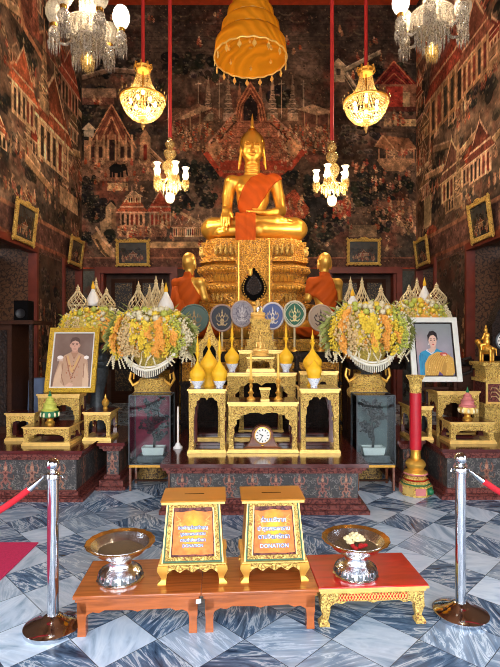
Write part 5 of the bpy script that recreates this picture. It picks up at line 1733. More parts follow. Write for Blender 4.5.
for k in range(12):
    mk.box(-.006, .006, -.0005, .0005, .075, .096, Matrix.Translation((0, -.0875, zc)) @ Matrix.Rotation(2 * PI * k / 12, 4, 'Y'))
mk.build('hour_marks', M['ink'], dl2)
for a, L in ((-.9, .06), (.4, .085)):
    MB().box(-.004, .004, -.0006, .0006, -.01, L, Matrix.Translation((0, -.0885, zc)) @ Matrix.Rotation(a, 4, 'Y')).build('hand', M['ink'], dl2)
dd = thing('carved_stand', 'dark carved wooden stand behind the white framed portrait', 'stand', (px(463, 6.23), 6.24, PZ + .001))
MB().box(-.1, .1, -.08, .08, 0, .72).build('trunk', M['plainwood'], dd)
MB().tube([(-.05, -.1, .66), (.06, -.1, .70), (.09, -.1, .80), (.05, -.1, .88), (-.03, -.1, .86), (-.04, -.1, .80)], [.02, .022, .022, .02, .016, .01], 8).build('scroll', M['darkwood'], dd)
MB().box(-.12, .12, -.09, .09, .72, .76).build('shelf', M['plainwood'], dd)
# ---------------------------------------------------------------- the large seated Buddha
def buddha_body():
    B = Body((-1.06, -.92, -.03), (1.06, .42, 2.02), .0145)
    # pelvis, belly, chest
    B.ell((0, .06, .24), (.34, .27, .24), .05)
    B.ell((-.01, .05, .50), (.225, .20, .26), .06)
    B.ell((-.02, .05, .80), (.30, .21, .30), .06)
    B.ell((-.16, -.07, .93), (.17, .13, .13), .08).ell((.13, -.07, .93), (.17, .13, .13), .08)
    B.ell((-.03, .05, 1.06), (.42, .17, .13), .07)
    B.ell((-.40, .05, 1.06), (.135, .14, .13), .06).ell((.36, .05, 1.06), (.135, .14, .13), .06)
    # neck with three folds
    B.cap((-.03, .05, 1.10), (-.03, .03, 1.45), .145, .13, .05)
    for z in (1.20, 1.27, 1.34): B.ell((-.03, .01, z), (.145, .145, .028), .02)
    # legs: thighs out to the knees, shins crossing, one foot on top
    B.chain([(-.22, .08, .24), (-.70, -.28, .20)], [.23, .19], .06).chain([(.22, .08, .24), (.70, -.28, .20)], [.23, .19], .06)
    B.ell((-.76, -.30, .185), (.17, .17, .155), .06).ell((.76, -.30, .185), (.17, .17, .155), .06)
    B.chain([(.74, -.36, .13), (.1, -.60, .115), (-.42, -.56, .12)], [.145, .125, .09], .03)
    B.chain([(-.74, -.36, .20), (-.1, -.56, .245), (.34, -.50, .27)], [.145, .12, .085], .03)
    B.chain([(.34, -.50, .285), (.44, -.47, .30), (.60, -.43, .285)], [.075, .075, .05], .03)
    for k in range(5):
        B.cap((.58, -.40 - .028 * k + .02, .30), (.66, -.39 - .025 * k + .02, .285), .024, .016, .012)
    B.chain([(-.40, -.56, .11), (-.58, -.50, .09), (-.68, -.44, .08)], [.08, .06, .04], .03)
    # right arm (seen on the left): down to the shin
    B.chain([(-.425, .05, 1.05), (-.475, .04, .82), (-.485, -.02, .56)], [.12, .105, .088], .025)
    B.chain([(-.485, -.02, .56), (-.48, -.30, .48), (-.48, -.50, .44)], [.088, .078, .06], .03)
    B.ell((-.48, -.57, .395), (.075, .05, .085), .03)
    for k, (dx, L) in enumerate(((-.058, .17), (-.019, .20), (.021, .19), (.058, .155))):
        x = -.48 + dx
        B.chain([(x, -.60, .37), (x + dx * .12, -.665, .30), (x + dx * .16, -.70, .30 - L * .8)], [.027, .024, .016], .012)
    B.chain([(-.41, -.57, .41), (-.37, -.64, .36), (-.36, -.67, .30)], [.027, .024, .018], .012)
    # left arm (seen on the right): bent, hand in the lap
    B.chain([(.39, .05, 1.05), (.455, .05, .80), (.49, -.02, .56)], [.12, .105, .088], .025)
    B.chain([(.49, -.02, .56), (.37, -.30, .46), (.20, -.43, .42)], [.088, .078, .06], .03)
    B.ell((.10, -.48, .42), (.11, .075, .045), .03)
    for k in range(4):
        B.chain([(.03, -.53 + .038 * k, .425), (-.06, -.52 + .036 * k, .43), (-.13, -.50 + .034 * k, .445)], [.024, .022, .016], .012)
    B.chain([(.10, -.42, .45), (.03, -.41, .49), (-.02, -.42, .50)], [.026, .022, .016], .012)
    # head
    hx = -.03
    B.ell((hx, .03, 1.70), (.205, .215, .235), .05)
    B.ell((hx, -.02, 1.57), (.185, .195, .205), .05)
    B.ell((hx, -.10, 1.425), (.085, .085, .06), .05)
    for s in (-1, 1):
        B.ell((hx + s * .09, -.115, 1.52), (.075, .06, .09), .06)                     # cheek
        B.ell((hx + s * .212, .03, 1.56), (.024, .06, .13), .015)                       # ear
        B.chain([(hx + s * .215, .02, 1.50), (hx + s * .225, .01, 1.38), (hx + s * .245, .0, 1.28)], [.03, .028, .018], .015)
        br = [(hx + s * .02, -.228, 1.625), (hx + s * .07, -.218, 1.668), (hx + s * .125, -.185, 1.665), (hx + s * .165, -.13, 1.63)]
        B.chain(br, [.007, .009, .008, .005], .014)
        B.ell((hx + s * .08, -.19, 1.60), (.056, .026, .026), .014)                    # lowered lid
        B.ell((hx + s * .082, -.213, 1.580), (.058, .016, .007), .006, sub=True)
        B.ell((hx + s * .028, -.232, 1.515), (.02, .018, .016), .012)
    B.chain([(hx, -.215, 1.635), (hx, -.24, 1.57), (hx, -.262, 1.518)], [.014, .02, .027], .016)
    for z, w, q in ((1.468, .062, .014), (1.447, .050, .013)):
        B.ell((hx, -.213, z), (w, .032, q), .008)
    for s in (-1, 1): B.ell((hx + s * .066, -.195, 1.472), (.016, .016, .010), .008)
    B.ell((hx, -.232, 1.458), (.058, .012, .003), .004, sub=True)
    return B

BB = buddha_body()
BX, BD, BZ = px(254, 8.72), 8.76, 3.322
bud = thing('buddha_statue', 'large golden seated Buddha with saffron sash on the high gilt throne', 'statue', (BX, BD, BZ))
bud.scale = (1, 1, 1.065)
body_me = BB.mesh('body')
link_mesh('body', body_me, M['gold'], bud, sharp=0)
HB = Body((-.32, -.26, 1.5), (.28, .36, 2.12), .013)
HB.ell((-.03, .055, 1.725), (.228, .215, .215), .02).ell((-.03, .06, 1.935), (.088, .088, .06), .012)
X, Y, Z = HB.grid()
front = (Y + .11) * -1 - np.maximum(0, (Z - 1.80)) * 1.9
HB.d = np.maximum(HB.d, np.maximum(front, 1.56 - Z))
M['curls'] = None
m_, nt_, b_ = nodes_of('gold curls')
tcn = N(nt_, 'ShaderNodeTexCoord'); von = N(nt_, 'ShaderNodeTexVoronoi', i_Scale=30.0); nt_.links.new(tcn.outputs['Object'], von.inputs['Vector'])
bpn = N(nt_, 'ShaderNodeBump', i_Strength=1.0, i_Distance=.012, invert=True); nt_.links.new(von.outputs['Distance'], bpn.inputs['Height']); nt_.links.new(bpn.outputs[0], b_.inputs['Normal'])
b_.inputs['Base Color'].default_value = (*srgb(226, 168, 64), 1); b_.inputs['Metallic'].default_value = 1; b_.inputs['Roughness'].default_value = .3
M['curls'] = m_
link_mesh('hair', HB.mesh('hair'), M['curls'], bud, sharp=0)
MB().lathe([(.028, 1.975), (.042, 2.0), (.036, 2.03), (.026, 2.06), (.030, 2.09), (.020, 2.14), (.010, 2.2), (0, 2.25)], c=(-.03, .06, 0), n=14, rf=lambda a, q, i: q * (1 + .12 * math.cos(6 * a + i))).build('flame_finial', M['gold'], bud)
# saffron sash: the body pushed out a little, kept inside the sash outline
poly = [(.02, 1.13), (.10, 1.18), (.20, 1.24), (.36, 1.25), (.56, 1.14), (.47, 1.08), (.34, .98), (.12, .66), (-.10, .36), (-.31, .33), (-.325, .50), (-.285, .72), (-.20, .90), (-.06, 1.10)]
X, Y, Z = BB.grid()
pd2 = polygon_sdf(X + 0 * Z, Z + 0 * X, poly)
thick = .022 + .004 * np.sin((X * .75 + Z * .66) * 38)
sash = np.maximum(BB.d - thick.astype(np.float32), pd2.astype(np.float32))
# leave out the forearm and hand of the lap arm
arm_cut = (.30 - X) * .9 + np.maximum(0, .2 + Y) * 0
sash = np.maximum(sash, np.where((Z < .62) & (X > .14), 1.0, -1.0))
sash = np.maximum(sash, np.where((Y < -.36) & (Z < .9), .05, -1.0))
link_mesh('robe', BB.mesh('robe', np.ascontiguousarray(sash.astype(np.float32))), M['robe'], bud, sharp=0)
m = MB()                                            # end of the sash lying over the lap and hanging in front
cols = 18
rows = [(-.30, .40, .50), (-.42, .425, .45), (-.56, .405, .40), (-.685, .36, .36), (-.735, .28, .30), (-.742, .16, .22), (-.745, .03, .16), (-.755, -.10, .1)]
V = []; Fc = []
for off in (0, .016):
    for i, (y, z, _) in enumerate(rows):
        for j in range(cols + 1):
            u = j / cols
            w = .008 * math.sin(u * 17 + i * .3)
            V.append((-.315 + .335 * u + (.01 * i if 0 else 0), y - w - (0 if off == 0 else -off * .7), z - (0 if off == 0 else off * .7) + w * .4))
n1 = len(rows) * (cols + 1)
for i in range(len(rows) - 1):
    for j in range(cols):
        a = i * (cols + 1) + j
        Fc.append((a, a + cols + 1, a + cols + 2, a + 1)); Fc.append((n1 + a, n1 + a + 1, n1 + a + cols + 2, n1 + a + cols + 1))
for i in range(len(rows) - 1):
    for j in (0, cols):
        a = i * (cols + 1) + j; Fc.append((a, a + cols + 1, n1 + a + cols + 1, n1 + a))
for j in range(cols):
    for i in (0, len(rows) - 1):
        a = i * (cols + 1) + j; Fc.append((a, a + 1, n1 + a + 1, n1 + a))
m.add(V, Fc); m.build('sash_end', M['robe'], bud)

# ---------------------------------------------------------------- throne
def redent(hx, hy, z, c=(0, 0)):
    s = .11 * hx
    q = [(hx, hy - 2 * s), (hx - s, hy - 2 * s), (hx - s, hy - s), (hx - 2 * s, hy - s), (hx - 2 * s, hy)]
    pts = q + [(-x, y) for x, y in q[::-1]] + [(-x, -y) for x, y in q] + [(x, -y) for x, y in q[::-1]]
    return [(c[0] + x, c[1] + y, z) for x, y in pts]

TX, TD = px(254, 7.98), 8.85
th = thing('buddha_throne', 'tall tiered gilt throne with rows of carved petals under the large Buddha', 'throne', (TX, TD, 1.622))
def zz(y): return pz(y, 7.98) - 1.622
tiers = [
    ('throne_seat', [(.80, 262), (.90, 261), (.90, 257), (.83, 255), (.84, 246), (.87, 243), (.87, 240), (.80, 239.5), (.80, 237)]),
    ('upper_tier', [(.82, 282), (.84, 281), (.84, 274), (.90, 272), (.93, 269), (.93, 266), (.84, 264), (.80, 262)]),
    ('middle_tier', [(.86, 303), (.88, 302), (.88, 293), (.94, 291), (.99, 288), (.99, 285), (.88, 283), (.82, 282)]),
    ('lower_tier', [(.98, 339), (1.02, 338), (1.02, 326), (.95, 323), (.95, 312), (1.0, 309), (1.02, 306), (1.02, 304.5), (.86, 303)]),
]
for nm, pr in tiers:
    MB().loft([redent(q * 1.017, .80 + (q - .80) * .8, max(0, zz(y))) for q, y in pr]).build(nm, M['goldthrone'], th, sharp=30)
def petal_row(parent, name, hx, hy, z0, z1, n, mat, out=.035, figure=False):
    h = z1 - z0
    def one(m, x, y, ang, w):
        Mt = Matrix.Translation((x, y, z0)) @ Matrix.Rotation(ang, 4, 'Z')
        if figure:
            m.sphere((0, -out * .5, h * .40), (w * .36, out, h * .42), 8, 6, Mt); m.sphere((0, -out * .8, h * .86), (w * .2, out * .7, h * .15), 7, 5, Mt)
            for s in (-1, 1): m.tube([(s * w * .3, -out * .8, h * .55), (s * w * .46, -out, h * .8)], w * .09, 5, M=Mt)
        else:
            m.add([(-w * .45, 0, 0), (w * .45, 0, 0), (w * .42, -out * .6, h * .45), (0, -out, h), (-w * .42, -out * .6, h * .45), (0, -out * 1.3, h * .35), (0, -out * .2, 0)],
                  [(0, 6, 5, 4), (6, 1, 2, 5), (4, 5, 3), (5, 2, 3)], Mt)
    s = .11 * hx
    L = 2 * (hx - 2 * s)
    ny = max(3, int(n * hy / hx)); Ly = 2 * (hy - 2 * s)
    for side in range(4):
        m = MB()
        for k in range(n if side < 2 else ny):
            if side < 2: one(m, -L / 2 + L * (k + .5) / n, (-hy, hy)[side], (0, PI)[side], L / n)
            else: one(m, (hx, -hx)[side - 2], -Ly / 2 + Ly * (k + .5) / ny, (PI / 2, -PI / 2)[side - 2], Ly / ny)
        m.build(name, mat, parent, sharp=50)
for (hx, y0, y1, n, fg) in ((.845, 254.5, 244, 16, True), (.845, 281, 274, 22, False), (.885, 302, 293.5, 20, True), (.955, 322.5, 312, 18, True), (.90, 272, 268.5, 30, False), (.96, 290.5, 287, 30, False), (1.02, 337, 327, 20, False)):
    petal_row(th, 'figure_row' if fg else 'petal_row', hx * 1.017, .80 + (hx - .80) * .8, zz(y0), zz(y1), n, M['goldcarve'] if fg else M['goldsoft'], .05 if fg else .035, fg)
cpnl = MB().box(-.26, .26, -.965, -.6, zz(318), zz(241)).box(-.30, .30, -.93, -.6, zz(318), zz(246))
cpnl.prism([(-.42, zz(318)), (.42, zz(318)), (.40, zz(303)), (.50, zz(297)), (.42, zz(294)), (.33, zz(300)), (.24, zz(303)), (-.24, zz(303)), (-.33, zz(300)), (-.42, zz(294)), (-.50, zz(297)), (-.40, zz(303))], -.985, -.6)
cpnl.box(-.12, .12, -1.04, -.9, zz(311), zz(304.5))
cpnl.build('centre_panel', M['goldthrone'], th)
eb = MB()
for x in (-.25, .25): eb.box(x - .011, x + .011, -.98, -.95, zz(318), zz(243))
eb.build('panel_edge', M['goldsoft'], th)

lp = thing('leaf_plaque', 'black leaf shaped plaque with gold edging on the front of the throne', 'plaque', (px(254, 7.86), 7.86, pz(301, 7.86)))
lp.scale = (1.15, 1, 1.04)
def leaf(k):
    q = []
    for t in np.linspace(0, 1, 15):
        z = .515 * t; w = .178 * k * (math.sin(PI * min(1, t * 1.0) ** .72) ** .9 if t < 1 else 0)
        q.append((max(w, .004), z))
    return q
def leafpoly(k, z0, sc): 
    L = leaf(k); return [(x, z0 + z * sc) for x, z in L] + [(-x, z0 + z * sc) for x, z in L[::-1]]
MB().prism(leafpoly(1.0, 0, 1), -.03, .015).build('leaf_board', M['black'], lp)
MB().prism(leafpoly(.62, .09, .62), -.036, -.03).build('inner_leaf', M['darkwood'], lp)
dm = MB()
for x, z in leaf(.86)[1:-1]:
    for s in (-1, 1): dm.sphere((s * x, -.034, z), (.011, .006, .011), 6, 4)
dm.build('gold_studs', M['goldsoft'], lp)
dm = MB()
for x, z in leaf(.5)[2:-2:2]:
    for s in (-1, 1): dm.sphere((s * x, -.038, .1 + z * .6), (.008, .005, .008), 6, 4)
dm.build('inner_studs', M['silverdark'], lp)
MB().lathe([(.0, -.075), (.05, -.06), (.045, -.02), (.02, 0), (0, .01)], n=12, sy=.5).build('gilt_foot', M['goldsoft'], lp)
MB().sphere((-.05, -.034, .44), (.03, .012, .06), 8, 6).build('gold_flame', M['goldsoft'], lp)

# ---------------------------------------------------------------- stepped dais
ds = thing('stepped_dais', 'stepped carved dais behind the altar tables carrying throne and disciples', 'dais', (px(256, 7), 6.36, 0))
def step_block(nm, x0, x1, y0, y1, z0, z1, bands, mat):
    m = MB().box(x0, x1, y0, y1, z0, z1)
    for a, b, o in bands: m.box(x0 - o, x1 + o, y0 - o, y1, a, b)
    m.build(nm, mat, ds)
step_block('lower_step', -1.0, 1.1, .02, .52, 0, 1.45, [(1.39, 1.45, .03), (1.33, 1.36, .015), (1.02, 1.06, .02), (.5, .54, .02)], M['darkwood'])
MB().box(-.98, 1.08, -.005, .03, 1.07, 1.32).build('gilt_frieze', M['goldthrone'], ds)
step_block('upper_step', -1.62, 1.70, .52, 3.6, 0, 1.62, [(1.56, 1.62, .03), (1.50, 1.53, .015)], M['goldthrone'])

# ---------------------------------------------------------------- kneeling disciples
def disciple(label, X, D, rz, band):
    B = Body((-.40, -.62, -.03), (.40, .40, 1.40), .0125)
    B.ell((0, .05, .20), (.21, .19, .17), .05).ell((0, .03, .42), (.155, .12, .20), .06).ell((0, .03, .66), (.185, .125, .21), .06).ell((0, .03, .84), (.22, .10, .08), .06)
    B.cap((0, .03, .84), (0, .0, 1.04), .072, .062, .03)
    for s in (-1, 1):
        B.ell((s * .205, .03, .835), (.075, .075, .07), .04)
        B.chain([(s * .215, .03, .83), (s * .25, -.02, .60)], [.062, .052], .03).chain([(s * .25, -.02, .60), (s * .13, -.17, .68), (s * .028, -.235, .77)], [.05, .04, .03], .02)
        B.ell((s * .02, -.25, .84), (.018, .03, .07), .015)
        for k in range(4): B.cap((s * .018, -.265 + .018 * k, .87), (s * .012, -.268 + .016 * k, .955 - .01 * abs(k - 1.5)), .010, .007, .006)
        B.cap((s * .026, -.235, .82), (s * .02, -.215, .89), .012, .008, .006)
        B.chain([(s * .10, .04, .20), (s * .19, -.40, .13)], [.135, .10], .04).chain([(s * .19, -.38, .10), (s * .13, .26, .075)], [.085, .065], .03)
        B.ell((s * .12, .30, .05), (.05, .09, .045), .03)
    hx, hz = 0, 1.15
    B.ell((0, .015, 1.17), (.098, .118, .125), .03).ell((0, -.015, 1.11), (.085, .095, .115), .03)
    for s in (-1, 1):
        B.chain([(s * .098, .015, 1.17), (s * .104, .01, 1.10), (s * .104, .0, 1.045)], [.022, .02, .014], .01)
        B.ell((s * .036, -.098, 1.13), (.026, .014, .010), .008); B.chain([(s * .012, -.112, 1.145), (s * .04, -.106, 1.162), (s * .07, -.085, 1.15)], [.006, .007, .005], .006)
    B.chain([(0, -.105, 1.145), (0, -.125, 1.10)], [.008, .014], .008)
    B.ell((0, -.105, 1.062), (.03, .014, .008), .006)
    r = thing('disciple_statue', label, 'statue', (X, D, 1.630), rz, 'kneeling disciples beside the throne')
    link_mesh('body', B.mesh('body'), M['goldsoft'], r, sharp=0)
    X_, Y_, Z_ = B.grid()
    fold = (.014 + .005 * np.sin((X_ * .7 + Z_ * .6 + Y_ * .3) * 60)).astype(np.float32)
    if band:      # sash from the left shoulder to the right hip, back left bare below it
        pl = [(-.06, .99), (.10, 1.0), (.34, .86), (.33, .70), (.16, .60), (-.06, .36), (-.20, .22), (-.36, .20), (-.30, .46), (-.19, .62), (-.10, .84)]
        reg = polygon_sdf(X_ + 0 * Z_, Z_ + 0 * X_, pl)
        reg = np.minimum(reg, Z_ - .17 + 0 * X_)
    else:         # robe over the left shoulder and the whole lower body
        reg = np.maximum(-(X_ - (-.06 - (.96 - Z_) * .42)), Z_ - 1.0)
        reg = np.minimum(reg, Z_ - .30 + 0 * X_)
    reg = np.maximum(reg, np.where((Y_ < -.18) & (Z_ > .55), 1.0, -1.0) + 0 * X_)
    arm = np.where((X_ < -.20) & (Z_ > .45), 1.0, -1.0) + 0 * Y_
    reg = np.maximum(np.broadcast_to(reg, B.d.shape), arm)
    d = np.maximum(B.d - fold, reg.astype(np.float32)).astype(np.float32)
    link_mesh('robe', B.mesh('robe', np.ascontiguousarray(d)), M['robe'], r, sharp=0)
    if not band:
        # fall of cloth from the shoulder down the left side to the dais
        m = MB(); rings = []
        for z, hx2, y0, y1, cx in ((.0, .30, -.30, .42, .08), (.3, .25, -.14, .24, .08), (.55, .18, -.08, .18, .12), (.78, .10, -.06, .14, .17)):
            rings.append([(cx + hx2 * math.cos(a) * (1 + .05 * math.sin(9 * a)), (y0 + y1) / 2 + (y1 - y0) / 2 * math.sin(a) * (1 + .05 * math.sin(9 * a)), z) for a in np.linspace(0, 2 * PI, 48, endpoint=False)])
        m.loft(rings).build('robe_fall', M['robe'], r, sharp=0)
    return r
disciple('kneeling golden disciple left of the throne, robe covering the whole left side', px(189.5, 7.3), 7.32, PI - .45, False)
disciple('kneeling golden disciple right of the throne, saffron sash across a bare back', px(324.5, 7.3), 7.32, PI + .25, True)

# ---------------------------------------------------------------- small Buddhas on gilt stands
def small_buddha(label, X, D, z, s, robe):
    r = thing('small_buddha_statue', label, 'statue', (X, D, z))
    MB().lathe([(0, 0), (.105, 0), (.11, .01), (.085, .022), (.09, .04), (.105, .05), (.09, .056), (0, .056)], n=20, sy=.75).build('lotus_seat', M['goldedge'], r)
    for ch in bud.children:
        if ch.name.startswith('sash') or (not robe and ch.name.startswith('robe')): continue
        c = ch.copy(); COL.objects.link(c); c.parent = r
        c.scale = (s, s, s); c.location = (0, .12 * s, .055)
        if ch.name.startswith('body'):
            c.material_slots[0].link = 'OBJECT'; c.material_slots[0].material = M['goldedge']
        if ch.name.startswith('robe'):
            c.material_slots[0].link = 'OBJECT'; c.material_slots[0].material = M['silver']
    return r
tz = pz(372.5, 5.5)
table_at('small gilt stand under the lower small Buddha', 246, 275, 5.6, tz + .001, 357, .22, group=G1, arch=.6)
small_buddha('small golden Buddha on the gilt stand just above the incense pot', px(260.5, 5.7), 5.71, pz(357, 5.6) + .002, .098, False)
t2 = table_at('gilt table at the back of the central plinth under the tiered stand', 238, 284, 5.95, .472, 350, .3, group=G1, arch=.8)
st = thing('tiered_stand', 'tiered gilt stand under the upper small Buddha', 'stand', (px(260.5, 6.1), 6.1, pz(350, 5.95) + .002))
hs = pz(320, 6.1) - pz(350, 5.95)
m1 = MB()
for q, z0, z1 in ((.195, 0, .04), (.17, .04, .10), (.18, .10, .13)): m1.box(-q, q, -q * .65, q * .65, z0, z1)
m1.build('lower_tier', M['goldfine'], st)
m1 = MB()
for q, z0, z1 in ((.14, .13, .20), (.155, .20, .225)): m1.box(-q, q, -q * .65, q * .65, z0, z1)
m1.build('middle_tier', M['goldcarve'], st)
m1 = MB()
for q, z0, z1 in ((.115, .225, hs - .03), (.13, hs - .03, hs)): m1.box(-q, q, -q * .65, q * .65, z0, z1)
m1.build('upper_tier', M['goldcarve'], st)
small_buddha('small golden Buddha with silver robe on the tiered stand in front of the fans', px(258, 6.1), 6.1, pz(320, 6.1) + .003, .100, True)
table_at('gilt side table behind the yellow cones at the left', 189, 224, 5.5, .472, 379, .36, group=G1, arch=.8)
table_at('gilt side table behind the yellow cones at the right', 299, 339, 5.5, .472, 371, .36, group=G1, arch=.8)
sh = thing('shrine_frame', 'pointed gilt shrine frame behind the yellow cones at the left', 'shrine', (px(209.5, 5.66), 5.68, pz(379, 5.5) + .002))
arch = [(-.15, 0), (.15, 0), (.15, .08), (.125, .12), (.13, .3), (.145, .36), (.11, .42), (.07, .46), (.04, .53), (.0, .66), (-.04, .53), (-.07, .46), (-.11, .42), (-.145, .36), (-.13, .3), (-.125, .12), (-.15, .08)]
MB().prism(arch, -.03, .05).build('gilt_arch', M['goldfine'], sh)
MB().prism([(-.075, .13), (.075, .13), (.075, .31), (.04, .37), (0, .40), (-.04, .37), (-.075, .31)], -.036, -.03).build('dark_picture', M['black'], sh)
sd = thing('dark_statuette', 'small dark standing statuette right of the right-hand back cone', 'statuette', (px(297, 5.62), 5.64, pz(372, 5.5) + .004))
D_ = Body((-.10, -.09, -.02), (.10, .09, .26), .006)
D_.ell((0, 0, .012), (.055, .045, .016), .01).chain([(0, 0, .01), (0, 0, .1), (0, 0, .15)], [.034, .026, .032], .015).ell((0, 0, .16), (.045, .026, .025), .012).ell((0, 0, .205), (.02, .022, .025), .01)
for s in (-1, 1): D_.chain([(s * .042, 0, .16), (s * .05, -.01, .11), (s * .015, -.04, .12)], [.014, .012, .009], .008)
link_mesh('body', D_.mesh('body'), M['darkwood'], sd, sharp=0)

# gold rider group at the right edge
gs = thing('gold_statuette', 'small golden figure seated on a four legged mount on the carved pedestal', 'statuette', (px(487, 5.9), 5.91, PZ + .003 + pz(362, 5.9) - PZ), -.95)
gs.scale = (.82, .82, 1.0)
G_ = Body((-.18, -.14, -.01), (.18, .14, .48), .008)
G_.ell((0, 0, .15), (.105, .06, .06), .03)
for sx in (-1, 1):
    for sy in (-1, 1): G_.chain([(sx * .075, sy * .03, .13), (sx * .08, sy * .034, .06), (sx * .078, sy * .034, .012)], [.028, .017, .018], .012)
G_.chain([(-.08, 0, .17), (-.125, 0, .23)], [.04, .034], .02).ell((-.14, 0, .245), (.045, .03, .032), .02).chain([(.1, 0, .17), (.14, 0, .15), (.15, 0, .08)], [.014, .012, .008], .01)
link_mesh('mount', G_.mesh('mount'), M['gold'], gs, sharp=0)
R_ = Body((-.16, -.14, .14), (.16, .14, .48), .007)
R_.ell((.0, 0, .24), (.05, .042, .06), .02).ell((-.005, 0, .32), (.055, .036, .04), .02).ell((-.012, 0, .385), (.028, .03, .034), .012).ell((-.012, 0, .425), (.014, .014, .03), .01)
for s in (-1, 1):
    R_.chain([(.0, s * .035, .215), (-.05, s * .07, .2), (-.035, s * .075, .13)], [.026, .02, .014], .012)
    R_.chain([(-.005, s * .05, .33), (-.02, s * .075, .28), (-.07, s * .045, .27)], [.017, .014, .011], .01)
link_mesh('rider', R_.mesh('rider'), M['gold'], gs, sharp=0)
# ---------------------------------------------------------------- chandeliers
def drop(mb, x, y, z, L, r):
    vs = [(x, y, z), (x + r, y, z - L * .3), (x, y + r, z - L * .3), (x - r, y, z - L * .3), (x, y - r, z - L * .3), (x, y, z - L)]
    mb.add(vs, [(0, 1, 2), (0, 2, 3), (0, 3, 4), (0, 4, 1), (5, 2, 1), (5, 3, 2), (5, 4, 3), (5, 1, 4)])

def fringe(mb, c, r, z, n, L, w, rows=1, gap=0.0):
    for q in range(rows):
        for k in range(n):
            a = 2 * PI * (k + .5 * (q % 2)) / n
            drop(mb, c[0] + r * math.cos(a), c[1] + r * math.sin(a), z - q * gap, L, w)

def lamp_light(name, loc, power, col, radius, parent):
    l = bpy.data.lights.new(name, 'POINT')
    l.energy = power; l.color = col; l.shadow_soft_size = radius
    o = bpy.data.objects.new(name, l); COL.objects.link(o); o.location = loc; o.parent = parent
    return o

WARM = (1.0, .80, .56)
def crystal_chandelier(label, x, D, ybot, lit, phase):
    z0 = pz(ybot, D)
    r = thing('crystal_chandelier', label, 'chandelier', (px(x, D), D, z0), 0, 'large crystal chandeliers with opal globes')
    top = ZC - z0
    MB().tube([(0, 0, .9), (0, 0, top)], .012, 8).build('hanging_rod', M['brass'], r)
    MB().lathe([(0, .2), (.03, .21), (.05, .26), (.03, .32), (.05, .40), (.09, .46), (.06, .52), (.055, .62), (.09, .68), (.085, .74), (.10, .80), (.05, .86), (.03, .9), (0, .92)], n=18).build('glass_column', M['crystal'], r)
    MB().lathe([(.05, .30), (.17, .335), (.175, .345), (.05, .36)], n=24).build('lower_tray', M['crystal'], r)
    MB().lathe([(.05, .47), (.21, .50), (.215, .51), (.05, .53)], n=28).build('upper_tray', M['crystal'], r)
    m = MB()
    fringe(m, (0, 0), .205, .50, 20, .17, .015); fringe(m, (0, 0), .165, .49, 14, .22, .014); fringe(m, (0, 0), .165, .335, 17, .16, .014); fringe(m, (0, 0), .12, .33, 12, .22, .013)
    fringe(m, (0, 0), .09, .24, 11, .16, .013); fringe(m, (0, 0), .085, .82, 12, .28, .011); fringe(m, (0, 0), .07, .6, 14, .14, .009)
    tag(m.build('crystal_fringe', M['crystal'], r, sharp=10), kind='stuff')
    b = MB(); fringe(b, (0, 0), .055, .20, 12, .19, .016); fringe(b, (0, 0), .025, .20, 6, .21, .014)
    b.build('lit_drop_cluster', M['crystalwarm'], r, sharp=10)
    MB().sphere((0, 0, .15), (.035, .035, .05), 10, 8).build('bulb', M['bulb'], r)
    for k in range(6):
        a = phase + k * PI / 3
        ca, sa = math.cos(a), math.sin(a)
        R = .335
        pts = [(.06, .42), (.14, .34), (.22, .285), (.29, .30), (R, .36)]
        am = MB().tube([(q * ca, q * sa, z) for q, z in pts], [.014, .016, .017, .016, .014], 8).build('arm', M['crystal'], r)
        c = (R * ca, R * sa)
        MB().lathe([(.01, .33), (.05, .345), (.062, .37), (.058, .40), (.05, .41), (.055, .425), (.04, .45), (.03, .46), (0, .46)], c=(c[0], c[1], 0), n=14).build('glass_cup', M['crystal'], am)
        MB().lathe([(.02, .455), (.036, .46), (.04, .49), (.03, .50), (0, .5)], c=(c[0], c[1], 0), n=14).build('brass_gallery', M['brass'], am)
        MB().lathe([(.034, .495), (.062, .525), (.084, .575), (.088, .62), (.078, .67), (.056, .71), (.036, .725), (0, .725)], c=(c[0], c[1], 0), n=20).build('globe', M['globe'] if k in lit else M['opal'], am)
        f = MB(); fringe(f, c, .055, .345, 9, .15, .012); fringe(f, c, .025, .335, 4, .17, .011); fringe(f, c, .052, .42, 12, .06, .007)
        f.build('cup_drops', M['crystal'], am, sharp=10)
    lamp_light('lamp_glow', (0, -.0, .62), GLOW * .6, WARM, .18, r)
    return r
crystal_chandelier('large crystal chandelier with opal globes hanging at the upper left corner', 88, 5.0, 74, (0,), .12)
crystal_chandelier('large crystal chandelier with opal globes hanging at the upper right corner', 432, 5.0, 64, (3, 4), .1)
# two unseen copies, added out of view to light the altar and floor
for x_, lb in ((-1.9, 'added unseen crystal chandelier lighting the left of the hall'), (1.9, 'added unseen crystal chandelier lighting the right of the hall')):
    c_ = place_copy([o for o in bpy.data.objects if o.name == 'crystal_chandelier'][0], lb, (x_, 3.2, 5.5))
    for ch in c_.children:
        if ch.type == 'LIGHT': ch.data = ch.data.copy(); ch.data.energy = GLOW * 2.6

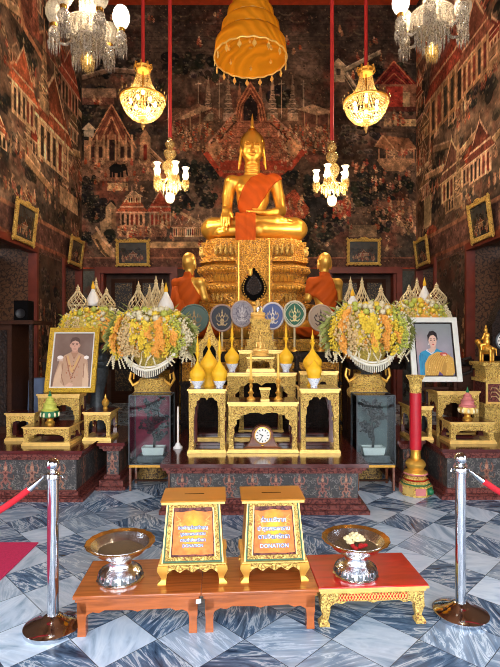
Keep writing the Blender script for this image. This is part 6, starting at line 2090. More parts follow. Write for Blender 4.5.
def basket_chandelier(label, x, D, ybot):
    z0 = pz(ybot, D)
    r = thing('basket_chandelier', label, 'chandelier', (px(x, D), D, z0), 0, 'beaded basket chandeliers')
    top = ZC - z0
    MB().tube([(0, 0, 1.07), (0, 0, top)], .03, 10).build('red_rod', M['rod'], r)
    MB().lathe([(.10, .98), (.115, 1.0), (.11, 1.03), (.13, 1.06), (.07, 1.085), (0, 1.09)], n=18).build('crown', M['goldsoft'], r)
    m = MB()
    for k in range(8):
        a = 2 * PI * k / 8
        m.tube([(.11 * math.cos(a), .11 * math.sin(a), .98), (.15 * math.cos(a), .15 * math.sin(a), 1.03), (.14 * math.cos(a), .14 * math.sin(a), 1.10), (.11 * math.cos(a), .11 * math.sin(a), 1.09)], .010, 5)
    m.build('crown_scrolls', M['goldsoft'], r)
    s = MB()
    for k in range(22):
        a = 2 * PI * k / 34
        s.tube([(q * math.cos(a), q * math.sin(a), z) for q, z in ((.10, .99), (.115, .88), (.15, .76), (.21, .66), (.29, .59), (.355, .555))], .0085, 4)
    tag(s.build('bead_strands', M['crystalwarm'], r), kind='stuff')
    MB().tube([(.365 * math.cos(a), .365 * math.sin(a), .53) for a in np.linspace(0, 2 * PI, 40, endpoint=False)], .012, 6, closed=True, flat=1.2).build('ring', M['goldsoft'], r)
    b = MB()
    prof = [(.355, .51), (.345, .44), (.315, .36), (.27, .29), (.21, .23), (.14, .19), (.06, .17)]
    for k in range(30):
        a = 2 * PI * k / 30
        b.tube([(q * math.cos(a), q * math.sin(a), z) for q, z in prof], .007, 4)
    for q, z in prof[:-1]:
        b.tube([(q * math.cos(a), q * math.sin(a), z) for a in np.linspace(0, 2 * PI, 36, endpoint=False)], .008, 4, closed=True)
    tag(b.build('bead_basket', M['crystalwarm'], r), kind='stuff')
    d = MB(); fringe(d, (0, 0), .365, .52, 44, .075, .009)
    fringe(d, (0, 0), .385, .60, 24, .05, .008)
    tag(d.build('ring_drops', M['crystalwarm'], r, sharp=10), kind='stuff')
    MB().lathe([(.06, .175), (.05, .14), (.025, .12), (.04, .095), (.035, .07), (.012, .05), (.016, .03), (0, 0)], n=12).build('finial', M['crystalwarm'], r)
    for k in range(6):
        a = 2 * PI * k / 6 + .3
        MB().sphere((.2 * math.cos(a), .2 * math.sin(a), .46), (.028, .028, .05), 8, 6).build('bulb', M['bulb'], r)
    MB().sphere((0, 0, .64), (.03, .03, .05), 8, 6).build('bulb', M['bulb'], r)
    MB().lathe([(.012, 1.0), (.012, .24), (.06, .22), (0, .2)], n=8).build('stem', M['brass'], r)
    lamp_light('lamp_glow', (0, 0, .36), GLOW * .6, WARM, .14, r)
    return r
basket_chandelier('amber beaded basket chandelier on a red rod at the upper left', 143, 8.0, 131)
basket_chandelier('amber beaded basket chandelier on a red rod at the upper right', 366, 8.0, 134)

def tulip_chandelier(label, x, D, ybot, phase):
    z0 = pz(ybot, D)
    r = thing('tulip_chandelier', label, 'chandelier', (px(x, D), D, z0), 0, 'small chandeliers with lit tulip shades')
    top = ZC - z0
    MB().tube([(0, 0, 1.04), (0, 0, top)], .03, 10).build('red_rod', M['rod'], r)
    MB().lathe([(0, .25), (.03, .26), (.03, .40), (.07, .46), (.11, .55), (.115, .62), (.07, .67), (.035, .69), (.07, .72), (.098, .78), (.085, .83), (.035, .865), (.06, .89), (.075, .94), (.05, .985), (.022, 1.0), (.03, 1.03), (.02, 1.06), (0, 1.06)], n=18, rf=lambda a, q, i: q * (1 + .05 * math.cos(9 * a))).build('glass_column', M['crystalwarm'], r)
    n = 5
    for k in range(n):
        a = phase + 2 * PI * k / n
        ca, sa = math.cos(a), math.sin(a); R = .245
        am = MB().tube([(q * ca, q * sa, z) for q, z in ((.03, .42), (.1, .36), (.18, .34), (R, .40))], .012, 6).build('arm', M['crystalwarm'], r)
        MB().lathe([(.012, .39), (.032, .40), (.046, .43), (.052, .465), (.040, .51), (.034, .54), (.058, .585), (.052, .58), (.03, .54), (.026, .46), (0, .44)], c=(R * ca, R * sa, 0), n=16, rf=lambda a, q, i: q * (1 + (.08 * math.cos(6 * a) if 5 < i < 8 else 0))).build('tulip_shade', M['tulip'], am)
        f = MB(); fringe(f, (R * ca, R * sa), .05, .40, 8, .15, .013); fringe(f, (R * ca, R * sa), .02, .39, 4, .19, .012)
        f.build('shade_drops', M['crystalwarm'], am, sharp=10)
    m = MB(); fringe(m, (0, 0), .17, .36, 16, .15, .014); fringe(m, (0, 0), .11, .34, 11, .18, .014)
    tag(m.build('crystal_fringe', M['crystalwarm'], r, sharp=10), kind='stuff')
    MB().lathe([(0, .015), (.04, .02), (.062, .05), (.07, .10), (.066, .14), (.05, .16), (0, .16)], n=16, rf=lambda a, q, i: q * (1 + .06 * math.cos(8 * a))).build('bottom_bowl', M['tulip'], r)
    lamp_light('lamp_glow', (0, 0, .22), GLOW * .55, WARM, .2, r)
    return r
tulip_chandelier('small chandelier with lit tulip shades hanging left of the large Buddha', 170, 7.6, 204, .2)
tulip_chandelier('small chandelier with lit tulip shades hanging right of the large Buddha', 332, 7.6, 207, .5)

# ---------------------------------------------------------------- golden tiered canopy above the Buddha
cn = thing('tiered_canopy', 'golden cloth tiered ceremonial umbrella hanging above the large Buddha', 'canopy', (px(250.5, 8.2), 8.2, pz(59, 8.2)))
def flounce(k): return lambda a, q, i: q * (1 + k * math.sin(26 * a + i))
lev = [(.61, .54, 0, .33), (.50, .43, .35, .60), (.40, .34, .62, .84), (.31, .25, .86, 1.05), (.23, .17, 1.07, 1.23), (.15, .10, 1.25, 1.4)]
for i, (ra, rb, za, zb) in enumerate(lev):
    h = zb - za
    m = MB().lathe([(ra, za), (ra * 1.01, za + h * .12), (ra * .985, za + h * .5), (ra * .97, za + h * .78), (rb, zb), (rb * .8, zb + .03), (rb * .8, zb + .015), (rb * .97, zb - .012), (ra * .955, za + h * .76), (ra * .97, za + h * .5), (ra * .985, za + .01)], n=104, rf=flounce(.0035), cap=False)
    m.build('cloth_tier', M['canopy'], cn, sharp=0)
m = MB().lathe([(.60, .02), (.40, .12), (.22, .17), (.12, .19), (0, .20)], n=72, rf=lambda a, q, i: q * (1 + .02 * math.sin(36 * a)), cap=False)
m.build('inner_lining', M['canopy'], cn, sharp=0)
MB().tube([(0, 0, .18), (0, 0, ZC - pz(59, 8.2))], .03, 8).build('hanging_pole', M['goldsoft'], cn)
MB().tube([(.612 * math.cos(a), .612 * math.sin(a), .005 + .008 * math.sin(20 * a)) for a in np.linspace(0, 2 * PI, 120, endpoint=False)], .014, 6, closed=True).build('rim_band', M['goldedge'], cn)
MB().tube([(.50 * math.cos(a), .50 * math.sin(a), .345 + .008 * math.sin(18 * a)) for a in np.linspace(0, 2 * PI, 110, endpoint=False)], .012, 6, closed=True).build('rim_band', M['goldedge'], cn)
MB().tube([(.40 * math.cos(a), .40 * math.sin(a), .615 + .007 * math.sin(16 * a)) for a in np.linspace(0, 2 * PI, 100, endpoint=False)], .011, 6, closed=True).build('rim_band', M['goldedge'], cn)
for k in range(16):
    a = 2 * PI * k / 16 + .1
    m = MB()
    Mt = Matrix.Translation((.605 * math.cos(a), .605 * math.sin(a), .01)) @ Matrix.Rotation(a + PI / 2, 4, 'Z')
    m.tube([(0, 0, 0), (0, 0, -.05)], .005, 4, M=Mt)
    m.prism([(0, -.045), (.03, -.085), (.034, -.115), (.015, -.135), (0, -.165), (-.015, -.135), (-.034, -.115), (-.03, -.085)], -.006, .006, M=Mt)
    m.sphere((0, 0, -.06), .016, 7, 5, Mt)
    m.build('leaf_pendant', M['goldedge'], cn)
for k in range(6):
    a = 2 * PI * k / 6 + .5
    m = MB(); q = .40
    m.tube([(q * math.cos(a), q * math.sin(a), .115), (q * math.cos(a), q * math.sin(a), .07)], .005, 4); m.sphere((q * math.cos(a), q * math.sin(a), .055), (.022, .022, .03), 8, 6)
    m.build('inner_pendant', M['goldedge'], cn)
# ---------------------------------------------------------------- monks' fans
def fan(label, x, y, rx, ry, D, cols):
    zc = pz(y, D); rx, ry = rx * D / F, ry * D / F
    zb = 1.452
    r = thing('ceremonial_fan', label, 'fan', (px(x, D), D, zb), 0, 'round ceremonial fans on poles')
    c0 = zc - zb
    def shape(X, Y): return X * (1 + .06 * Y), Y
    n = 40
    pl = []
    for k in range(n):
        a = 2 * PI * k / n
        X, Y = shape(math.cos(a), math.sin(a)); pl.append((rx * X, c0 + ry * Y))
    fb = MB().prism(pl, -.012, .012).build('fan_blade', cols['back'], r)
    m = MB(); m.tube([(p[0], -.012, p[1]) for p in pl], .014, 6, closed=True); m.build('rim', cols['rim'], fb)
    W = 64
    cv = Canvas(W, W, cols['ground'], T=lambda a, b: ((a + 1) * W / 2, (1 - b) * W / 2))
    e = cols['emblem']; e2 = cols.get('second', tuple(q * .7 for q in e))
    for k in range(cols.get('dots', 0)):
        a = random.uniform(0, 6.28); q = random.uniform(.2, .9) ** .5
        cv.ell(q * math.cos(a), q * math.sin(a), .05, .05, jit(e2, 20), .9)
    cv.poly([(0, .72), (.07, .45), (.05, .3), (.16, .1), (.1, -.05), (.22, -.25), (.12, -.5), (0, -.6), (-.12, -.5), (-.22, -.25), (-.1, -.05), (-.16, .1), (-.05, .3), (-.07, .45)], e)
    for s in (-1, 1):
        cv.line([(s * .1, -.3), (s * .42, -.22), (s * .55, .05), (s * .42, .3), (s * .34, .1)], .09, e2)
        cv.line([(s * .08, -.5), (s * .35, -.58), (s * .5, -.42)], .08, e)
        cv.line([(s * .2, .1), (s * .3, .42)], .05, e)
    cv.ell(0, .05, .08, .12, cols['ground']); cv.ell(0, -.28, .06, .1, e2)
    if cols.get('ring'):
        for k in range(60):
            a = 2 * PI * k / 60; cv.ell(.92 * math.cos(a), .92 * math.sin(a), .05, .05, cols['ring'])
    def fn(u, v):
        a = 2 * u - 1; b = 1 - 2 * v
        X = a * np.sqrt(1 - b * b / 2) * .97; Y = b * np.sqrt(1 - a * a / 2) * .97
        return rx * X * (1 + .06 * Y), -.0135 + 0 * X, c0 + ry * Y
    painted_sheet('embroidered_face', cv, fn, M['sign'], fb)
    MB().tube([(0, .002, c0 - ry + .02), (0, .002, .02)], .015, 8).build('pole', M['cream'], r)
    MB().lathe([(0, 0), (.06, 0), (.06, .012), (.025, .03), (.018, .06), (0, .06)], n=14).build('foot', M['goldsoft'], r)
    return r
def fc(ground, emblem, rim, **k):
    d = dict(ground=ground, emblem=emblem, rim=solid('fan rim', rim, .6), back=solid('fan cloth', ground, .8)); d.update(k); return d
random.seed(8)
FD = 6.6
fan('dark green round fan on a pole, leftmost, half behind the left flowers', 194, 319, 14, 14, FD, fc((62, 84, 74), (150, 120, 70), (70, 90, 78)))
fan('navy and black round fan with gold crest on a pole', 222, 318, 11.3, 13, FD + .06, fc((24, 24, 34), (176, 146, 96), (150, 124, 112)))
fan('pale grey lace patterned round fan on a pole', 242, 314, 10.6, 12.6, FD, fc((142, 134, 140), (186, 178, 176), (160, 144, 140), dots=90, second=(96, 90, 102)))
fan('blue round fan with a pale crest on a pole', 272.5, 316, 11, 13, FD + .06, fc((74, 88, 140), (214, 206, 190), (206, 196, 196), second=(176, 150, 120)))
fan('emerald green round fan with a gold crest and pale rim on a pole', 294.5, 314, 10.6, 12.6, FD, fc((22, 88, 60), (210, 196, 130), (196, 186, 158), ring=(200, 190, 160)))
fan('greyish tan round fan with dark crest on a pole, rightmost', 320.5, 318, 11.6, 12.8, FD + .04, fc((158, 134, 110), (70, 48, 40), (170, 146, 124)))

# ---------------------------------------------------------------- yellow cloth cones in porcelain bowls
def lotus_cone(label, x, D, zb, y_bot, y_wide, r_px, y_neck, y_tip, bowl=True):
    r = thing('lotus_cone', label, 'offering cone', (px(x, D), D, zb), 0, 'yellow cloth lotus cones on the altar')
    Z = lambda y: pz(y, D) - zb
    R = r_px * D / F
    if bowl:
        zt = Z(y_bot)
        MB().lathe([(0, 0), (R * .42, 0), (R * .45, zt * .12), (R * .40, zt * .2), (R * .7, zt * .7), (R * .85, zt), (R * .80, zt), (R * .6, zt * .7), (0, zt * .6)], n=20).build('porcelain_bowl', M['porcelain'], r)
        z0 = zt - .006
        prof = [(0, z0 - .01), (R * .72, z0)]
    else:
        prof = [(0, 0), (R * .62, 0), (R * .5, .02), (R * .46, Z(y_bot) * .5), (R * .62, Z(y_bot))]
    zw, zn, zt2 = Z(y_wide), Z(y_neck), Z(y_tip)
    prof += [(R * .93, zw - (zw - prof[-1][1]) * .4), (R, zw), (R * .93, zw + (zn - zw) * .18), (R * .66, zw + (zn - zw) * .45), (R * .34, zw + (zn - zw) * .74), (R * .14, zn), (0, zn + .004)]
    MB().lathe(prof, n=24).build('cloth_bud', M['yellow'], r)
    h = zt2 - zn
    if h > .05:
        q = R * .13
        MB().lathe([(q, zn - .01), (q * .8, zn + h * .1), (q * 1.5, zn + h * .22), (q * 2.3, zn + h * .3), (q * 1.1, zn + h * .36), (q * 1.7, zn + h * .45), (q * .9, zn + h * .52), (q * 1.3, zn + h * .60), (q * .6, zn + h * .7), (q * .35, zn + h * .85), (0, zt2)], n=10, rf=lambda a, w, i: w * (1 + .15 * math.cos(5 * a + i))).build('finial', M['yellow'], r)
    return r
TL = pz(389, 4.9) + .001
TR_ = pz(388.5, 4.9) + .001
lotus_cone('yellow cloth cone in a porcelain bowl, front left on the left tall altar table', 197.5, 4.98, TL, 380.5, 374.5, 8.0, 362, 333)
lotus_cone('yellow cloth cone in a porcelain bowl, front right on the left tall altar table', 219.5, 4.98, TL, 380.5, 373.5, 7.9, 361, 331)
lotus_cone('larger yellow cloth cone behind the two front cones on the left tall altar table', 209, 5.17, TL, 372, 365, 9.4, 350, 334, False)
lotus_cone('yellow cloth cone in a porcelain bowl, left of the small Buddhas, on the back table', 232, 5.62, pz(372.5, 5.5) + .001, 363.5, 357, 7.6, 347, 319)
lotus_cone('yellow cloth cone in a porcelain bowl, right of the small Buddhas, on the back table', 286, 5.62, pz(372.5, 5.5) + .001, 363.5, 357, 7.6, 347, 319)
lotus_cone('larger yellow cloth cone behind the short one on the right tall altar table', 312.5, 5.17, TR_, 371, 362, 9.6, 349, 329, False)
lotus_cone('short yellow cloth cone in a porcelain bowl, front of the right tall altar table', 314, 4.98, TR_, 378, 370, 7.9, 360, 357)

# ---------------------------------------------------------------- flower arrangements on pedestals
def urn_pedestal(label, X, D, z0, ztop, rmax, mat, group=None):
    h = ztop - z0
    r = thing('flower_pedestal', label, 'pedestal', (X, D, z0), 0, group)
    MB().lathe([(0, 0), (rmax * .75, 0), (rmax * .75, h * .04), (rmax * .6, h * .08), (rmax * .5, h * .16), (rmax * .55, h * .3), (rmax * .45, h * .42), (rmax * .62, h * .55), (rmax * .8, h * .68), (rmax * .84, h * .76), (0, h * .76)], n=24).build('shaft', mat, r)
    MB().lathe([(rmax * .8, h * .76), (rmax * .98, h * .80), (rmax, h * .84), (rmax * .86, h * .87), (rmax * .9, h * .92), (rmax * .7, h * .96), (rmax * .62, h), (0, h)], n=28, rf=lambda a, q, i: q * (1 + .03 * math.cos(14 * a))).build('lotus_capital', M['goldcarve'] if mat is not M['silverdark'] else mat, r)
    if mat is not M['silverdark']:
        for s in (-1, 1):
            m = MB()
            m.tube([(s * rmax * .6, -.02, h * .97), (s * rmax * .95, -.03, h * .93), (s * rmax * 1.12, -.03, h * .99), (s * rmax * 1.05, -.03, h * 1.06), (s * rmax * .9, -.03, h * 1.04), (s * rmax * .92, -.03, h * .99)], [.02, .02, .018, .015, .012, .008], 7)
            m.build('scroll_handle', M['goldsoft'], r)
    return r

def pompom_mesh(n=40, R=.036):
    m = MB(); ga = PI * (3 - 5 ** .5)
    m.sphere((0, 0, 0), R * .8, 8, 6)
    for k in range(n):
        z = 1 - 2 * (k + .5) / n; q = math.sqrt(1 - z * z); a = ga * k
        d = Vector((q * math.cos(a), q * math.sin(a), z)); t = d.orthogonal().normalized(); u = d.cross(t)
        p = d * R * .7; e = d * R
        m.add([tuple(p + t * R * .2), tuple(e + u * R * .16), tuple(p - t * R * .2), tuple(e - u * R * .16)], [(0, 1, 2, 3)])
    return m
def orchid_spray(n=13, L=.12, R=.030, droop=.8, rnd=None):
    m = MB()
    for k in range(n):
        t = k / (n - 1)
        c = Vector((rnd.uniform(-.022, .022), -.01 - .035 * math.sin(t * 2.2) + rnd.uniform(-.012, .012), -L * t * droop + rnd.uniform(-.01, .01)))
        d = Vector((rnd.uniform(-.7, .7), -1, rnd.uniform(-.4, .5))).normalized(); s = d.orthogonal().normalized(); u = d.cross(s)
        rr = R * (1 - .35 * t)
        for j in range(5):
            a = 2 * PI * j / 5 + k
            w = s * math.cos(a) + u * math.sin(a); v = -s * math.sin(a) + u * math.cos(a)
            m.add([tuple(c), tuple(c + w * rr * .55 + v * rr * .32 + d * rr * .2), tuple(c + w * rr + d * rr * .25), tuple(c + w * rr * .55 - v * rr * .32 + d * rr * .2)], [(0, 1, 2, 3)])
    return m
def small_spray(n=26, L=.12, rnd=None, R=.011):
    m = MB()
    for k in range(n):
        t = k / n
        c = (rnd.uniform(-.045, .045) * (1 - .5 * t), rnd.uniform(-.045, .02), -L * t + rnd.uniform(-.01, .01))
        m.sphere(c, (R * rnd.uniform(.7, 1.3), R, R * rnd.uniform(.7, 1.3)), 5, 4)
    return m
def leaf_tuft(rnd):
    m = MB()
    for k in range(7):
        a = rnd.uniform(-1, 1); L = rnd.uniform(.08, .15)
        d = Vector((math.sin(a), -.6, rnd.uniform(-.9, .6))).normalized(); s = d.cross(Vector((0, 1, .3))).normalized() * .018
        p = d * L
        m.add([(0, 0, 0), tuple(p * .5 + s), tuple(p + Vector((0, 0, -.02))), tuple(p * .5 - s)], [(0, 1, 2, 3)])
    return m
_r = random.Random(17)
FM = {}
for nm, b, mats in (('pompom_flower', lambda: pompom_mesh(), ('creamflower', 'limeflower', 'yellowflower')),
                    ('orchid_spray', lambda: orchid_spray(rnd=_r), ('orangeflower', 'yellowflower', 'creamflower')),
                    ('blossom_spray', lambda: small_spray(rnd=_r), ('creamflower', 'pinkflower', 'yellowflower', 'limeflower')),
                    ('leaf_tuft', lambda: leaf_tuft(_r), ('leafgreen',))):
    for mt in mats:
        me = b().mesh(nm); me.materials.append(M[mt])
        if nm == 'pompom_flower': me.polygons.foreach_set('use_smooth', np.ones(len(me.polygons), dtype=bool))
        FM[(nm, mt)] = me

STRIPS = [('blossom_spray', 'creamflower'), ('leaf_tuft', 'leafgreen'), ('blossom_spray', 'yellowflower'), ('orchid_spray', 'orangeflower'), ('blossom_spray', 'pinkflower'), ('blossom_spray', 'pinkflower'),
          ('orchid_spray', 'yellowflower'), ('orchid_spray', 'orangeflower'), ('orchid_spray', 'orangeflower'), ('blossom_spray', 'yellowflower'), ('blossom_spray', 'limeflower'), ('blossom_spray', 'creamflower'), ('leaf_tuft', 'leafgreen'), ('blossom_spray', 'creamflower')]

def arrangement(label, X, D, zb, W, Hh, bowl_r, n_rows, n_az, seed, swag=True, small=False):
    """dome of flowers over a bowl, bowl standing at zb"""
    rnd = random.Random(seed)
    r = thing('flower_arrangement', label, 'flower arrangement', (X, D, zb), 0, 'flower arrangements beside the altar')
    bh = bowl_r * .75
    MB().lathe([(0, 0), (bowl_r * .5, 0), (bowl_r * .45, bh * .15), (bowl_r * .6, bh * .4), (bowl_r * .92, bh * .8), (bowl_r, bh), (bowl_r * .9, bh), (0, bh * .7)], n=24).build('bowl', M['silverdark'], r)
    a, b, c = W / 2, W * (.36 if not small else .22), Hh * (.43 if not small else .5)
    zc = bh + Hh * (.50 if not small else .40)
    core = MB().sphere((0, 0, zc), (a * .84, b * .84, c * .84), 20, 12)
    core.lathe([(bowl_r * .9, bh * .9), (a * .6, zc - c * .5)], n=16, cap=False)
    tag(core.build('moss_core', M['moss'], r), kind='stuff')
    for mt, cnt in (('creamflower', 420), ('yellowflower', 420), ('limeflower', 160), ('orangeflower', 160)):
        fl = MB()
        for _ in range(cnt if not small else cnt // 3):
            az = rnd.uniform(-2.0, 2.0); el = math.asin(rnd.uniform(-.75, 1)); q = rnd.uniform(.86, 1.0)
            if mt == 'orangeflower' and not (-.5 < az < .6 or az < -1.0): az *= .3
            fl.sphere((a * q * math.sin(az) * math.cos(el), -b * q * math.cos(az) * math.cos(el), zc + c * q * math.sin(el)), rnd.uniform(.010, .019), 5, 4)
        tag(fl.build('filler_blossoms', M[mt], r), kind='stuff')
    def put(nm, mt, az, el, s, k=1.0):
        ca, sa = math.cos(az), math.sin(az)
        p = (a * k * math.sin(az) * math.cos(el), -b * k * math.cos(az) * math.cos(el), zc + c * k * math.sin(el))
        o = bpy.data.objects.new(nm, FM[(nm, mt)]); COL.objects.link(o); o.parent = r; o.location = p
        o.rotation_euler = ((-el * .45 if nm != 'leaf_tuft' else 0), rnd.uniform(-.25, .25), az * .8)
        o.scale = (s, s, s)
    for j in range(n_az):
        az = -1.75 + 3.5 * (j + .5) / n_az
        for i in range(n_rows):
            el = -.45 + 1.6 * (i + .5) / n_rows + rnd.uniform(-.06, .06)
            st = STRIPS[min(len(STRIPS) - 1, int((az + 1.75 + rnd.uniform(-.07, .07)) / 3.5 * len(STRIPS)))]
            if i >= n_rows - 2 and .2 < (az + 1.75) / 3.5 < .85 or (i == n_rows - 3 and .42 < (az + 1.75) / 3.5 < .66):
                st = ('pompom_flower', rnd.choice(['creamflower', 'limeflower', 'yellowflower']))
            put(st[0], st[1], az + rnd.uniform(-.08, .08), el, rnd.uniform(1.05, 1.4) * (1.0 if not small else .85), rnd.uniform(.94, 1.04))
    for j in range(9 if not small else 6):                      # back of the dome
        put('leaf_tuft' if j % 2 else 'blossom_spray', 'leafgreen' if j % 2 else 'creamflower', PI + rnd.uniform(-1.2, 1.2), rnd.uniform(-.3, 1.2), 1.2)
    h = MB()                                                     # thin hanging sprays under the rim
    for k in range(26 if not small else 14):
        az = rnd.uniform(-1.7, 1.7)
        x, y = a * .95 * math.sin(az), -b * .95 * math.cos(az)
        z = zc - c * .55
        L = rnd.uniform(.08, .2) * (1 if not small else .7)
        q = [(x, y, z), (x * 1.06 + rnd.uniform(-.03, .03), y * 1.06, z - L * .5), (x * 1.05 + rnd.uniform(-.05, .05), y * 1.04, z - L)]
        h.tube(q, [.003, .003, .002], 4)
        for t in range(5):
            f = t / 4; p = Vector(q[1]).lerp(Vector(q[2]), f); h.sphere(tuple(p), .011, 5, 4)
    tag(h.build('hanging_sprays', M['creamflower'], r), kind='stuff')
    if swag:
        s = MB()
        z1 = zc - c * .62; R0 = a * .62
        for (r0, dz, rad) in ((1.0, .20, .016), (.93, .165, .011)):
            pts = []
            for t in np.linspace(-1, 1, 27):
                pts.append((R0 * r0 * t, -b * .62 - .10 * (1 - t * t), z1 - dz * (1 - t * t) ** .8 * (W / 1.05)))
            s.tube(pts, rad, 7)
        s.build('jasmine_swag', M['pearls'], r)
        s = MB()
        for t in np.linspace(-.9, .9, 26):
            x = R0 * t; y = -b * .62 - .10 * (1 - t * t); z = z1 - .20 * (1 - t * t) ** .8 * (W / 1.05)
            L = .03 + .055 * (1 - t * t)
            s.tube([(x, y, z), (x, y, z - L)], .006, 4)
        tag(s.build('jasmine_tassels', M['pearls'], r), kind='stuff')
    return r

FX, FX2 = px(152.5, 5.75), px(367, 5.75)
ZP = pz(378, 5.75)
urn_pedestal('gilt lotus pedestal behind the left glass case carrying the big flower arrangement', FX, 5.75, 0.001, ZP, .235, M['stonecarve'], 'gilt lotus pedestals of the flower arrangements')
urn_pedestal('gilt lotus pedestal behind the right glass case carrying the big flower arrangement', FX2, 5.75, 0.001, pz(374, 5.75), .235, M['stonecarve'], 'gilt lotus pedestals of the flower arrangements')
arrangement('large yellow and orange flower arrangement with bead swags above the rose backed glass case', FX, 5.75, ZP + .002, .96, .78, .15, 8, 13, 5)
arrangement('large yellow and orange flower arrangement with bead swags above the grey lined glass case', FX2, 5.75, pz(374, 5.75) + .002, .94, .80, .15, 8, 13, 6)
VX, VX2 = px(97, 6.1), px(418, 6.1)
urn_pedestal('dark silver vase pedestal behind the portrait of the man', VX, 6.12, PZ + .001, 1.50, .17, M['silverdark'])
urn_pedestal('dark silver vase pedestal behind the portrait of the woman', VX2, 6.12, PZ + .001, 1.60, .17, M['silverdark'])
arrangement('smaller yellow flower arrangement behind the portrait of the man', px(90, 6.1) + .06, 6.12, 1.502, .86, .50, .11, 5, 9, 8, False, True)
arrangement('smaller yellow flower arrangement behind the portrait of the woman', VX2, 6.12, 1.602, .78, .50, .11, 5, 9, 9, False, True)

# ---------------------------------------------------------------- benches with wire spires and white lotus lamps behind the flowers
def bench(label, x0, x1, y0, y1, h):
    r = thing('long_bench', label, 'bench', ((x0 + x1) / 2, (y0 + y1) / 2, 0))
    w, d = (x1 - x0) / 2, (y1 - y0) / 2
    MB().box(-w, w, -d, d, h - .04, h).build('top', M['plainwood'], r)
    MB().box(-w + .03, w - .03, -d + .03, d - .03, h - .14, h - .04).build('apron', M['darkwood'], r)
    for sx in (-1, 1):
        for sy in (-1, 1): MB().box(sx * (w - .06) - .03, sx * (w - .06) + .03, sy * (d - .06) - .03, sy * (d - .06) + .03, 0, h - .14).build('leg', M['plainwood'], r)
BZ1 = 1.36
bench('long dark bench behind the flower arrangements at the left', -2.75, -.95, 6.36, 6.84, BZ1)
bench('long dark bench behind the flower arrangements at the right', 1.28, 2.95, 6.36, 6.84, BZ1)

def wire_spire(label, x, D, y_tip, y_base, r_px, grp='wire lotus bud spires behind the flowers'):
    zb = BZ1 + .001
    r = thing('wire_spire', label, 'spire ornament', (px(x, D), D, zb), 0, grp)
    Z = lambda y: pz(y, D) - zb
    z0, zt = Z(y_base - 7), Z(y_tip); R = r_px * D / F; h = zt - z0
    MB().lathe([(0, 0), (.07, 0), (.07, .015), (.02, .04), (.016, z0 - .04), (.05, z0 - .01), (R * .62, z0), (R * .62, z0 + .012), (0, z0 + .012)], n=14).build('stand', M['goldsoft'], r)
    def rad(t):
        pts = [(0, .66), (.1, .88), (.22, 1.0), (.34, .96), (.46, .74), (.58, .46), (.68, .27), (.76, .16)]
        for (a, b), (c, d) in zip(pts[:-1], pts[1:]):
            if t <= c: return b + (d - b) * (t - a) / (c - a)
        return .16
    m = MB(); n = 11
    ts = np.linspace(0, .76, 15)
    for k in range(n):
        for s in (-1, 1):
            m.tube([(R * rad(t) * math.cos(2 * PI * k / n + s * t * 2.3), R * rad(t) * math.sin(2 * PI * k / n + s * t * 2.3), z0 + h * t) for t in ts], .0055, 4)
    for t in (.0, .22, .76): m.tube([(R * rad(t) * math.cos(a), R * rad(t) * math.sin(a), z0 + h * t) for a in np.linspace(0, 2 * PI, 20, endpoint=False)], .007, 4, closed=True)
    m.build('lattice', M['cream'], r)
    q = R * .18
    MB().lathe([(q, z0 + h * .75), (q * 1.5, z0 + h * .78), (q * .9, z0 + h * .82), (q * 1.25, z0 + h * .86), (q * .6, z0 + h * .9), (q * .3, z0 + h * .96), (0, zt)], n=10).build('finial', M['cream'], r)
    return r
def lotus_lamp(label, x, D, y_tip, y_gold, y_col, y_base, r_px):
    zb = BZ1 + .001
    r = thing('lotus_lamp', label, 'lamp', (px(x, D), D, zb), 0, 'white lotus bud lamps behind the flowers')
    Z = lambda y: pz(y, D) - zb
    R = r_px * D / F; z0, z1, zg, zt = Z(y_base), Z(y_col), Z(y_gold), Z(y_tip)
    MB().lathe([(0, 0), (.07, 0), (.07, .015), (.02, .04), (.02, z0), (0, z0)], n=14).build('stand', M['goldsoft'], r)
    MB().lathe([(.03, z0 - .02), (R * .6, z0), (R * .8, z0 + (z1 - z0) * .3), (R * .8, z1), (0, z1)], n=18).build('dark_collar', M['darkwood'], r)
    h = zg - z1
    MB().lathe([(R * .8, z1 - .002), (R * .98, z1 + h * .08), (R, z1 + h * .2), (R * .9, z1 + h * .38), (R * .62, z1 + h * .62), (R * .34, z1 + h * .85), (R * .2, zg), (0, zg)], n=22).build('white_bud', M['white'], r)
    h = zt - zg
    MB().lathe([(R * .2, zg - .002), (R * .28, zg + h * .15), (R * .22, zg + h * .4), (R * .1, zg + h * .7), (0, zt)], n=12).build('gold_tip', M['yellow'], r)
    return r
S = wire_spire
S('large wire lotus bud spire directly behind the left big flowers', 138.5, 6.45, 281, 324, 10.5)
S('wire spire second from the left big one, partly behind the white lamp', 156, 6.6, 275, 322, 8.2)
S('thin wire spire behind the white lamp left of the throne', 162.5, 6.8, 279, 322, 6.8)
S('pale wire spire between the large left spire and its taller neighbour', 149.5, 6.78, 284, 320, 6.6)
S('wire spire above the portrait of the man, left of the white lamp', 78, 6.45, 284, 318, 9.8)
S('wire spire above the left small flowers, right of the white lamp', 106.5, 6.5, 287, 318, 8.6)
S('tall thin wire spire behind the white lamp above the portrait of the man', 96, 6.8, 277, 316, 7.2)
S('large wire lotus bud spire directly behind the right big flowers', 381, 6.45, 284, 326, 10.5)
S('wire spire left of the large one, behind the right big flowers', 362, 6.6, 276, 322, 8)
S('yellow tipped wire spire behind the white lamp right of the throne', 350.5, 6.8, 276, 322, 7.6)
S('wire spire above the right small flowers, left of the white lamp', 409, 6.45, 284, 314, 9.2)
S('tall thin wire spire behind the white lamp above the portrait of the woman', 417, 6.8, 277, 314, 7.4)
S('wire spire above the portrait of the woman, right of the white lamp', 436.5, 6.45, 282, 312, 9.6)
lotus_lamp('white lotus bud lamp with dark collar behind the left big flowers', 166, 6.42, 282, 292, 311, 318, 8)
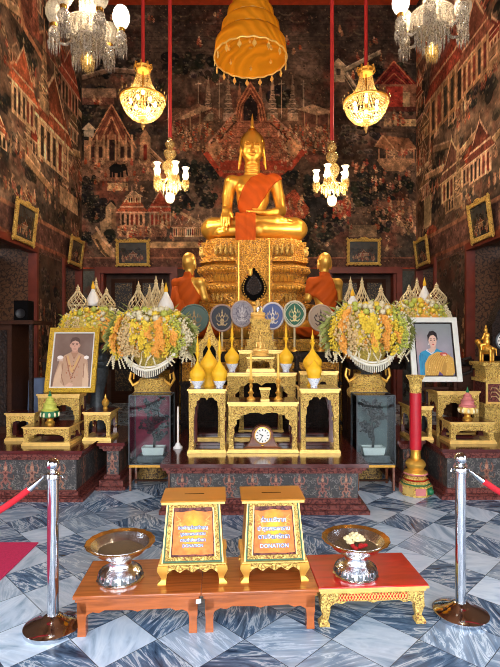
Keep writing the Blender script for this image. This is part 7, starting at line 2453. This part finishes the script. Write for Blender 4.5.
lotus_lamp('white lotus bud lamp with dark collar above the portrait of the man', 93, 6.6, 280, 289, 306, 314, 6.8)
lotus_lamp('white lotus bud lamp with dark collar behind the right big flowers', 352.5, 6.42, 288, 296, 311, 319, 8)
lotus_lamp('white lotus bud lamp with dark collar above the portrait of the woman', 424.5, 6.62, 277, 286, 303, 311, 6.3)
# ---------------------------------------------------------------- daylight and camera
w = bpy.data.worlds.new('daylight'); SC.world = w; w.use_nodes = True
nt = w.node_tree
bg = nt.nodes['Background']
tc = N(nt, 'ShaderNodeTexCoord'); sp_ = N(nt, 'ShaderNodeSeparateXYZ'); nt.links.new(tc.outputs['Generated'], sp_.inputs[0])
mr = N(nt, 'ShaderNodeMapRange'); mr.inputs['From Min'].default_value = -1; nt.links.new(sp_.outputs['Z'], mr.inputs['Value'])
col = ramp(nt, [(0.0, (.16, .15, .14)), (0.47, (.24, .25, .26)), (0.53, (1.0, 1.0, 1.0)), (0.8, (.78, .88, 1.04)), (1.0, (.62, .78, 1.04))], mr.outputs[0])
nt.links.new(col, bg.inputs['Color'])
bg.inputs['Strength'].default_value = SKY

def portal(name, loc, rot, sx, sy):
    l = bpy.data.lights.new(name, 'AREA'); l.shape = 'RECTANGLE'; l.size = sx; l.size_y = sy
    l.cycles.is_portal = True
    o = bpy.data.objects.new(name, l); COL.objects.link(o); o.location = loc; o.rotation_euler = rot
for x, wd in ((-3.0, 1.8), (0, 2.8), (3.0, 1.8)):
    portal('doorway_portal', (x, -2.05, 2.7), (PI / 2, 0, 0), wd, 5.4)
for s in (-1, 1):
    for y in (-.1, 2.4):
        portal('window_portal', (s * (WX + .5), y, ZD / 2), (0, s * PI / 2, 0), ZD, 1.6)

cam = bpy.data.cameras.new('camera')
co = bpy.data.objects.new('camera', cam); COL.objects.link(co)
co.location = (0, 0, EYE); co.rotation_euler = (PI / 2, 0, 0)
cam.sensor_fit = 'VERTICAL'; cam.sensor_height = 36.0; cam.sensor_width = 36.0
cam.lens = F / 667.0 * 36.0
cam.shift_x = (250 - CX) / 667.0
cam.shift_y = (CY - 333.5) / 667.0
cam.clip_start = .05; cam.clip_end = 100
SC.camera = co
SC.view_settings.view_transform = 'Standard'
SC.view_settings.look = 'None'
SC.view_settings.gamma = 1.0
SC.view_settings.use_curve_mapping = False
SC.view_settings.exposure = EXPO
try:
    SC.cycles.max_bounces = 8; SC.cycles.diffuse_bounces = 4; SC.cycles.glossy_bounces = 4; SC.cycles.transparent_max_bounces = 12
    SC.cycles.sample_clamp_indirect = 6.0
    SC.cycles.use_denoising = True
    SC.cycles.filter_width = 1.0
except Exception:
    pass
